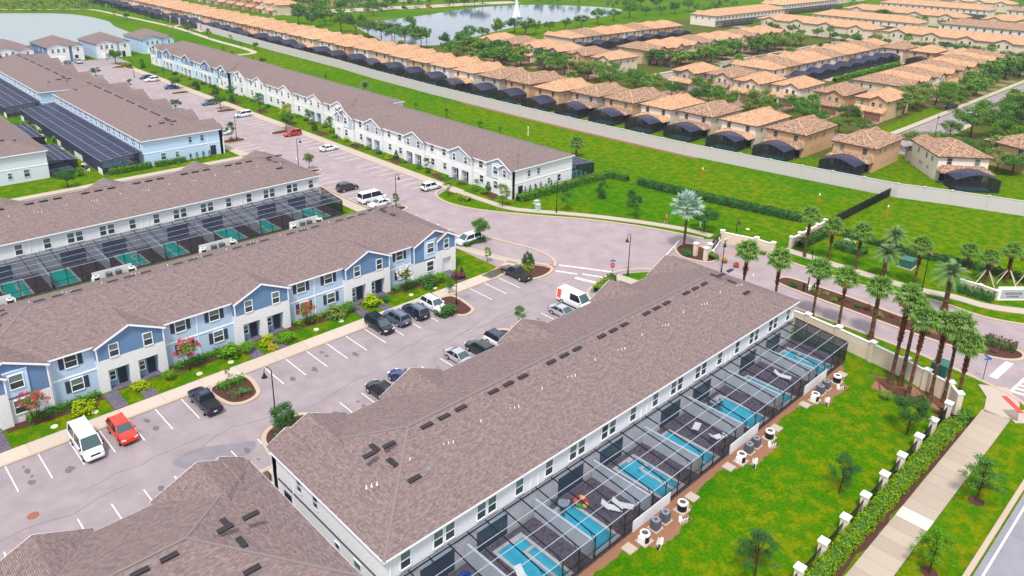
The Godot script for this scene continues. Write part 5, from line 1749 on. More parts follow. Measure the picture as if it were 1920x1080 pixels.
func crown(kind: String, variant: int) -> Array:
	# [trunk mesh, crown mesh, height] of one kind of tree, base at the origin
	var key := "tree_%s_%d" % [kind, variant]
	if cache.has(key):
		return cache[key]
	var r := RandomNumberGenerator.new()
	r.seed = hash(key)
	var k := MB.new()
	var b := MB.new()
	var h := 5.0
	match kind:
		"round", "oak", "far":
			var n := 26 if kind != "far" else 12
			var rx := 1.75 if kind == "round" else 2.5
			var ry := 1.45
			var cy := 3.35
			k.tube(Vector3.ZERO, Vector3(0.05, 1.9, 0.03), 0.11, 0.08, 7, false)
			for i in n:
				var d := Vector3(r.randfn(), r.randfn() * 0.9, r.randfn()).normalized()
				var c := Vector3(0, cy, 0) + d * Vector3(rx, ry, rx) * r.randf_range(0.45, 0.85)
				if i % 4 == 0:
					k.tube(Vector3(0.05, 1.8, 0.03), c, 0.05, 0.015, 5, false)
				if kind == "far":
					leaf_ball(r, b, c, Vector3(1.0, 0.8, 1.0), 60, 0.28, 0.3)
				else:
					leaf_ball(r, b, c, Vector3(0.66, 0.54, 0.66), 130, 0.115, 0.3)
		"wispy":
			k.tube(Vector3.ZERO, Vector3(0.1, 2.6, 0.0), 0.07, 0.045, 6, false)
			for i in 30:
				var a := r.randf() * TAU
				var e := r.randf_range(0.1, 1.0)
				var y := 1.5 + 3.2 * e
				var rad := 1.5 * sin(PI * clampf(0.15 + 0.8 * e, 0, 1)) * r.randf_range(0.35, 1.0)
				var c := Vector3(cos(a) * rad, y, sin(a) * rad)
				k.tube(Vector3(0.08, y * 0.62, 0), c, 0.025, 0.008, 4, false)
				leaf_ball(r, b, c, Vector3(0.42, 0.34, 0.42), 110, 0.075, 0.25)
		"young":
			k.tube(Vector3.ZERO, Vector3(0.04, 2.4, 0.0), 0.06, 0.04, 6, false)
			for i in 16:
				var a := r.randf() * TAU
				var e := r.randf()
				var rad := 1.15 * sin(PI * (0.15 + 0.75 * e)) * r.randf_range(0.3, 1.0)
				leaf_ball(r, b, Vector3(cos(a) * rad, 2.0 + 2.7 * e, sin(a) * rad), Vector3(0.5, 0.42, 0.5), 100, 0.105, 0.25)
		"cone":
			k.tube(Vector3.ZERO, Vector3(0, 0.5, 0), 0.08, 0.08, 6, false)
			for i in 56:
				var e := 1.0 - sqrt(r.randf())
				var a := r.randf() * TAU
				var rad := 1.75 * (1.0 - e) * sqrt(r.randf_range(0.3, 1.0)) * (1.0 if e > 0.1 else 0.8)
				leaf_ball(r, b, Vector3(cos(a) * rad, 0.45 + 4.3 * e, sin(a) * rad), Vector3(0.55, 0.6, 0.55) * (1.1 - 0.6 * e), 110, 0.1, 0.12)
		"column":
			k.tube(Vector3.ZERO, Vector3(0, 0.5, 0), 0.08, 0.08, 6, false)
			for i in 26:
				var e := r.randf()
				var a := r.randf() * TAU
				var rad := 1.0 * sin(PI * (0.2 + 0.75 * e)) * r.randf_range(0.3, 1.0)
				leaf_ball(r, b, Vector3(cos(a) * rad, 0.5 + 4.3 * e, sin(a) * rad), Vector3(0.5, 0.55, 0.5), 110, 0.1, 0.15)
		"shrub":
			for i in 14:
				var d := Vector3(r.randfn(), absf(r.randfn()) * 0.8, r.randfn()).normalized()
				leaf_ball(r, b, d * Vector3(1.7, 3.6, 1.7) * r.randf_range(0.3, 0.8) + Vector3(0, 0.4, 0), Vector3(0.8, 1.3, 0.8), 55, 0.28, 0.25)
		"grassy":
			for i in 180:
				var a := r.randf() * TAU
				var l := r.randf_range(0.6, 1.0)
				var o := Vector3(cos(a), 0, sin(a)) * r.randf_range(0, 0.6)
				var d := Vector3(cos(a), 0, sin(a))
				var g := r.randf_range(0.7, 1.4)
				b.col = Color(g, g, g)
				var s := d.cross(Vector3.UP) * 0.12
				var m := o + d * 0.8 * l + Vector3(0, 3.6 * l, 0)
				var e := o + d * 2.3 * l + Vector3(0, 4.4 * l - r.randf() * 2.0, 0)
				b.quad(o - s, o + s, m + s, m - s)
				b.tri(m - s, m + s, e)
		"myrtle":
			for i in 4:
				var a := i * TAU / 4 + 0.4
				k.tube(Vector3(cos(a) * 0.1, 0, sin(a) * 0.1), Vector3(cos(a) * 0.9, 3.2, sin(a) * 0.9), 0.06, 0.03, 6, false)
			for i in 20:
				var d := Vector3(r.randfn(), r.randfn() * 0.8, r.randfn()).normalized()
				leaf_ball(r, b, Vector3(0, 3.5, 0) + d * Vector3(1.5, 1.15, 1.5) * r.randf_range(0.4, 0.9), Vector3(0.5, 0.4, 0.5), 50, 0.14, 0.3)
	cache[key] = [k.mesh(), b.mesh(), h]
	return cache[key]


func plant(called: String, label: String, category: String, kind: String, leaf: String, at: Vector3, h: float, wide := 1.0, group := "", variant := -1) -> Node3D:
	var v := variant if variant >= 0 else rng.randi() % 3
	var ms := crown(kind, v)
	var s := h / 5.0
	var t := thing(called, label, category, at, rng.randf() * TAU, group)
	var sc := Vector3(s * wide, s, s * wide)
	if (ms[0] as ArrayMesh).get_surface_count():
		part("trunk", ms[0], M.bark, t).scale = sc
	part("crown" if kind != "shrub" and kind != "grassy" else "foliage", ms[1], M[leaf], t).scale = sc
	return t


func myrtle(label: String, at: Vector3, h: float, flower: String, leaf := "leaf_olive") -> void:
	var t := plant("crape_myrtle", label, "tree", "myrtle", leaf, at, h)
	var key := "myrtle_flowers"
	if not cache.has(key):
		var r := RandomNumberGenerator.new()
		r.seed = 77
		var b := MB.new()
		for i in 26:
			var d := Vector3(r.randfn(), absf(r.randfn()) * 0.7 + r.randfn() * 0.3, r.randfn()).normalized()
			leaf_ball(r, b, Vector3(0, 3.45, 0) + d * Vector3(1.75, 1.35, 1.75) * r.randf_range(0.75, 1.05), Vector3(0.3, 0.3, 0.3), 26, 0.12, 0.3)
		cache[key] = b.mesh()
	part("blossom", cache[key], M[flower], t).scale = Vector3.ONE * (h / 5.0)


func palm_meshes(kind: String, variant: int) -> Array:
	# [crown, dead skirt] round the origin at the top of the trunk
	var key := "palm_%s_%d" % [kind, variant]
	if cache.has(key):
		return cache[key]
	var r := RandomNumberGenerator.new()
	r.seed = hash(key)
	var b := MB.new()
	var dead := MB.new()
	if kind == "fan" or kind == "silver":
		var n := 34 if kind == "fan" else 30
		for i in n:
			var e := float(i) / n
			var a := i * 2.39996 + r.randf_range(-0.2, 0.2)
			var el := lerpf(1.35, -0.55, pow(e, 0.85)) + r.randf_range(-0.12, 0.12)
			var l := r.randf_range(0.75, 1.0) * (1.0 if kind == "fan" else 1.15)
			var d := Vector3(cos(a) * cos(el), sin(el), sin(a) * cos(el))
			var g := r.randf_range(0.75, 1.35)
			var out := b
			if kind == "fan" and e > 0.9 and variant == 1:
				out = dead
			out.col = Color(g, g, g * r.randf_range(0.8, 1.0))
			var side := d.cross(Vector3.UP).normalized()
			var up := side.cross(d).normalized()
			var hub := d * l
			out.quad(-side * 0.03, side * 0.03, hub + side * 0.02, hub - side * 0.02)
			var m := 13
			var fan := 1.0 if kind == "fan" else 1.25
			for j in m:
				var t0 := lerpf(-1.75, 1.75, (j + 0.05) / m)
				var t1 := lerpf(-1.75, 1.75, (j + 0.95) / m)
				var tm := (t0 + t1) / 2
				var rl := fan * r.randf_range(0.85, 1.0) * (1.0 - 0.22 * absf(tm) / 1.75)
				var fold := up * 0.12 * (1 if j % 2 else -1)
				var p0 := hub + (d * cos(t0) + side * sin(t0)) * rl * 0.6 + fold * 0.5
				var p1 := hub + (d * cos(t1) + side * sin(t1)) * rl * 0.6 - fold * 0.5
				var tip := hub + (d * cos(tm) + side * sin(tm)) * rl - Vector3(0, 0.3 if kind == "fan" else 0.08, 0) * r.randf_range(0.5, 1.3)
				out.tri(hub, p0, p1)
				out.tri(p0, tip, p1)
		for i in 16:
			var a := i * 2.39996
			var d := Vector3(cos(a), -1.6, sin(a)).normalized()
			var side := d.cross(Vector3.UP).normalized()
			var g := r.randf_range(0.6, 1.3)
			dead.col = Color(g, g, g)
			dead.quad(side * -0.04, side * 0.04, d * 0.7 + side * 0.03, d * 0.7 - side * 0.03)
			for j in 5:
				var t := (j - 2) * 0.3
				dead.tri(d * 0.7, d * 1.2 + side * (t - 0.09), d * 1.2 + side * (t + 0.09))
	else:
		var n := 46
		for i in n:
			var e := float(i) / n
			var a := i * 2.39996
			var el := lerpf(1.4, -0.35, e) + r.randf_range(-0.1, 0.1)
			var l := r.randf_range(2.2, 2.8)
			var d := Vector3(cos(a) * cos(el), sin(el), sin(a) * cos(el))
			var g := r.randf_range(0.75, 1.3)
			b.col = Color(g, g, g)
			var m := 16
			var prev := Vector3.ZERO
			for j in m:
				var f := (j + 1.0) / m
				var p := d * l * f - Vector3(0, 0.95 * f * f, 0)
				var fw := (p - prev).normalized()
				var side := fw.cross(Vector3.UP).normalized()
				b.quad(prev - side * 0.02, prev + side * 0.02, p + side * 0.02, p - side * 0.02)
				var ll := 0.55 * sin(PI * clampf(0.18 + 0.72 * f, 0, 1))
				for s in [-1, 1]:
					var tip: Vector3 = p + side * s * ll + fw * 0.3 + Vector3(0, 0.12 - 0.2 * f, 0)
					b.tri(p - fw * 0.05, p + fw * 0.05, tip)
				prev = p
	cache[key] = [b.mesh(), dead.mesh()]
	return cache[key]


func palm(label: String, at: Vector3, h: float, kind: String, size := 1.0, variant := 0, r0 := 0.24, boots := 0.45) -> void:
	var t := thing("palm_tree", label, "palm tree", at, rng.randf() * TAU, "")
	var lean := Vector3(rng.randf_range(-0.02, 0.02), 1, rng.randf_range(-0.02, 0.02)) * h
	var key := "palmtrunk%.2f_%.2f_%.2f" % [h, r0, boots]
	var k := MB.new()
	var segs := int(h / 0.3)
	for i in segs:
		var f0 := float(i) / segs
		var f1 := float(i + 1) / segs
		var ra := r0 * (1.35 - 0.5 * minf(1, f0 * 6.0)) if f0 < 0.17 else r0 * (0.85 - 0.1 * f0)
		if f1 > 1.0 - boots:
			continue
		k.tube(lean * f0, lean * f1, ra + 0.02, ra - 0.02, 9, false)
	part("trunk", k.mesh(), M.palm_trunk, t)
	var bt := MB.new()
	for i in segs:
		var f0 := float(i) / segs
		var f1 := float(i + 1) / segs
		if f1 <= 1.0 - boots:
			continue
		bt.tube(lean * f0, lean * f1, r0 * 0.8, r0 * 0.95, 9, false)
		for j in 5:
			var a := j * TAU / 5 + i * 0.7
			var d := Vector3(cos(a), 0, sin(a))
			bt.bar(lean * f0 + d * r0 * 0.7, lean * f1 + d * (r0 * 1.05 + 0.08), 0.12, 0.06)
	part("old_leaf_bases", bt.mesh(), M.palm_boots, t)
	var ms := palm_meshes(kind, variant)
	var leaf: String = {"fan": "leaf_palm", "silver": "leaf_silver", "feather": "leaf_date"}[kind]
	part("fronds", ms[0], M[leaf], t, lean).scale = Vector3.ONE * size
	if (ms[1] as ArrayMesh).get_surface_count():
		part("dead_fronds", ms[1], M.leaf_dead, t, lean).scale = Vector3.ONE * size


func hedge(label: String, pts: Array, w: float, h: float, leaf := "leaf_hedge", size := 0.13, dens := 70.0) -> void:
	var a0: Vector2 = pts[0]
	var t := thing("hedge", label, "hedge", v3(a0), 0.0, "")
	var b := MB.new()
	var core := MB.new()
	var r := rng
	var rel := []
	for p in pts:
		rel.append(p - a0)
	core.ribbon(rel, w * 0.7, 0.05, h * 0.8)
	for i in rel.size() - 1:
		var p: Vector2 = rel[i]
		var q: Vector2 = rel[i + 1]
		var d := (q - p).normalized()
		var s := Vector2(-d.y, d.x)
		var l := (q - p).length()
		var n := int(l * (w + 2 * h) * dens / 2.6)
		for k in n:
			var f := r.randf() * l
			var bump := 0.08 * sin(f * 2.7) + 0.06 * sin(f * 6.1 + 1.0)
			var e := r.randf() * (w + 2 * h)
			var y := h + bump
			var o := e - h - w / 2
			if e < h:
				y = e
				o = -w / 2 - bump
			elif e > h + w:
				y = e - h - w
				o = w / 2 + bump
			var c := p + d * f + s * (o + r.randf_range(-0.1, 0.1))
			var pos := Vector3(c.x, y + r.randf_range(-0.12, 0.1), c.y)
			var nrm := Vector3(r.randfn(), r.randfn() + 0.8, r.randfn()).normalized()
			var u := nrm.cross(Vector3(r.randfn(), r.randfn(), r.randfn())).normalized() * size * r.randf_range(0.7, 1.3)
			var vv := nrm.cross(u) * 0.6
			var g := (0.9 + 0.35 * sin(f * 1.3) * sin(f * 3.1)) * r.randf_range(0.7, 1.3)
			b.col = Color(g, g, g)
			b.quad(pos - u, pos - vv, pos + u, pos + vv)
	part("foliage", b.mesh(), M[leaf], t)
	part("inner_core", core.mesh(), M.leaf_dark, t)  # solid dark green core filling the middle of the hedge


func build_plants() -> void:
	var big := func(label: String, p: Vector3, kind: String, leaf: String, wide := 1.0) -> void:
		plant("tree" if kind != "cone" else "cone_tree", label, "tree", kind, leaf, Vector3(p.x, 0, p.z), p.y, wide)
	var q := [Vector3(31.98, 4.36, -66.99), Vector3(84.45, 4.81, -94.48), Vector3(83.92, 3.33, -82.12), Vector3(79.63, 2.77, -87.33), Vector3(67.40, 2.74, -82.46), Vector3(67.48, 3.77, -67.53), Vector3(32.56, 1.71, -82.15), Vector3(84.06, 4.12, -152.15), Vector3(82.07, 4.86, -187.11), Vector3(84.12, 2.89, -119.26)]
	big.call("round dark green tree in the bed at the left end of the nearest roof", q[0], "round", "leaf_dark", 1.0)
	big.call("round green tree beside the white minivan and the grass verge", q[1], "round", "leaf", 0.95)
	big.call("dense dark cone shaped tree by the crossing next to the dark pickup", q[2], "cone", "leaf_dark", 1.0)
	big.call("small bright green tree on the lawn at the end of the blue row", q[3], "young", "leaf_hedge", 1.0)
	big.call("thin young tree beside the lamp post in the bed with brown mulch", q[4], "wispy", "leaf", 1.0)
	big.call("young tree in front of the near roof beside the parked sedans", q[5], "young", "leaf", 1.0)
	big.call("small pale flowering tree in the bed by the dark pickup truck", q[6], "young", "leaf_olive", 0.9)
	big.call("leafy tree in the bed at the end of the white row's screens", q[7], "round", "leaf_olive", 0.85)
	big.call("tree in the kerbed bed beside the lamp near the pale blue row", q[8], "young", "leaf_dark", 1.1)
	big.call("bushy tree beside the white passenger van and the lamp post", q[9], "young", "leaf_dark", 1.1)
	var m := [Vector3(13.18, 4.27, -87.41), Vector3(29.98, 4.47, -87.24), Vector3(46.52, 3.60, -87.67), Vector3(62.98, 4.33, -87.35)]
	myrtle("pink flowering crape myrtle at the left edge in front of the blue row", Vector3(m[0].x, 0, m[0].z), m[0].y, "flower_pink")
	myrtle("pink flowering crape myrtle between the first and second blue gables", Vector3(m[1].x, 0, m[1].z), m[1].y, "flower_pink")
	myrtle("red flowering crape myrtle between the second and third blue gables", Vector3(m[2].x, 0, m[2].z), m[2].y, "flower_red")
	myrtle("pale crape myrtle with a few pink blooms near the end of the blue row", Vector3(m[3].x, 0, m[3].z), m[3].y, "flower_white")
	# shrubs in front of the blue row
	var sh := [Vector3(17.74, 2.10, -86.78), Vector3(23.96, 1.74, -86.96), Vector3(27.30, 1.63, -86.73), Vector3(35.16, 2.62, -87.01), Vector3(37.03, 2.02, -86.40), Vector3(40.15, 1.82, -86.71), Vector3(39.96, 1.18, -85.04), Vector3(42.31, 1.99, -85.72), Vector3(51.11, 2.52, -87.56), Vector3(53.02, 2.12, -87.38), Vector3(56.59, 2.41, -86.89), Vector3(58.44, 1.56, -86.85), Vector3(66.96, 2.44, -86.83), Vector3(68.91, 2.18, -86.38), Vector3(72.16, 2.02, -85.60), Vector3(62.91, 2.54, -77.48)]
	var sk := [["yellow green shrub beside the pink crape myrtle at the left edge", "shrub", "leaf_lime"], ["lime green clipped shrub between the two porches of the first blue gable", "shrub", "leaf_lime"], ["spiky green grass clump right of the first porches", "grassy", "leaf_hedge"], ["leafy green bush left of the second pair of porches", "shrub", "leaf_hedge"], ["spiky green grass clump left of the second pair of porches", "grassy", "leaf_hedge"], ["lime green bush between the second pair of porches", "shrub", "leaf_lime"], ["yellow flowering low bush between the second pair of porches", "shrub", "leaf_yellow"], ["dark green low bush right of the second pair of porches", "shrub", "leaf_hedge"], ["green bush left of the third pair of porches", "shrub", "leaf_olive"], ["spiky dark clump left of the third pair of porches", "grassy", "leaf"], ["lime green bush between the third pair of porches", "shrub", "leaf_lime"], ["dark low bush right of the third pair of porches", "shrub", "leaf_dark"], ["rounded dark green bush by the last white wall of the blue row", "shrub", "leaf_dark"], ["spiky green clump at the last porch of the blue row", "grassy", "leaf_hedge"], ["maroon leaved bush at the corner of the blue row", "shrub", "leaf_maroon"], ["green bush behind the lamp post in the mulch bed", "shrub", "leaf_dark"]]
	for i in sh.size():
		plant("shrub", sk[i][0], "shrub", sk[i][1], sk[i][2], Vector3(sh[i].x, 0, sh[i].z), sh[i].y * 0.95, 2.2 if sk[i][1] == "shrub" else 1.2)
	var hs := [[12.5, 19.8, 0], [28.6, 36.4, 1], [45.0, 53.0, 2], [61.6, 69.0, 3]]
	for h in hs:
		hedge("low clipped hedge under the windows of the blue row, %s from the left" % nth(h[2] + 1), [Vector2(h[0], -88.5), Vector2(h[1], -88.5)], 0.8, 0.75, "leaf_hedge" if h[2] != 2 else "leaf_lime")
	hedge("small clipped hedge in the bed beside the dark pickup truck", [Vector2(30.6, -80.4), Vector2(33.7, -80.4)], 0.9, 0.9)
	hedge("low maroon plants in the bed beside the dark pickup truck", [Vector2(30.9, -78.4), Vector2(33.4, -78.4)], 2.0, 0.45, "leaf_maroon", 0.14)
	hedge("low mixed plants in the bed at the left end of the near roof", [Vector2(31.2, -67.4), Vector2(35.2, -67.4)], 2.6, 0.4, "leaf_maroon", 0.14)
	hedge("lime green shrubs in the kerbed corner by the near roof", [Vector2(84.14, -67.40), Vector2(86.31, -67.95), Vector2(88.27, -68.51)], 1.9, 1.3, "leaf_lime")
	hedge("dark clipped bush beside the stop sign", [Vector2(87.91, -68.31), Vector2(89.54, -68.68)], 1.2, 1.5, "leaf_dark")
	hedge("yellow green bush at the foot of the cone shaped tree", [Vector2(81.30, -81.33), Vector2(83.22, -80.19)], 1.4, 0.8, "leaf_yellow")
	hedge("dark low shrubs behind the white minivan", [Vector2(80.71, -94.86), Vector2(83.32, -95.47), Vector2(85.58, -94.48)], 1.5, 0.8, "leaf_dark")
	hedge("lime green hedge along the near lawn fence by the pavement", [Vector2(54, -18.75), Vector2(62, -18.7), Vector2(70, -18.6), Vector2(78, -18.5), Vector2(88.6, -18.4)], 1.35, 1.15, "leaf_fence", 0.1, 190)
	hedge("short clipped hedge at the corner of the entry wall", [Vector2(89.2, -18.2), Vector2(91.8, -18.0)], 1.0, 1.2, "leaf_hedge")
	hedge("bright green hedge beside the white end wall, running back to the field", [Vector2(104.4, -105.6), Vector2(112, -105.3), Vector2(122, -105.0), Vector2(132.3, -104.4), Vector2(132.5, -99.6)], 1.6, 1.5, "leaf_hedge", 0.16, 60)
	hedge("dark green hedge along the edge of the field towards the silver palm", [Vector2(132.4, -96.6), Vector2(134.0, -85), Vector2(136, -73), Vector2(138.2, -61.5)], 1.6, 1.5, "leaf_dark", 0.18, 60)
	hedge("thick hedge along the cream wall behind the palms", [Vector2(125.2, -55.6), Vector2(131, -55.4), Vector2(137.4, -55.2)], 1.5, 1.5, "leaf_dark", 0.16, 60)
	hedge("dark hedge crossing the lawn behind the palms", [Vector2(136.76, -54.02), Vector2(137.57, -50.88), Vector2(137.02, -46.32), Vector2(136.62, -41.57), Vector2(138.48, -35.68), Vector2(139.12, -31.30), Vector2(139.61, -26.67), Vector2(140.11, -22.98)], 1.3, 1.2, "leaf_dark", 0.16, 60)
	hedge("oval dark hedge with white flowers inside it on the entry lawn", [Vector2(130.61, -51.59), Vector2(130.66, -49.30), Vector2(130.56, -46.26)], 2.4, 1.2, "leaf_dark", 0.15, 60)
	hedge("white flowers inside the oval hedge on the entry lawn", [Vector2(131.88, -50.81), Vector2(132.40, -48.74)], 1.2, 1.35, "flower_white", 0.14, 30)
	hedge("clipped dark hedge in front of the low cream sign wall", [Vector2(127.61, -30.91), Vector2(127.64, -28.62), Vector2(127.61, -25.47)], 1.4, 1.3, "leaf_dark", 0.15, 60)
	hedge("brown clipped shrubs at the end of the entry median by the orange kerb", [Vector2(112.98, -22.46), Vector2(112.73, -20.74), Vector2(113.03, -18.58)], 2.0, 1.1, "leaf_maroon", 0.15, 60)
	hedge("green shrubs in the gate island by the cream pillars", [Vector2(108.75, -63.25), Vector2(110.03, -63.02)], 2.0, 0.9, "leaf_olive")
	hedge("dark shrubs under the silver palm in the gate island", [Vector2(107.31, -67.85), Vector2(107.77, -66.22)], 1.8, 0.9, "leaf_dark")
	hedge("low dark shrubs beside the tan mulch at the gate wall", [Vector2(117.9, -66), Vector2(117.6, -58)], 0.7, 0.5, "leaf_olive")
	for i in 9:
		var p: Vector2 = Vector2(109.2, -48.5 + i * 3.3)
		plant("shrub", "mounded %s shrub in the entry median, %s from the gate" % [["dark green", "olive", "green"][i % 3], nth(i + 1)], "shrub", "shrub", ["leaf_dark", "leaf_olive", "leaf_hedge"][i % 3], Vector3(p.x + 0.5 * (i % 2), 0.1, p.y), rng.randf_range(0.8, 1.3), 2.2)
		plant("ground_cover_plant", "low maroon and green ground cover plant in the entry median, %s from the gate" % nth(i + 1), "plant", "shrub", ["leaf_maroon", "leaf_olive"][i % 2], Vector3(p.x + 1.4, 0.1, p.y + 1.4), 0.5, 3.6)
	for i in 3:
		plant("spiky_plant", "dark spiky bromeliad in the entry median, %s from the gate" % nth(i + 1), "plant", "grassy", "leaf_maroon", Vector3(109.9, 0.1, [-41.5, -37.2, -29.5][i]), 1.2, 1.2)
	# palms of the entrance
	var pn := [Vector3(122.04, 7.63, -53.11), Vector3(123.34, 6.41, -49.55), Vector3(123.64, 6.76, -44.93), Vector3(123.41, 7.28, -35.65)]
	for i in 4:
		palm("tall fan palm behind the entry pavement, %s from the gate" % nth(i + 1), Vector3(pn[i].x, 0, pn[i].z), pn[i].y, "fan", 1.15, i % 2, 0.23)
	var pf := [Vector3(123.42, 3.76, -40.39), Vector3(118.80, 6.08, -29.55), Vector3(135.74, 3.22, -43.59), Vector3(129.07, 2.02, -50.69)]
	palm("feathery date palm with stout trunk in front of the green utility box", Vector3(pf[0].x, 0, pf[0].z), pf[0].y + 0.6, "feather", 1.0, 0, 0.42, 0.3)
	palm("large feathery date palm beside the low cream sign wall", Vector3(pf[1].x, 0, pf[1].z), pf[1].y, "feather", 1.15, 1, 0.42, 0.3)
	palm("grey green feathery palm behind the dark hedge", Vector3(pf[2].x, 0, pf[2].z), pf[2].y, "feather", 1.0, 2, 0.35, 0.5)
	palm("green palm behind the lamp post near the dark hedge", v3(Vector2(137.88, -32.40)), 3.4, "fan", 1.0, 0, 0.25)
	for i in 3:
		var p: Vector3 = ([Vector3(134.33, 4.48, -28.61), Vector3(136.99, 5.59, -26.27), Vector3(138.68, 4.75, -23.98)])[i]
		palm("palm propped with timber struts behind the sign wall, %s from the left" % nth(i + 1), Vector3(p.x, 0, p.z), p.y, "fan", 1.0, 1, 0.26, 0.7)
		var s := thing("timber_brace", "timber struts propping the %s palm behind the sign wall" % nth(i + 1), "brace", Vector3(p.x, 0, p.z))
		for k in 4:
			var b := MB.new()
			var a := k * PI / 2 + 0.5
			b.bar(Vector3(cos(a) * 1.9, 0, sin(a) * 1.9), Vector3(cos(a) * 0.2, 2.3, sin(a) * 0.2), 0.1)
			part("strut", b.mesh(), M.cream_wall, s)
	palm("fan palm standing behind the near roof edge, nearest the gate", Vector3(98.6, 0, -51.5), 8.3, "fan", 1.15, 0, 0.22)
	palm("fan palm standing behind the near roof edge, second from the gate", Vector3(99.4, 0, -46.6), 8.3, "fan", 1.15, 0, 0.22)
	palm("slim fan palm on the strip outside the entry wall, nearest the near roof", Vector3(100.9, 0, -41.4), 8.0, "fan", 1.15, 0, 0.22, 0.3)
	palm("slim fan palm on the strip outside the entry wall, middle one", Vector3(101.0, 0, -37.6), 8.0, "fan", 1.15, 1, 0.22, 0.3)
	palm("thick grey trunked fan palm on the strip outside the entry wall", Vector3(101.3, 0, -33.2), 8.0, "fan", 1.15, 0, 0.36, 0.1)
	palm("tallest fan palm inside the bend of the cream wall", Vector3(92.4, 0, -27.0), 11.9, "fan", 1.15, 1, 0.27, 0.5)
	palm("grey fan palm crowding the tallest palm inside the cream wall", Vector3(92.9, 0, -26.0), 10.6, "fan", 1.1, 0, 0.27, 0.15)
	palm("fan palm with brown dead fronds inside the cream wall", Vector3(91.0, 0, -24.4), 10.5, "fan", 1.1, 1, 0.24, 0.4)
	palm("fan palm inside the cream wall, left one of the close pair", Vector3(92.6, 0, -22.4), 10.0, "fan", 1.15, 1, 0.23, 0.5)
	palm("fan palm inside the cream wall, right one of the close pair", Vector3(93.0, 0, -21.0), 10.2, "fan", 1.15, 0, 0.23, 0.3)
	palm("short crowned fan palm at the right end of the cream wall", Vector3(92.6, 0, -19.6), 8.6, "fan", 1.05, 0, 0.24, 0.4)
	palm("silver blue fan palm in the gate island", Vector3(108.3, 0.1, -68.4), 8.2, "silver", 1.5, 0, 0.26, 0.1)
	palm("low feathery cycad palm peeping over the bottom left roof", Vector3(11.8, 0, -60.0), 2.2, "feather", 0.8, 0, 0.3, 0.5)
	# lawn trees at right
	var w := [Vector3(67.93, 4.76, -22.37), Vector3(52.10, 4.98, -22.60), Vector3(82.98, 5.31, -21.51), Vector3(76.87, 5.23, -12.63), Vector3(63.86, 4.81, -12.47), Vector3(88.39, 1.48, -26.00), Vector3(86.42, 1.04, -28.69)]
	big.call("wispy dark young tree in the middle of the near lawn", w[0], "wispy", "leaf_dark", 1.1)
	big.call("wispy dark tree on the near lawn at the bottom edge of the photo", w[1], "wispy", "leaf_dark", 1.25)
	big.call("large round dark tree against the pillar fence near the palms", w[2], "oak", "leaf_dark", 0.85)
	big.call("bushy young tree between the pavement and the street at right", w[3], "wispy", "leaf", 1.35)
	big.call("bushy young tree between the pavement and the street at the bottom", w[4], "wispy", "leaf_hedge", 1.2)
	plant("shrub", "low spreading bush on the near lawn below the tallest palm", "shrub", "grassy", "leaf_olive", Vector3(w[5].x, 0, w[5].z), 1.2, 1.5)
	for p in [w[3], w[4]]:
		flat("mulch_ring", arc(Vector2(p.x, p.z), 0.75, 0, 340, 10), 0.024, "mulch")
	# front gardens of the white rows and the lots along the main road
	var g := [Vector3(95.14, 4.31, -222.42), Vector3(98.07, 4.39, -188.34), Vector3(100.43, 5.50, -191.80), Vector3(103.12, 4.35, -232.45), Vector3(103.04, 4.77, -213.32), Vector3(105.28, 3.90, -189.42), Vector3(105.01, 4.05, -177.42), Vector3(101.60, 2.66, -255.13), Vector3(97.01, 3.89, -259.87), Vector3(102.68, 2.48, -285.06), Vector3(103.22, 3.00, -307.09), Vector3(103.70, 2.77, -134.51), Vector3(100.09, 4.35, -105.53), Vector3(104.14, 1.79, -117.99), Vector3(98.41, 5.29, -321.34), Vector3(84.46, 3.02, -299.07), Vector3(84.71, 3.01, -228.98), Vector3(85.72, 2.99, -268.72), Vector3(96.25, 2.89, -117.84), Vector3(119.49, 4.32, -71.50), Vector3(119.22, 4.28, -95.96), Vector3(115.69, 2.47, -103.02), Vector3(108.03, 3.66, -95.44), Vector3(119.09, 3.60, -88.37), Vector3(115.02, 4.35, -83.90), Vector3(40.12, 3.45, -172.52)]
	var gl := ["round street tree in the far kerbed bed beside a grey car", "round street tree in the kerbed bed beside the red car", "lime green tree in front of the middle white row", "tree in front of the middle white row near its cone bush", "tree in front of the middle white row, halfway along", "small tree in front of the near white row, by its first gable", "small tree in front of the near white row, by its second gable", "dark bush tree in front of the far blue row, nearest the white row", "tree beside the blue car in front of the far blue row", "small tree in front of the far blue row, halfway along", "tree at the far corner of the blue and white row", "small tree in front of the near white row's last porch", "tree on the verge near the end of the bright hedge", "low tree in front of the near white row beside the cone tree", "tree in the bed with yellow flowers at the far end of the car park", "dark tree behind the ridge of the farther pale blue row", "dark tree behind the ridge of the nearer pale blue row", "tree with a lamp post behind the pale blue rows", "tree on the verge at the end of the parking bays by the yellow plants", "dark tree beside the silver palm on the verge", "neat egg shaped tree on the enclosed lawn", "dark upright tree near the bright hedge and the lamp", "small tree on the verge beside the utility boxes", "slim dark tree behind the round tree on the enclosed lawn", "round dark tree on the verge below the enclosed lawn", "tree on the grass by the white row at the left edge"]
	var gk := ["round", "round", "young", "young", "young", "young", "young", "round", "round", "young", "young", "young", "young", "young", "round", "oak", "oak", "young", "young", "oak", "column", "column", "young", "column", "young", "round"]
	var gf := ["leaf", "leaf", "leaf_lime", "leaf", "leaf", "leaf", "leaf", "leaf_dark", "leaf", "leaf", "leaf", "leaf", "leaf_olive", "leaf_olive", "leaf", "leaf_dark", "leaf_dark", "leaf_dark", "leaf_olive", "leaf_dark", "leaf_dark", "leaf_dark", "leaf", "leaf_dark", "leaf_dark", "leaf_dark"]
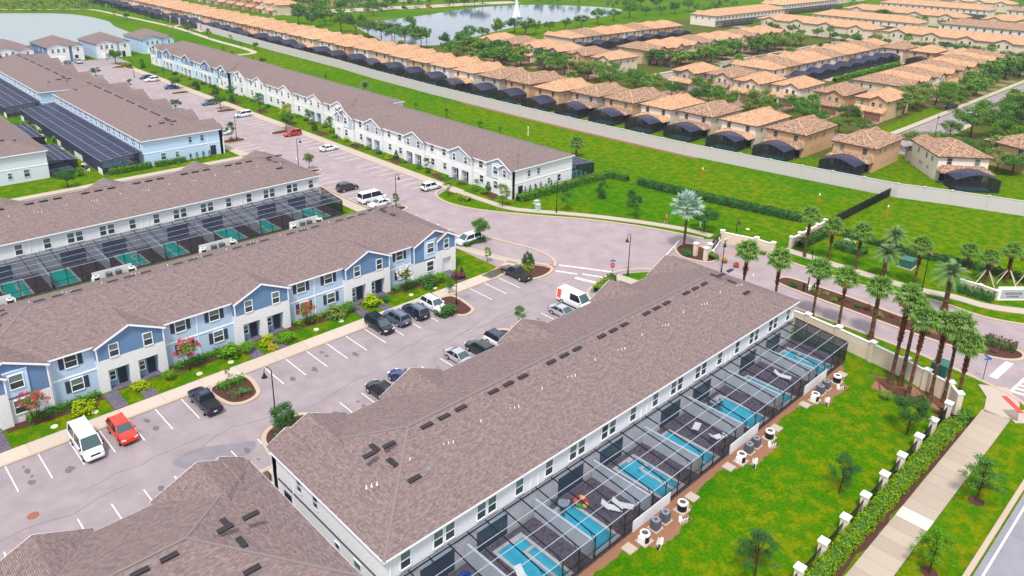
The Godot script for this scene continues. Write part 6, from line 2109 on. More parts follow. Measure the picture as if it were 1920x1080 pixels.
	for i in g.size():
		big.call(gl[i], g[i] * Vector3(1, 1.12, 1), gk[i], gf[i], 1.35 if gk[i] != "column" else 1.25)
	var cn := [Vector3(103.25, 3.80, -243.85), Vector3(102.34, 3.16, -230.05), Vector3(102.27, 2.66, -254.61), Vector3(103.25, 2.93, -182.58), Vector3(104.78, 2.95, -114.64), Vector3(104.02, 2.50, -146.63), Vector3(102.96, 3.19, -305.82)]
	for i in cn.size():
		big.call("dark cone bush in the gardens of the white rows, %s from the far end" % nth([3, 4, 2, 5, 7, 6, 1][i]), cn[i], "cone", "leaf_dark", 0.9)
	for i in 15:
		var p: Vector2 = (Vector2(108.32, -107.51) as Vector2).lerp(Vector2(130.75, -108.45), i / 14.0)
		plant("columnar_shrub", "slim dark column shrub along the white end wall, %s from the left" % nth(i + 1), "shrub", "column", "leaf_dark", v3(p), 2.0, 0.9)
	var fz := [-114, -117, -122, -127, -133, -137, -143, -148, -153, -158, -163, -168, -173, -178, -184, -189, -194, -199, -204, -210, -216, -222, -227, -233, -238, -244, -250, -256, -262, -268, -274, -280, -286]
	for i in fz.size():
		var far: bool = fz[i] < -174
		plant("shrub", "%s garden bush in front of the white rows, %s from the near end" % [["dark", "green", "olive", "lime"][i % 4], nth(i + 1)], "shrub", "shrub", ["leaf_dark", "leaf_hedge", "leaf_olive", "leaf_lime"][i % 4 if i % 3 else 1], Vector3((107.3 if far else 103.2) + rng.randf_range(-0.5, 0.5), 0, fz[i]), rng.randf_range(0.9, 1.6), 2.4)
	for i in 24:
		var z := -110.0 - i * 8.3
		if i % 2 == 0:
			flat("garden_bed", [Vector2(101.6, z), Vector2(104.4, z), Vector2(104.4, z - 5), Vector2(102.4, z - 5)], 0.02, "mulch")
	for s in [[1.0, -168.6, "leaf_hedge"], [3.0, -187.0, "leaf_olive"]]:
		plant("shrub", "%s low yellow green shrub in a kerbed bed left of the main road" % ("near" if s[0] < 2 else "far"), "shrub", "shrub", s[2], Vector3(82, 0.1, s[1] + 18 if s[0] < 2 else s[1]), 1.0, 2.5)
	hedge("yellow flowers in the bed at the far end of the car park", [Vector2(98.08, -313.97), Vector2(100.84, -311.88)], 1.6, 1.1, "leaf_yellow", 0.2, 40)
	hedge("yellow flowering plants at the end of the parking bays", [Vector2(96.57, -114.48), Vector2(97.20, -112.22)], 1.6, 0.8, "leaf_yellow", 0.16, 40)
	hedge("clipped hedge at the end of the nearer dark screen roof", [Vector2(49.3, -176.0), Vector2(58.2, -176.0)], 1.0, 1.3, "leaf_hedge", 0.18, 50)
	hedge("clipped hedge along the end wall of the pale blue row", [Vector2(59.0, -175.8), Vector2(65.8, -175.8)], 0.9, 1.2, "leaf_hedge", 0.18, 50)
	hedge("dark hedge at the foot of the small pool cage at the left edge", [Vector2(39.6, -181.4), Vector2(44.8, -181.4)], 0.9, 1.1, "leaf_dark", 0.18, 50)
	for i in 4:
		plant("columnar_shrub", "slim dark column shrub by the pale blue end wall, %s from the left" % nth(i + 1), "shrub", "column", "leaf_dark", Vector3(67.0 + i * 1.5, 0, -175.7), 1.8, 0.9)
	var lb := [Vector3(45.40, 3.80, -194.59), Vector3(47.96, 2.54, -224.31), Vector3(46.87, 2.89, -234.02), Vector3(44.37, 3.59, -179.45), Vector3(49.77, 2.66, -258.87), Vector3(48.03, 4.04, -210.63), Vector3(47.17, 2.85, -228.57)]
	for i in lb.size():
		plant("shrub" if i != 5 else "tree", "%s bush on grass beside the long dark screens, %s from the corner" % [["palm like", "round"][i % 2], nth(i + 1)], "shrub", "shrub" if i % 2 else "grassy", ["leaf_olive", "leaf_hedge"][i % 2], Vector3(lb[i].x, 0, lb[i].z), maxf(2.0, lb[i].y * 0.7), 1.3)
	# the field and the path
	var ft := [Vector3(152.56, 3.85, -536.92), Vector3(157.26, 4.43, -522.45), Vector3(150.44, 3.84, -481.06), Vector3(151.39, 4.33, -464.39), Vector3(159.94, 3.19, -458.71), Vector3(158.48, 4.40, -426.92), Vector3(156.16, 4.42, -393.88), Vector3(155.61, 4.97, -367.93), Vector3(158.27, 3.63, -350.50), Vector3(157.52, 3.46, -324.40), Vector3(154.53, 2.33, -332.48), Vector3(138.92, 2.77, -341.86), Vector3(141.79, 2.20, -313.74), Vector3(139.63, 2.98, -171.39), Vector3(138.47, 3.49, -120.20), Vector3(140.02, 3.70, -283.76), Vector3(140.55, 2.31, -292.79), Vector3(141.90, 1.60, -268.90), Vector3(139.56, 2.11, -156.68), Vector3(139.86, 1.77, -148.78), Vector3(138.91, 1.67, -129.96), Vector3(141.07, 2.30, -215.09), Vector3(140.02, 2.13, -186.36), Vector3(141.50, 3.34, -321.11), Vector3(144.75, 1.53, -246.00)]
	for i in ft.size():
		var pk := i in [14, 21]
		if pk:
			palm("%s palm standing alone in the green field behind the white rows" % ["small green", "low spreading"][i % 2], Vector3(ft[i].x, 0, ft[i].z), ft[i].y, "fan" if i == 14 else "feather", 1.2, 0, 0.25)
		else:
			plant("tree", "small tree %s, %s from the left" % ["along the curving path by the far lake" if i < 13 else "in the green field behind the white rows", nth(i + 1 if i < 13 else i - 12)], "tree", "young" if i % 3 else "round", ["leaf", "leaf_dark", "leaf_olive"][i % 3], Vector3(ft[i].x, 0, ft[i].z), ft[i].y, 1.2)
	# trees among the tan houses
	var spots := []
	for k in 46:
		spots.append([Vector2(rng.randf_range(212.5, 229), -84 - k * 4.1 + rng.randf_range(-1.5, 1.5)), rng.randf_range(5, 8.5)])
	for k in 26:
		spots.append([Vector2(rng.randf_range(194, 200), -78 - k * 7.6 + rng.randf_range(-2, 2)), rng.randf_range(3.0, 5.5)])
	for k in 26:
		spots.append([Vector2(266 + k * 4.4, rng.randf_range(-190.5, -180)), rng.randf_range(5, 8.5)])
	for k in 20:
		spots.append([Vector2(262 + k * 6.0, rng.randf_range(-163, -156)), rng.randf_range(4, 6)])
	for k in 32:
		spots.append([Vector2(246 + k * 5.2, rng.randf_range(-90, -79.5)), rng.randf_range(4.5, 8)])
	for k in 34:
		spots.append([Vector2(228 + k * 5.4, rng.randf_range(-66.5, -50)), rng.randf_range(5, 9)])
	for k in 26:
		spots.append([Vector2(rng.randf_range(403, 415), -60 - k * 6.6), rng.randf_range(4, 7)])
	for k in 18:
		spots.append([Vector2(rng.randf_range(516, 530), -70 - k * 9.5), rng.randf_range(5, 8)])
	for k in 9:
		spots.append([Vector2(206 + rng.randf_range(-1, 12), -66 + k * 3.2), rng.randf_range(4, 7)])
	var n := 0
	for s in spots:
		var p: Vector2 = s[0]
		var best := []
		for pl in places:
			if pl[2] != "" and (best.is_empty() or (pl[0] as Vector3).distance_to(v3(p)) < (best[0] as Vector3).distance_to(v3(p))):
				best = pl
		var lp: Vector3 = (v3(p) - best[0]).rotated(Vector3.UP, -best[1])
		var side := "right of"
		if lp.z > 0.5:
			side = "behind"
		elif lp.z < -float(best[3]):
			side = "in front of"
		elif lp.x < 0:
			side = "left of"
		var size: String = "low" if s[1] < 4.5 else ("medium" if s[1] < 6.5 else "tall")
		var tone := rng.randi() % 4
		if n % 6 == 5 and s[1] > 3.0:
			var label := "%s fan palm %s the %s" % [size, side, best[2]]
			var t := thing("palm_tree", label, "palm tree", v3(p), rng.randf() * TAU, "palms of the tan estate" if labels.has(label) else "")
			var tr := MB.new()
			if not cache.has("estate_trunk"):
				tr.tube(Vector3.ZERO, Vector3(0, 5, 0), 0.24, 0.2, 7, false)
				cache["estate_trunk"] = tr.mesh()
			part("trunk", cache["estate_trunk"], M.palm_trunk, t)
			part("fronds", palm_meshes("fan", 0)[0], M.leaf_palm, t, Vector3(0, 5, 0)).scale = Vector3.ONE * 1.5
		else:
			var kind: String = "round" if p.length() < 240 and n % 2 else ("oak" if p.length() < 300 else "far")
			var label := ""
			for tries in 8:
				label = "%s %s tree %s the %s" % [size, ["green", "dark", "bright", "olive"][tone], side, best[2]]
				if not labels.has(label):
					break
				tone = (tone + 1) % 4
				if tries == 3:
					side = "near the garage of" if side == "in front of" else "beside"
			plant("tree", label, "tree", kind, ["leaf", "leaf_dark", "leaf_mid", "leaf_olive"][tone], v3(p), s[1], rng.randf_range(1.25, 1.7), "trees among the tan houses" if labels.has(label) else "")
		n += 1
	hedge("clipped yellow green hedge along the lane behind the row of black pool cages", [Vector2(290, -125.4), Vector2(310, -125.6), Vector2(330, -125.4), Vector2(352, -125.6)], 2.0, 1.6, "leaf_hedge", 0.3, 20)
	# driveways of the tan houses
	for pl in places:
		if pl[2] == "" or (pl[0] as Vector3).length() > 420:
			continue
		var b := MB.new()
		b.xf = Transform3D(Basis(Vector3.UP, pl[1]), pl[0])
		b.box(Vector3(-5.0, 0.0, -float(pl[3]) - 11.5), Vector3(0.6, 0.03, -float(pl[3]) - 2.0))
		struct("driveway", b.mesh(), M.driveway)
	# round the lake
	var shore := []
	for p in [Vector2(219.28, -397.43), Vector2(216.68, -378.74), Vector2(227.36, -383.00), Vector2(219.76, -354.79), Vector2(219.07, -339.88), Vector2(217.15, -326.63), Vector2(224.65, -326.12), Vector2(220.05, -310.68), Vector2(216.74, -295.57), Vector2(218.59, -285.90), Vector2(231.22, -298.19), Vector2(230.14, -281.66), Vector2(237.76, -280.37), Vector2(250.24, -289.10), Vector2(260.64, -291.02), Vector2(274.29, -296.06), Vector2(291.19, -299.80), Vector2(289.73, -290.31), Vector2(297.45, -290.12), Vector2(309.85, -292.24), Vector2(325.88, -295.24), Vector2(339.04, -295.03), Vector2(358.90, -300.05), Vector2(380.31, -305.45), Vector2(403.46, -311.29), Vector2(423.02, -313.46), Vector2(437.93, -311.55), Vector2(451.75, -310.60), Vector2(472.41, -313.96), Vector2(465.23, -335.89), Vector2(474.93, -357.38), Vector2(480.00, -373.75), Vector2(240.37, -398.82), Vector2(242.22, -385.02), Vector2(249.81, -426.32), Vector2(268.58, -432.47), Vector2(239.35, -433.13), Vector2(260.37, -457.05), Vector2(240.12, -368.47), Vector2(276.42, -408.98), Vector2(294.95, -427.15), Vector2(243.71, -467.62), Vector2(264.16, -487.84), Vector2(303.40, -454.82), Vector2(306.78, -479.56), Vector2(290.33, -480.52), Vector2(308.64, -434.63), Vector2(440.84, -428.17), Vector2(352.57, -424.20), Vector2(363.87, -426.13), Vector2(370.31, -422.14), Vector2(385.94, -431.20), Vector2(229.99, -322.34), Vector2(235.15, -313.88), Vector2(248.96, -334.51)]:
		shore.append(p)
	shore.sort_custom(func(p: Vector2, q: Vector2) -> bool: return p.x / -p.y < q.x / -q.y)
	var near_n := 0
	var far_n := 0
	for i in shore.size():
		var p: Vector2 = shore[i]
		var near: bool = p.x - p.y < 610.0
		if near:
			near_n += 1
		else:
			far_n += 1
		plant("tree", "%s tree on the %s side of the fountain lake, %s from the left" % [["leafy", "dense", "dark"][i % 3], "near" if near else "far", nth(near_n if near else far_n)], "tree", "far" if i % 2 else "oak", ["leaf", "leaf_mid", "leaf_dark"][i % 3], v3(p), rng.randf_range(6, 11), rng.randf_range(0.9, 1.4))
	var far := []
	for k in 150:
		far.append(Vector2(rng.randf_range(235, 460), rng.randf_range(-560, -400)))
	for k in 120:
		far.append(Vector2(rng.randf_range(440, 820), rng.randf_range(-470, -290)))
	for k in 60:
		far.append(Vector2(rng.randf_range(560, 860), rng.randf_range(-300, -140)))
	var wood := MB.new()
	for p in far:
		if p.x < 430 and p.y > -430 and p.x > 250:
			continue
		if p.x > 480 and p.x < 700 and p.y > -292:
			if rng.randf() < 0.6:
				continue
		for i in 5:
			leaf_ball(rng, wood, v3(p, rng.randf_range(2.5, 6.0)) + Vector3(rng.randfn() * 2.0, 0, rng.randfn() * 2.0), Vector3(2.2, 2.0, 2.2), 26, 0.75, 0.35)
	part("far_wood", wood.mesh(), M.leaf, self).set_meta("kind", "stuff")
	tag(get_node("far_wood"), "far off mass of trees beyond the lake and the tiled rows", "wood")
	var reeds := MB.new()
	for k in 420:
		var p := Vector2(rng.randf_range(60, 172), rng.randf_range(-660, -536))
		leaf_ball(rng, reeds, v3(p, rng.randf_range(0.4, 2.0)), Vector3(2.6, 1.3, 2.6), 22, 0.7, 0.4)
	part("marsh_scrub", reeds.mesh(), M.leaf_olive, self).set_meta("kind", "stuff")
	tag(get_node("marsh_scrub"), "wild green scrub beyond the pale lake in the top left corner", "scrub")


# ---- cars

func loft(b: MB, secs: Array) -> void:
	# secs: [z, half width, y bottom, y top, top half width, corner]; rounded box sections joined along z
	var rings := []
	for s in secs:
		var ring := []
		var hw: float = s[1]
		var y0: float = s[2]
		var y1: float = s[3]
		var tw: float = s[4]
		var c: float = minf(0.14, (y1 - y0) * 0.3)
		for p in [[-hw + 0.08, y0], [-hw, y0 + c], [lerpf(-hw, -tw, 0.25), lerpf(y0, y1, 0.55)], [-tw, y1 - c * 0.6], [-tw + c, y1], [0.0, y1 + 0.03], [tw - c, y1], [tw, y1 - c * 0.6], [lerpf(hw, tw, 0.25), lerpf(y0, y1, 0.55)], [hw, y0 + c], [hw - 0.08, y0]]:
			ring.append(Vector3(p[0], p[1], s[0]))
		rings.append(ring)
	for i in rings.size() - 1:
		var n: int = rings[i].size()
		for j in n:
			var k := (j + 1) % n
			b.quad(rings[i][j], rings[i][k], rings[i + 1][k], rings[i + 1][j])
	for e in [0, rings.size() - 1]:
		var ring: Array = rings[e]
		var mid := Vector3.ZERO
		for p in ring:
			mid += p / ring.size()
		for j in ring.size():
			if e == 0:
				b.tri(mid, ring[(j + 1) % ring.size()], ring[j])
			else:
				b.tri(mid, ring[j], ring[(j + 1) % ring.size()])


func car_meshes(kind: String) -> Dictionary:
	var key := "car_" + kind
	if cache.has(key):
		return cache[key]
	# front of the car towards +z; lengths measured from the middle
	var l := 2.35
	var w := 0.92
	var belt := 0.95
	var top := 1.45
	var body := []
	var cab := []      # glasshouse: base front, top front, top rear, base rear
	var wr := 0.33
	match kind:
		"sedan":
			body = [[-2.35, 0.72, 0.4, 0.8, 0.68], [-2.2, 0.86, 0.28, 0.98, 0.8], [-1.3, 0.91, 0.22, 1.02, 0.83], [0.0, 0.92, 0.22, 0.98, 0.86], [1.1, 0.92, 0.22, 0.94, 0.86], [1.9, 0.88, 0.24, 0.82, 0.8], [2.25, 0.78, 0.3, 0.7, 0.7], [2.38, 0.62, 0.36, 0.6, 0.58]]
			cab = [1.15, 0.3, -1.0, -1.85]
			belt = 0.94
			top = 1.44
		"suv":
			body = [[-2.3, 0.82, 0.42, 0.95, 0.8], [-2.2, 0.92, 0.32, 1.1, 0.86], [-1.2, 0.95, 0.28, 1.12, 0.9], [0.0, 0.95, 0.28, 1.08, 0.9], [1.05, 0.95, 0.28, 1.06, 0.9], [1.9, 0.92, 0.3, 0.98, 0.85], [2.25, 0.84, 0.34, 0.86, 0.76], [2.36, 0.7, 0.42, 0.74, 0.66]]
			cab = [1.15, 0.4, -1.85, -2.2]
			belt = 1.05
			top = 1.72
			wr = 0.37
		"minivan":
			l = 2.5
			body = [[-2.5, 0.86, 0.4, 0.98, 0.84], [-2.4, 0.94, 0.3, 1.08, 0.9], [-1.2, 0.98, 0.24, 1.08, 0.93], [0.2, 0.98, 0.24, 1.04, 0.93], [1.3, 0.97, 0.24, 1.0, 0.92], [2.1, 0.92, 0.26, 0.92, 0.84], [2.42, 0.82, 0.3, 0.8, 0.74], [2.52, 0.66, 0.36, 0.68, 0.6]]
			cab = [1.6, 0.65, -2.15, -2.4]
			belt = 1.02
			top = 1.75
		"pickup":
			l = 2.8
			body = [[-2.8, 0.86, 0.5, 0.72, 0.86], [-2.75, 0.95, 0.42, 1.02, 0.93], [-0.72, 0.97, 0.38, 1.06, 0.93], [-0.7, 0.97, 0.38, 1.1, 0.93], [0.6, 0.97, 0.38, 1.1, 0.93], [1.3, 0.97, 0.38, 1.12, 0.92], [2.3, 0.95, 0.4, 1.08, 0.9], [2.7, 0.9, 0.44, 1.0, 0.85], [2.8, 0.76, 0.5, 0.86, 0.72]]
			cab = [1.35, 0.65, -0.45, -0.72]
			belt = 1.08
			top = 1.8
			wr = 0.4
		"van", "bus":
			l = 2.95
			body = [[-2.95, 0.92, 0.42, 1.2, 0.92], [-2.9, 1.0, 0.34, 1.3, 0.98], [0.0, 1.02, 0.3, 1.3, 0.98], [1.5, 1.02, 0.3, 1.26, 0.98], [2.1, 1.0, 0.3, 1.18, 0.95], [2.7, 0.95, 0.34, 1.0, 0.86], [2.92, 0.84, 0.4, 0.84, 0.74], [3.0, 0.66, 0.48, 0.7, 0.6]]
			cab = [2.05, 1.25, -2.8, -2.88]
			belt = 1.24
			top = 2.3
			wr = 0.36
	var out := {}
	var b := MB.new()
	loft(b, body)
	out.body = b.mesh(true)
	# glasshouse: pillars and roof in body colour, panes as parts
	var bw := w - 0.04 if kind != "van" and kind != "bus" else 0.97
	if kind == "minivan" or kind == "pickup" or kind == "suv":
		bw = 0.9
	var tw := bw - 0.2 if kind != "van" and kind != "bus" else bw - 0.14
	var B := [Vector3(-bw, belt, cab[0]), Vector3(bw, belt, cab[0]), Vector3(bw, belt, cab[3]), Vector3(-bw, belt, cab[3])]
	var T := [Vector3(-tw, top - 0.06, cab[1]), Vector3(tw, top - 0.06, cab[1]), Vector3(tw, top - 0.06, cab[2]), Vector3(-tw, top - 0.06, cab[2])]
	var r := MB.new()
	var mid: float = (cab[1] + cab[2]) / 2
	r.quad(T[0], T[1], Vector3(tw - 0.1, top, cab[1] - 0.2), Vector3(-tw + 0.1, top, cab[1] - 0.2))
	r.quad(Vector3(-tw + 0.1, top, cab[1] - 0.2), Vector3(tw - 0.1, top, cab[1] - 0.2), Vector3(tw - 0.1, top, cab[2] + 0.2), Vector3(-tw + 0.1, top, cab[2] + 0.2))
	r.quad(Vector3(-tw + 0.1, top, cab[2] + 0.2), Vector3(tw - 0.1, top, cab[2] + 0.2), T[2], T[3])
	r.quad(T[3], T[0], Vector3(-tw + 0.1, top, cab[1] - 0.2), Vector3(-tw + 0.1, top, cab[2] + 0.2))
	r.quad(T[1], T[2], Vector3(tw - 0.1, top, cab[2] + 0.2), Vector3(tw - 0.1, top, cab[1] - 0.2))
	for i in 4:
		r.bar(B[i], T[i], 0.09)
	for s in [-1, 1]:
		r.bar(Vector3(s * bw, belt, mid + 0.1), Vector3(s * tw, top - 0.06, mid + 0.1), 0.07)
	if kind == "van":
		for s in [-1, 1]:
			r.quad(Vector3(s * bw, belt, mid + 0.5), Vector3(s * bw, belt, cab[3]), Vector3(s * tw, top - 0.05, cab[2]), Vector3(s * tw, top - 0.05, mid + 0.5))
		r.quad(B[2], B[3], T[3], T[2])
	out.roof = r.mesh()
	var inset := func(a: Vector3, c: Vector3, d: Vector3, e: Vector3, k: float) -> MB:
		var o := (a + c + d + e) / 4
		var q := MB.new()
		q.quad(a.lerp(o, k), c.lerp(o, k), d.lerp(o, k), e.lerp(o, k))
		return q
	out.windshield = inset.call(B[0], B[1], T[1], T[0], 0.05).mesh()
	out.rear_window = inset.call(B[2], B[3], T[3], T[2], 0.06).mesh()
	for s in [-1, 1]:
		var x0: float = s * bw
		var x1: float = s * tw
		out["front_%d" % s] = inset.call(Vector3(x0, belt, cab[0] - 0.1), Vector3(x0, belt, mid + 0.14), Vector3(x1, top - 0.1, mid + 0.14), Vector3(x1, top - 0.1, cab[1]), 0.04).mesh()
		out["back_%d" % s] = inset.call(Vector3(x0, belt, mid + 0.06), Vector3(x0, belt, cab[3] + 0.08), Vector3(x1, top - 0.1, cab[2]), Vector3(x1, top - 0.1, mid + 0.06), 0.05).mesh()
	var ty := MB.new()
	ty.tube(Vector3(-0.11, 0, 0), Vector3(0.11, 0, 0), wr, wr, 16)
	out.tyre = ty.mesh()
	var rm := MB.new()
	rm.tube(Vector3(-0.118, 0, 0), Vector3(0.118, 0, 0), wr * 0.62, wr * 0.62, 12)
	out.rim = rm.mesh()
	out.l = l
	out.belt = belt
	out.top = top
	out.wr = wr
	out.tw = tw
	out.bw = bw
	out.cab = cab
	cache[key] = out
	return out


func car(called: String, label: String, category: String, kind: String, paint: String, at: Vector2, turn: float, o := {}) -> Node3D:
	var d := car_meshes(kind)
	var t := thing(called, label, category, v3(at, 0.016), turn)
	var p: Material = M[paint]
	part("body", d.body, p, t)
	part("cabin_roof", d.roof, M[o.get("roof", paint)], t)
	part("windshield", d.windshield, M.car_glass_light, t)
	if kind != "van":
		part("rear_window", d.rear_window, M.car_glass, t)
	for s in [-1, 1]:
		part("side_window", d["front_%d" % s], M.car_glass, t)
		if kind != "van":
			part("side_window", d["back_%d" % s], M.car_glass, t)
	var l: float = d.l
	var w := 0.86 if kind != "van" and kind != "bus" else 0.94
	for s in [-1, 1]:
		for z in [l * 0.62, -l * 0.6]:
			var wh := part("wheel", d.tyre, M.tyre, t, Vector3(s * w, d.wr, z))
			part("rim", d.rim, M.rim, wh)
		var hl := MB.new()
		hl.box(Vector3(-0.2, -0.07, -0.16), Vector3(0.2, 0.07, 0.05))
		if not cache.has("headlight"):
			cache["headlight"] = hl.mesh()
		part("headlight", cache["headlight"], M.lamp_lens, t, Vector3(s * 0.62, d.belt - 0.27, l - 0.1), s * 0.35)
		part("taillight", boxmesh(Vector3(0.22, 0.26, 0.1)), M.tail_red, t, Vector3(s * 0.74, d.belt - 0.22, -l + 0.1))
		part("mirror", boxmesh(Vector3(0.22, 0.16, 0.12)), p if kind != "bus" else M.plastic_dark, t, Vector3(s * (d.bw + 0.12), d.belt + 0.04, d.cab[0] - 0.25))
	part("grille", boxmesh(Vector3(0.9, 0.2, 0.06)), M.plastic_dark, t, Vector3(0, d.belt - 0.42, l - 0.04))
	part("bumper", boxmesh(Vector3(1.5, 0.14, 0.1)), M.plastic_dark, t, Vector3(0, 0.34, l - 0.06))
	part("bumper", boxmesh(Vector3(1.6, 0.16, 0.1)), M.plastic_dark, t, Vector3(0, 0.38, -l + 0.04))
	part("license_plate", boxmesh(Vector3(0.36, 0.14, 0.03)), M.plate, t, Vector3(0, 0.62, -l - 0.02))
	if o.get("rails", false):
		for s in [-1, 1]:
			var b := MB.new()
			b.bar(Vector3(s * (d.tw - 0.12), d.top + 0.05, d.cab[1] - 0.2), Vector3(s * (d.tw - 0.12), d.top + 0.05, d.cab[2] + 0.1), 0.05)
			part("roof_rail", b.mesh(), M.plastic_dark, t)
	if kind == "pickup":
		var b := MB.new()
		b.box(Vector3(-0.82, 1.06, -2.68), Vector3(0.82, 1.11, -0.8))
		part("bed_cover", b.mesh(), M[o.get("bed", "plastic_dark")], t)
	if o.get("sunroof", false):
		part("sunroof", boxmesh(Vector3(0.9, 0.02, 0.9)), M.car_glass, t, Vector3(0, d.top + 0.005, (d.cab[1] + d.cab[2]) / 2 + 0.2))
	if o.get("panel", "") != "":
		for s in [-1, 1]:
			var b := MB.new()
			b.quad(Vector3(s * 1.03, 0.9, -2.7), Vector3(s * 1.03, 0.9, -2.0), Vector3(s * 0.86, 2.15, -2.0), Vector3(s * 0.86, 2.15, -2.7))
			part("painted_panel", b.mesh(), M[o.panel], t, Vector3(s * 0.03, 0, 0))
	return t


func build_cars() -> void:
	for q in [["paint_white", 0.86, 0.87, 0.9], ["paint_red", 0.72, 0.05, 0.07], ["paint_orange", 0.85, 0.16, 0.06], ["paint_black", 0.05, 0.055, 0.08], ["paint_charcoal", 0.15, 0.16, 0.2], ["paint_navy", 0.08, 0.12, 0.24], ["paint_blue", 0.07, 0.15, 0.4], ["paint_slate", 0.3, 0.36, 0.46], ["paint_silver", 0.62, 0.62, 0.66], ["paint_green", 0.12, 0.16, 0.16], ["paint_sky", 0.1, 0.35, 0.6], ["paint_grey", 0.4, 0.41, 0.45]]:
		var m := mat(q[0], Color(q[1], q[2], q[3]), 0.28)
		m.clearcoat_enabled = true
		m.clearcoat = 0.7
		m.clearcoat_roughness = 0.08
	var n := PI      # nose towards -z
	car("passenger_van", "white passenger van with its nose to the lane, next to the red car", "van", "bus", "paint_white", Vector2(15.9, -79.2), 0)
	car("parked_car", "bright orange red compact car between the white van and the dark pickup", "car", "suv", "paint_orange", Vector2(19.4, -79.1), 0.02)
	car("pickup_truck", "dark grey pickup truck with covered bed facing the blue row", "truck", "pickup", "paint_navy", Vector2(28.2, -78.6), n, {"bed": "plastic_dark", "rails": true})
	car("parked_car", "black minivan facing the lane, left of the two blue cars", "car", "minivan", "paint_black", Vector2(53.45, -80.47), 0.0, {"rails": true, "sunroof": true})
	car("parked_car", "slate blue car backed towards the lane beside the black minivan", "car", "suv", "paint_slate", Vector2(56.37, -80.54), n, {"rails": true})
	car("parked_car", "dark blue car with roof rails beside the white car", "car", "suv", "paint_navy", Vector2(59.47, -80.33), n, {"rails": true, "roof": "paint_slate"})
	car("parked_car", "large white car facing the lane beside the lamp post bed", "car", "suv", "paint_white", Vector2(62.68, -80.12), 0.0, {"rails": true})
	car("pickup_truck", "dark green pickup truck beside the cone shaped tree", "truck", "pickup", "paint_green", Vector2(79.28, -80.12), n, {"bed": "plastic_dark", "roof": "paint_black"})
	car("parked_car", "boxy black off road car half hidden by the near roof", "car", "suv", "paint_black", Vector2(44.27, -66.79), n, {"rails": true, "sunroof": true})
	car("parked_car", "blue sedan beside the boxy black car behind the near roof", "car", "sedan", "paint_blue", Vector2(47.81, -67.29), n)
	car("parked_car", "silver sedan nearest the painted bay line behind the near roof", "car", "sedan", "paint_silver", Vector2(56.12, -66.61), 0.0)
	car("parked_car", "charcoal car right of the silver sedan behind the near roof", "car", "suv", "paint_charcoal", Vector2(59.41, -66.32), n, {"roof": "paint_charcoal"})
	car("parked_car", "white compact car with black roof beside the mulch bed behind the near roof", "car", "suv", "paint_white", Vector2(62.58, -66.06), 0.0, {"roof": "paint_navy"})
	car("parked_car", "silver sedan beside the white and orange van", "car", "sedan", "paint_silver", Vector2(75.14, -66.17), 0.0)
	car("delivery_van", "white delivery van with orange panel at its rear corner", "van", "van", "paint_white", Vector2(78.78, -67.18), 0.0, {"panel": "orange"})
	var w := -PI / 2
	car("parked_car", "white minivan behind the round tree at the end of the blue row", "car", "minivan", "paint_white", Vector2(82.9, -95.9), w)
	car("passenger_van", "white passenger van with dark side windows near the lamp and tree", "van", "bus", "paint_white", Vector2(82.5, -125.0), -w)
	car("parked_car", "white sedan partly hidden behind the blue row's roof ridge", "car", "sedan", "paint_white", Vector2(82.0, -121.8), w)
	car("parked_car", "dark grey car parked beyond the white passenger van", "car", "suv", "paint_charcoal", Vector2(82.6, -134.2), -w, {"rails": true})
	car("parked_car", "white car at the near end of the bays by the white row", "car", "suv", "paint_white", Vector2(96.2, -123.4), -w)
	car("parked_car", "white sedan alone in the bays by the middle of the white row", "car", "sedan", "paint_white", Vector2(95.8, -163.2), -w)
	car("parked_car", "red car beside the kerbed bed with a street tree", "car", "suv", "paint_red", Vector2(96.2, -181.6), w)
	car("passenger_van", "white van between the two kerbed beds on the main road", "van", "minivan", "paint_white", Vector2(96.1, -209.6), w)
	car("parked_car", "slate grey car beyond the farther kerbed bed", "car", "suv", "paint_slate", Vector2(95.4, -230.4), w)
	car("parked_car", "white sedan beside the corner of the pale blue row", "car", "sedan", "paint_white", Vector2(82.6, -193.6), -w)
	car("parked_car", "bright blue car half hidden by a tree in front of the far blue row", "car", "sedan", "paint_sky", Vector2(96.3, -261.5), -w)
	car("parked_car", "white car in the farthest bays of the main road", "car", "suv", "paint_white", Vector2(96.0, -277.8), w)
	car("parked_car", "dark blue car behind the white one in the farthest bays", "car", "sedan", "paint_navy", Vector2(96.3, -284.0), w)
	car("parked_car", "dark car on the driveway of the blue house by the lake", "car", "sedan", "paint_navy", Vector2(84.4, -331.0), 0)
	car("parked_car", "pale car on the driveway of the blue house by the lake", "car", "suv", "paint_silver", Vector2(88.2, -331.2), 0)
	car("parked_car", "grey car on the curving street among the tan houses at right", "car", "suv", "paint_slate", Vector2(263.85, -70.66), -PI / 2 + 0.1)
	car("parked_car", "dark blue car on a driveway above the grey street car at right", "car", "sedan", "paint_navy", Vector2(275.38, -79.60), -PI / 2 - 0.3)
	car("parked_car", "dark car between the tan houses and the white wall, upper middle", "car", "sedan", "paint_navy", Vector2(267.99, -185.39), 0.3)
	for i in 5:
		car("parked_car", "%s car on the street between the tan rows, %s from the left" % [["white", "silver", "white", "grey", "black"][i], nth(i + 1)], "car", "sedan" if i % 2 else "suv", ["paint_white", "paint_silver", "paint_white", "paint_grey", "paint_black"][i], Vector2(378 + i * 6.0, -172 + (i % 2)), 0.4)
	for i in 9:
		car("parked_car", "%s car in the car park beyond the fountain lake, %s from the left" % [["white", "dark", "silver", "red", "grey"][i % 5], nth(i + 1)], "car", "sedan" if i % 2 else "suv", ["paint_white", "paint_black", "paint_silver", "paint_red", "paint_grey"][i % 5], Vector2(262 + i * 9.5, -440 + i * 0.9), 0.1)


# ---- street furniture, signs, people

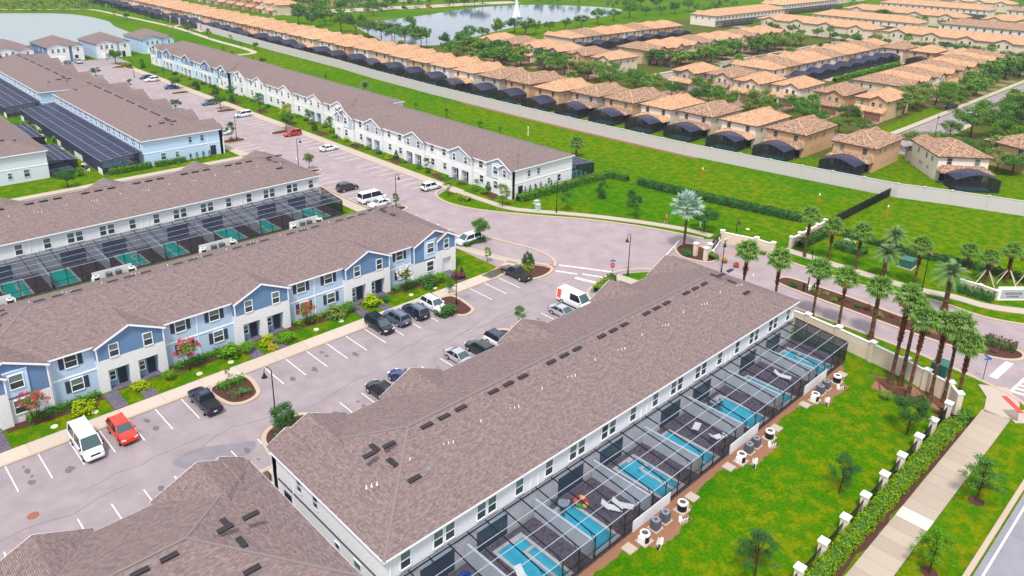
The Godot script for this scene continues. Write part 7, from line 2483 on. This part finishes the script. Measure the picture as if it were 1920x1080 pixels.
func lamp(label: String, at: Vector2, h: float, toward: float) -> void:
	var t := thing("street_lamp", label, "street lamp", v3(at), toward)
	if not cache.has("lamp_%.1f" % h):
		var p := MB.new()
		p.lathe([[0.2, 0], [0.2, 0.15], [0.13, 0.3], [0.12, 0.9], [0.075, 1.0], [0.06, h], [0.0, h]], 10)
		var a := MB.new()
		var prev := Vector3(0, h - 0.1, 0)
		for i in 9:
			var g := PI * (i + 1) / 9
			var q := Vector3(0.4 - 0.4 * cos(g), h - 0.1 + 0.5 * sin(g), 0)
			a.tube(prev, q, 0.035, 0.035, 6, false)
			prev = q
		a.tube(prev, prev - Vector3(0, 0.25, 0), 0.035, 0.05, 6)
		var s := MB.new()
		s.lathe([[0.05, h - 0.3], [0.13, h - 0.38], [0.17, h - 0.6], [0.34, h - 0.85], [0.32, h - 0.86]], 14, Vector3(0.8, 0, 0))
		var g2 := MB.new()
		g2.lathe([[0.0, h - 0.92], [0.14, h - 0.88], [0.2, h - 0.8]], 10, Vector3(0.8, 0, 0))
		cache["lamp_%.1f" % h] = [p.mesh(), a.mesh(), s.mesh(), g2.mesh()]
	var ms: Array = cache["lamp_%.1f" % h]
	part("pole", ms[0], M.black_metal, t)
	part("arm", ms[1], M.black_metal, t)
	part("shade", ms[2], M.black_metal, t)
	part("lens", ms[3], M.lamp_lens, t)


func person(label: String, at: Vector2, turn: float) -> void:
	# one continuous figure, mid-stride, skinned over tapered limbs
	var t := thing("person", label, "person", v3(at, 0.1), turn)
	var j := [[Vector3(0, 0.95, 0), Vector3(0, 1.18, 0.02), 0.15, 0.15], [Vector3(0, 1.18, 0.02), Vector3(0, 1.4, 0.02), 0.16, 0.15], [Vector3(0, 1.42, 0.02), Vector3(0, 1.52, 0.03), 0.06, 0.055], [Vector3(0, 1.6, 0.04), Vector3(0, 1.7, 0.04), 0.095, 0.1], [Vector3(-0.09, 0.93, 0), Vector3(-0.1, 0.5, 0.14), 0.1, 0.07], [Vector3(-0.1, 0.5, 0.14), Vector3(-0.1, 0.08, 0.16), 0.065, 0.045], [Vector3(-0.1, 0.05, 0.14), Vector3(-0.1, 0.04, 0.32), 0.045, 0.035], [Vector3(0.09, 0.93, 0), Vector3(0.1, 0.52, -0.04), 0.1, 0.07], [Vector3(0.1, 0.52, -0.04), Vector3(0.1, 0.1, -0.26), 0.065, 0.045], [Vector3(0.1, 0.06, -0.27), Vector3(0.1, 0.03, -0.12), 0.045, 0.035], [Vector3(-0.19, 1.38, 0.02), Vector3(-0.25, 1.12, -0.08), 0.055, 0.045], [Vector3(-0.25, 1.12, -0.08), Vector3(-0.24, 0.92, 0.1), 0.042, 0.032], [Vector3(-0.24, 0.92, 0.1), Vector3(-0.24, 0.84, 0.16), 0.03, 0.02], [Vector3(0.19, 1.38, 0.02), Vector3(0.25, 1.12, 0.08), 0.055, 0.045], [Vector3(0.25, 1.12, 0.08), Vector3(0.24, 0.95, 0.26), 0.042, 0.032], [Vector3(0.24, 0.95, 0.26), Vector3(0.24, 0.9, 0.34), 0.03, 0.02]]
	var cell := 0.03
	var lo := Vector3(-0.42, -0.03, -0.42)
	var nx := 28
	var ny := 63
	var nz := 30
	var f := PackedFloat32Array()
	f.resize(nx * ny * nz)
	for x in nx:
		for y in ny:
			for z in nz:
				var p := lo + Vector3(x, y, z) * cell
				var acc := 0.0
				for s in j:
					var a: Vector3 = s[0]
					var e: Vector3 = s[1] - a
					var h := clampf((p - a).dot(e) / e.length_squared(), 0, 1)
					acc += exp(-32.0 * (p.distance_to(a + e * h) - lerpf(s[2], s[3], h)))
				f[(x * ny + y) * nz + z] = -log(maxf(acc, 1e-12)) / 32.0
	var pts := {}
	for x in nx - 1:
		for y in ny - 1:
			for z in nz - 1:
				var sum := Vector3.ZERO
				var cnt := 0
				for e in [[0, 0, 0, 1, 0, 0], [0, 0, 0, 0, 1, 0], [0, 0, 0, 0, 0, 1], [1, 0, 0, 1, 1, 0], [1, 0, 0, 1, 0, 1], [0, 1, 0, 1, 1, 0], [0, 1, 0, 0, 1, 1], [0, 0, 1, 1, 0, 1], [0, 0, 1, 0, 1, 1], [1, 1, 0, 1, 1, 1], [1, 0, 1, 1, 1, 1], [0, 1, 1, 1, 1, 1]]:
					var d0 := f[((x + e[0]) * ny + y + e[1]) * nz + z + e[2]]
					var d1 := f[((x + e[3]) * ny + y + e[4]) * nz + z + e[5]]
					if (d0 < 0) != (d1 < 0):
						var k := d0 / (d0 - d1)
						sum += Vector3(x + lerpf(e[0], e[3], k), y + lerpf(e[1], e[4], k), z + lerpf(e[2], e[5], k))
						cnt += 1
				if cnt:
					pts[Vector3i(x, y, z)] = lo + sum / cnt * cell
	var b := MB.new()
	for key in pts:
		var c: Vector3i = key
		for ax in 3:
			var u := [Vector3i(1, 0, 0), Vector3i(0, 1, 0), Vector3i(0, 0, 1)][ax] as Vector3i
			var v := [Vector3i(0, 1, 0), Vector3i(0, 0, 1), Vector3i(1, 0, 0)][ax] as Vector3i
			var w := [Vector3i(0, 0, 1), Vector3i(1, 0, 0), Vector3i(0, 1, 0)][ax] as Vector3i
			var e := c + u
			if e.x >= nx or e.y >= ny or e.z >= nz:
				continue
			var d0 := f[(c.x * ny + c.y) * nz + c.z]
			var d1 := f[(e.x * ny + e.y) * nz + e.z]
			if (d0 < 0) == (d1 < 0) or not (pts.has(c - v) and pts.has(c - w) and pts.has(c - v - w)):
				continue
			var p: Vector3 = pts[c]
			var m: Vector3 = (p + (pts[c - v - w] as Vector3)) / 2
			var skin: bool = m.y > 1.47 or m.y < 0.62 or absf(m.x) > 0.225
			b.col = Color(0.5, 0.28, 0.2) if skin else (Color(0.55, 0.04, 0.09) if m.y > 0.9 else Color(0.16, 0.02, 0.06))
			if m.y < 0.1:
				b.col = Color(0.6, 0.6, 0.6)
			if m.y > 1.66 and m.z < 0.1:
				b.col = Color(0.12, 0.07, 0.04)
			if d0 < 0:
				b.quad(pts[c], pts[c - w], pts[c - v - w], pts[c - v])
			else:
				b.quad(pts[c], pts[c - v], pts[c - v - w], pts[c - w])
	var cloth := mat("person_cloth", Color.WHITE, 0.8)
	cloth.vertex_color_use_as_albedo = true
	part("figure", b.mesh(true), cloth, t)


func street_text(words: String, size: float, depth: float) -> TextMesh:
	var tm := TextMesh.new()
	var sf := SystemFont.new()
	sf.font_names = PackedStringArray(["Droid Serif"])
	tm.font = sf
	tm.text = words
	tm.font_size = 64
	tm.pixel_size = size / 64.0
	tm.depth = depth
	return tm


func build_street_things() -> void:
	lamp("black lamp post in front of the bed at the left end of the near roof", Vector2(32.6, -70.3), 6.6, 2.4)
	lamp("black lamp post in the mulch bed beside the large white car", Vector2(65.6, -78.6), 6.4, -0.6)
	lamp("tall black lamp post on the kerbed corner by the stop sign", Vector2(93.34, -68.80), 6.8, PI)
	lamp("black lamp post beside the white passenger van and bushy tree", Vector2(84.20, -119.19), 6.4, 0.0)
	lamp("black lamp post behind the near roof opposite the gate", Vector2(105.34, -59.06), 5.2, 0.4)
	lamp("black lamp post on the main road by the leafy tree", Vector2(83.28, -155.52), 6.4, 0.0)
	lamp("black lamp post in the kerbed bed by the pale blue end wall", Vector2(83.33, -186.76), 6.6, 0.0)
	lamp("black lamp post at the far bend of the main road", Vector2(94.02, -289.08), 6.4, PI)
	lamp("black lamp post at the far end near the lake houses", Vector2(98.79, -332.17), 6.4, 0.0)
	lamp("black lamp post on the verge in front of the enclosed lawn", Vector2(105.77, -96.19), 6.2, PI)
	lamp("black lamp post behind the cream wall by the gate", Vector2(118.75, -64.58), 4.2, 0.0)
	lamp("black lamp post by the entry pavement near the green utility box", Vector2(123.21, -34.30), 6.8, 0.6)
	lamp("short black lamp post by the entry pavement near the palms", Vector2(119.68, -50.70), 2.6, 0.6)
	lamp("dark lamp post on the curving street among the tan houses", Vector2(232.93, -69.95), 5.5, 0.3)
	# stop sign with a street name plate
	var t := thing("stop_sign", "red stop sign with blue street plates on the kerbed corner", "sign", v3(Vector2(90.28, -69.61)), deg_to_rad(-40))
	part("pole", boxmesh(Vector3(0.07, 2.9, 0.07)), M.grey_metal, t)
	var o := MB.new()
	for i in 8:
		var a := TAU * (i + 0.5) / 8
		var c := TAU * (i + 1.5) / 8
		o.tri(Vector3(0, 2.3, 0.06), Vector3(cos(c) * 0.42, 2.3 + sin(c) * 0.42, 0.06), Vector3(cos(a) * 0.42, 2.3 + sin(a) * 0.42, 0.06))
		o.quad(Vector3(cos(a) * 0.42, 2.3 + sin(a) * 0.42, 0.06), Vector3(cos(c) * 0.42, 2.3 + sin(c) * 0.42, 0.06), Vector3(cos(c) * 0.42, 2.3 + sin(c) * 0.42, 0.04), Vector3(cos(a) * 0.42, 2.3 + sin(a) * 0.42, 0.04))
		o.tri(Vector3(0, 2.3, 0.04), Vector3(cos(a) * 0.42, 2.3 + sin(a) * 0.42, 0.04), Vector3(cos(c) * 0.42, 2.3 + sin(c) * 0.42, 0.04))
	var plate := part("sign_plate", o.mesh(), M.sign_red, t)
	part("lettering", street_text("STOP", 0.26, 0.02), M.trim, plate, Vector3(0, 2.3, 0.07))
	part("street_plate", boxmesh(Vector3(0.9, 0.22, 0.03)), M.sign_blue, t, Vector3(0, 2.95, 0))
	part("street_plate", boxmesh(Vector3(0.03, 0.22, 0.9)), M.sign_blue, t, Vector3(0, 3.2, 0))
	t = thing("street_sign", "blue street name sign on a thin pole by the crossing at right", "sign", v3(Vector2(101.68, -19.34)), deg_to_rad(-30))
	part("pole", boxmesh(Vector3(0.07, 3.0, 0.07)), M.grey_metal, t)
	part("street_plate", boxmesh(Vector3(1.0, 0.24, 0.04)), M.sign_blue, t, Vector3(0, 3.0, 0))
	part("street_plate", boxmesh(Vector3(0.04, 0.24, 1.0)), M.sign_blue, t, Vector3(0, 3.26, 0))
	# entrance sign on its low curved wall
	var c0: Vector2 = Vector2(128.81, -25.37)
	var c1: Vector2 = Vector2(132.41, -22.18)
	masonry_wall("sign_wall", "low curved cream wall carrying the entrance sign", [Vector2(128.89, -30.54), Vector2(129.02, -27.89), Vector2(128.68, -25.48)], 1.5, 6.0, "cream_wall", "trim", {"post": 0.4, "rise": 0.02, "plain": true})
	t = thing("entrance_sign", "white entrance sign board with grey serif lettering at the right edge", "sign", v3((c0 + c1) / 2), -(c1 - c0).angle())
	var l := (c1 - c0).length()
	part("board", boxmesh(Vector3(l, 2.1, 0.4)), M.trim, t)
	part("panel", boxmesh(Vector3(l - 0.7, 1.5, 0.06)), M.grey_wall, t, Vector3(0, 0.3, 0.2))
	part("lettering", street_text("WINDSOR", 0.55, 0.03), M.trim_dark, t, Vector3(-0.1, 1.15, 0.25))
	part("lettering", street_text("AT WESTSIDE", 0.28, 0.03), M.trim_dark, t, Vector3(-0.1, 0.65, 0.25))
	person("person in red walking along the pavement by the enclosed lawn", Vector2(117.26, -78.54), deg_to_rad(60))
	# pots, signs and posts in the entry lane
	for i in 3:
		var p: Vector2 = [Vector2(109.35, -60.95), Vector2(109.28, -58.69), Vector2(109.34, -56.94)][i]
		t = thing("road_planter", ["round planter with flowers in the entry lane, nearest the lamp", "round planter with flowers in the entry lane, middle of three", "round planter with a reddish figure shaped shrub in the entry lane"][i], "planter", v3(p))
		var b := MB.new()
		b.lathe([[0.35, 0], [0.5, 0.5], [0.55, 0.55], [0.48, 0.56], [0.0, 0.52]], 12)
		part("pot", b.mesh(), M.terracotta, t)
		var f := MB.new()
		for k in 3:
			leaf_ball(rng, f, Vector3((k - 1) * 0.2, 0.7 + (0.5 * k if i == 2 else 0.0), 0), Vector3(0.35, 0.28, 0.35), 40, 0.1)
		part("flowers", f.mesh(), M[["leaf_yellow", "flower_red", "flower_red"][i]], t)
	t = thing("call_box_post", "black call box posts in the entry median beside the shrubs", "call box", Vector3(109.6, 0.1, -46.4))
	part("post", boxmesh(Vector3(0.14, 2.3, 0.14)), M.black_metal, t)
	part("post", boxmesh(Vector3(0.2, 1.3, 0.2)), M.black_metal, t, Vector3(0.6, 0, 0.7))
	part("post", boxmesh(Vector3(0.2, 1.3, 0.2)), M.black_metal, t, Vector3(-0.7, 0, -0.3))
	part("cabinet", boxmesh(Vector3(0.6, 0.7, 0.5)), M.white_plastic, t, Vector3(0.5, 0, 0))
	for q in [[Vector2(131.33, -39.59), "large green utility box on the entry lawn between the date palm and lamp", 2.2, 1.3, 2.0, "transformer_green"], [Vector2(99.4, -23.6), "green utility box outside the cream wall between the palms", 2.0, 1.5, 1.8, "transformer_green"], [Vector2(103.9, -99.4), "pale green utility cabinet on the verge below the bright hedge", 0.8, 1.1, 0.8, "utility_green"], [Vector2(106.6, -102.4), "low pale utility box on the lawn near the bright hedge", 1.0, 0.5, 0.8, "utility_green"]]:
		t = thing("utility_box", q[1], "utility box", v3(q[0]))
		part("base_pad", boxmesh(Vector3(q[2] + 0.4, 0.12, q[4] + 0.4)), M.concrete, t)
		part("cabinet", boxmesh(Vector3(q[2], q[3], q[4])), M[q[5]], t, Vector3(0, 0.12, 0))
		part("lid", boxmesh(Vector3(q[2] + 0.1, 0.1, q[4] + 0.1)), M[q[5]], t, Vector3(0, q[3] + 0.12, 0))
	for i in 5:
		var p: Vector2 = [Vector2(147.02, -89.96), Vector2(149.85, -64.04), Vector2(153.25, -51.65), Vector2(120.86, -73.21), Vector2(143.64, -141.96)][i]
		t = thing("marker_post", ["orange marker post with white top on the field, nearest the long wall", "orange marker post behind the tall palm by the dark fence", "orange marker post with white top on the right hand field", "short white marker on the lawn beside the dark tree", "pale marker post on the field behind the white row"][i], "marker post", v3(p))
		part("post", boxmesh(Vector3(0.12, 2.2 if i != 3 else 0.6, 0.12)), M.orange if i < 3 else M.trim, t)
		part("cap", boxmesh(Vector3(0.2, 0.4, 0.2)), M.trim, t, Vector3(0, 2.2 if i != 3 else 0.6, 0))
	# valve covers in the lawns
	for i in 9:
		var p: Vector2 = [Vector2(14.47, -85.71), Vector2(18.56, -85.62), Vector2(30.49, -85.62), Vector2(34.53, -85.66), Vector2(46.84, -85.96), Vector2(50.70, -85.80), Vector2(62.92, -85.95), Vector2(67.05, -85.49), Vector2(126.47, -66.51)][i]
		var b := MB.new()
		b.tube(Vector3.ZERO, Vector3(0, 0.07, 0), 0.38, 0.36, 14)
		tag(part("valve_cover", b.mesh(), M.cream_wall, self, v3(p)), "round cream valve cover in the grass, %s from the left" % nth(i + 1), "cover")
	t = thing("stacked_pallets", "pale stacked materials lying on the field beside the long wall", "pallets", v3(Vector2(164.24, -311.81)))
	for i in 5:
		part("stack", boxmesh(Vector3(1.6, 1.0, 1.2)), M.long_wall if i % 2 else M.grey_wall, t, Vector3(i * 1.9, 0, 0.3 * (i % 2)), 0.1 * i)
	t = thing("fountain", "white water jet rising from the fountain lake", "fountain", v3(Vector2(326.37, -334.85), 0.03))
	var b := MB.new()
	for i in 14:
		var a := i * 2.4
		b.tube(Vector3(cos(a) * 0.2, 0, sin(a) * 0.2), Vector3(cos(a) * 0.6, 14.0 + 2.0 * sin(a * 3), sin(a) * 0.6), 0.4, 0.12, 5, false)
		b.tube(Vector3(cos(a) * 0.5, 13 - i * 0.3, sin(a) * 0.5), Vector3(cos(a) * 2.2, 2.0, sin(a) * 2.2), 0.1, 0.5, 5, false)
	var fm := glass("spray", Color(0.95, 0.97, 1.0), 0.6, 0.6)
	part("jet", b.mesh(), fm, t)
	var s := MB.new()
	for i in 20:
		var a := i * 0.314
		s.tube(Vector3(cos(a) * 0.6, 0.2, sin(a) * 0.6), Vector3(cos(a) * 2.4, 1.2 + 0.3 * sin(a * 5), sin(a) * 2.4), 0.2, 0.1, 4, false)
	part("splash", s.mesh(), fm, t)
	# front walks of the blue row
	for x in [21.1, 24.4, 37.7, 41.0, 54.3, 57.6, 71.9, 9.4]:
		var k := MB.new()
		k.box(Vector3(x - 0.75, 0, -88.6), Vector3(x + 0.75, 0.09, -84.4))
		struct("front_walk", k.mesh(), M.porch_floor)
	for x in [[10.5, 20.2], [27.4, 36.8], [44.0, 53.4], [60.6, 70.6]]:
		flat("garden_bed", [Vector2(x[0], -89.1), Vector2(x[1], -89.1), Vector2(x[1], -87.6), Vector2((x[0] + x[1]) / 2, -87.2), Vector2(x[0], -87.8)], 0.02, "mulch")
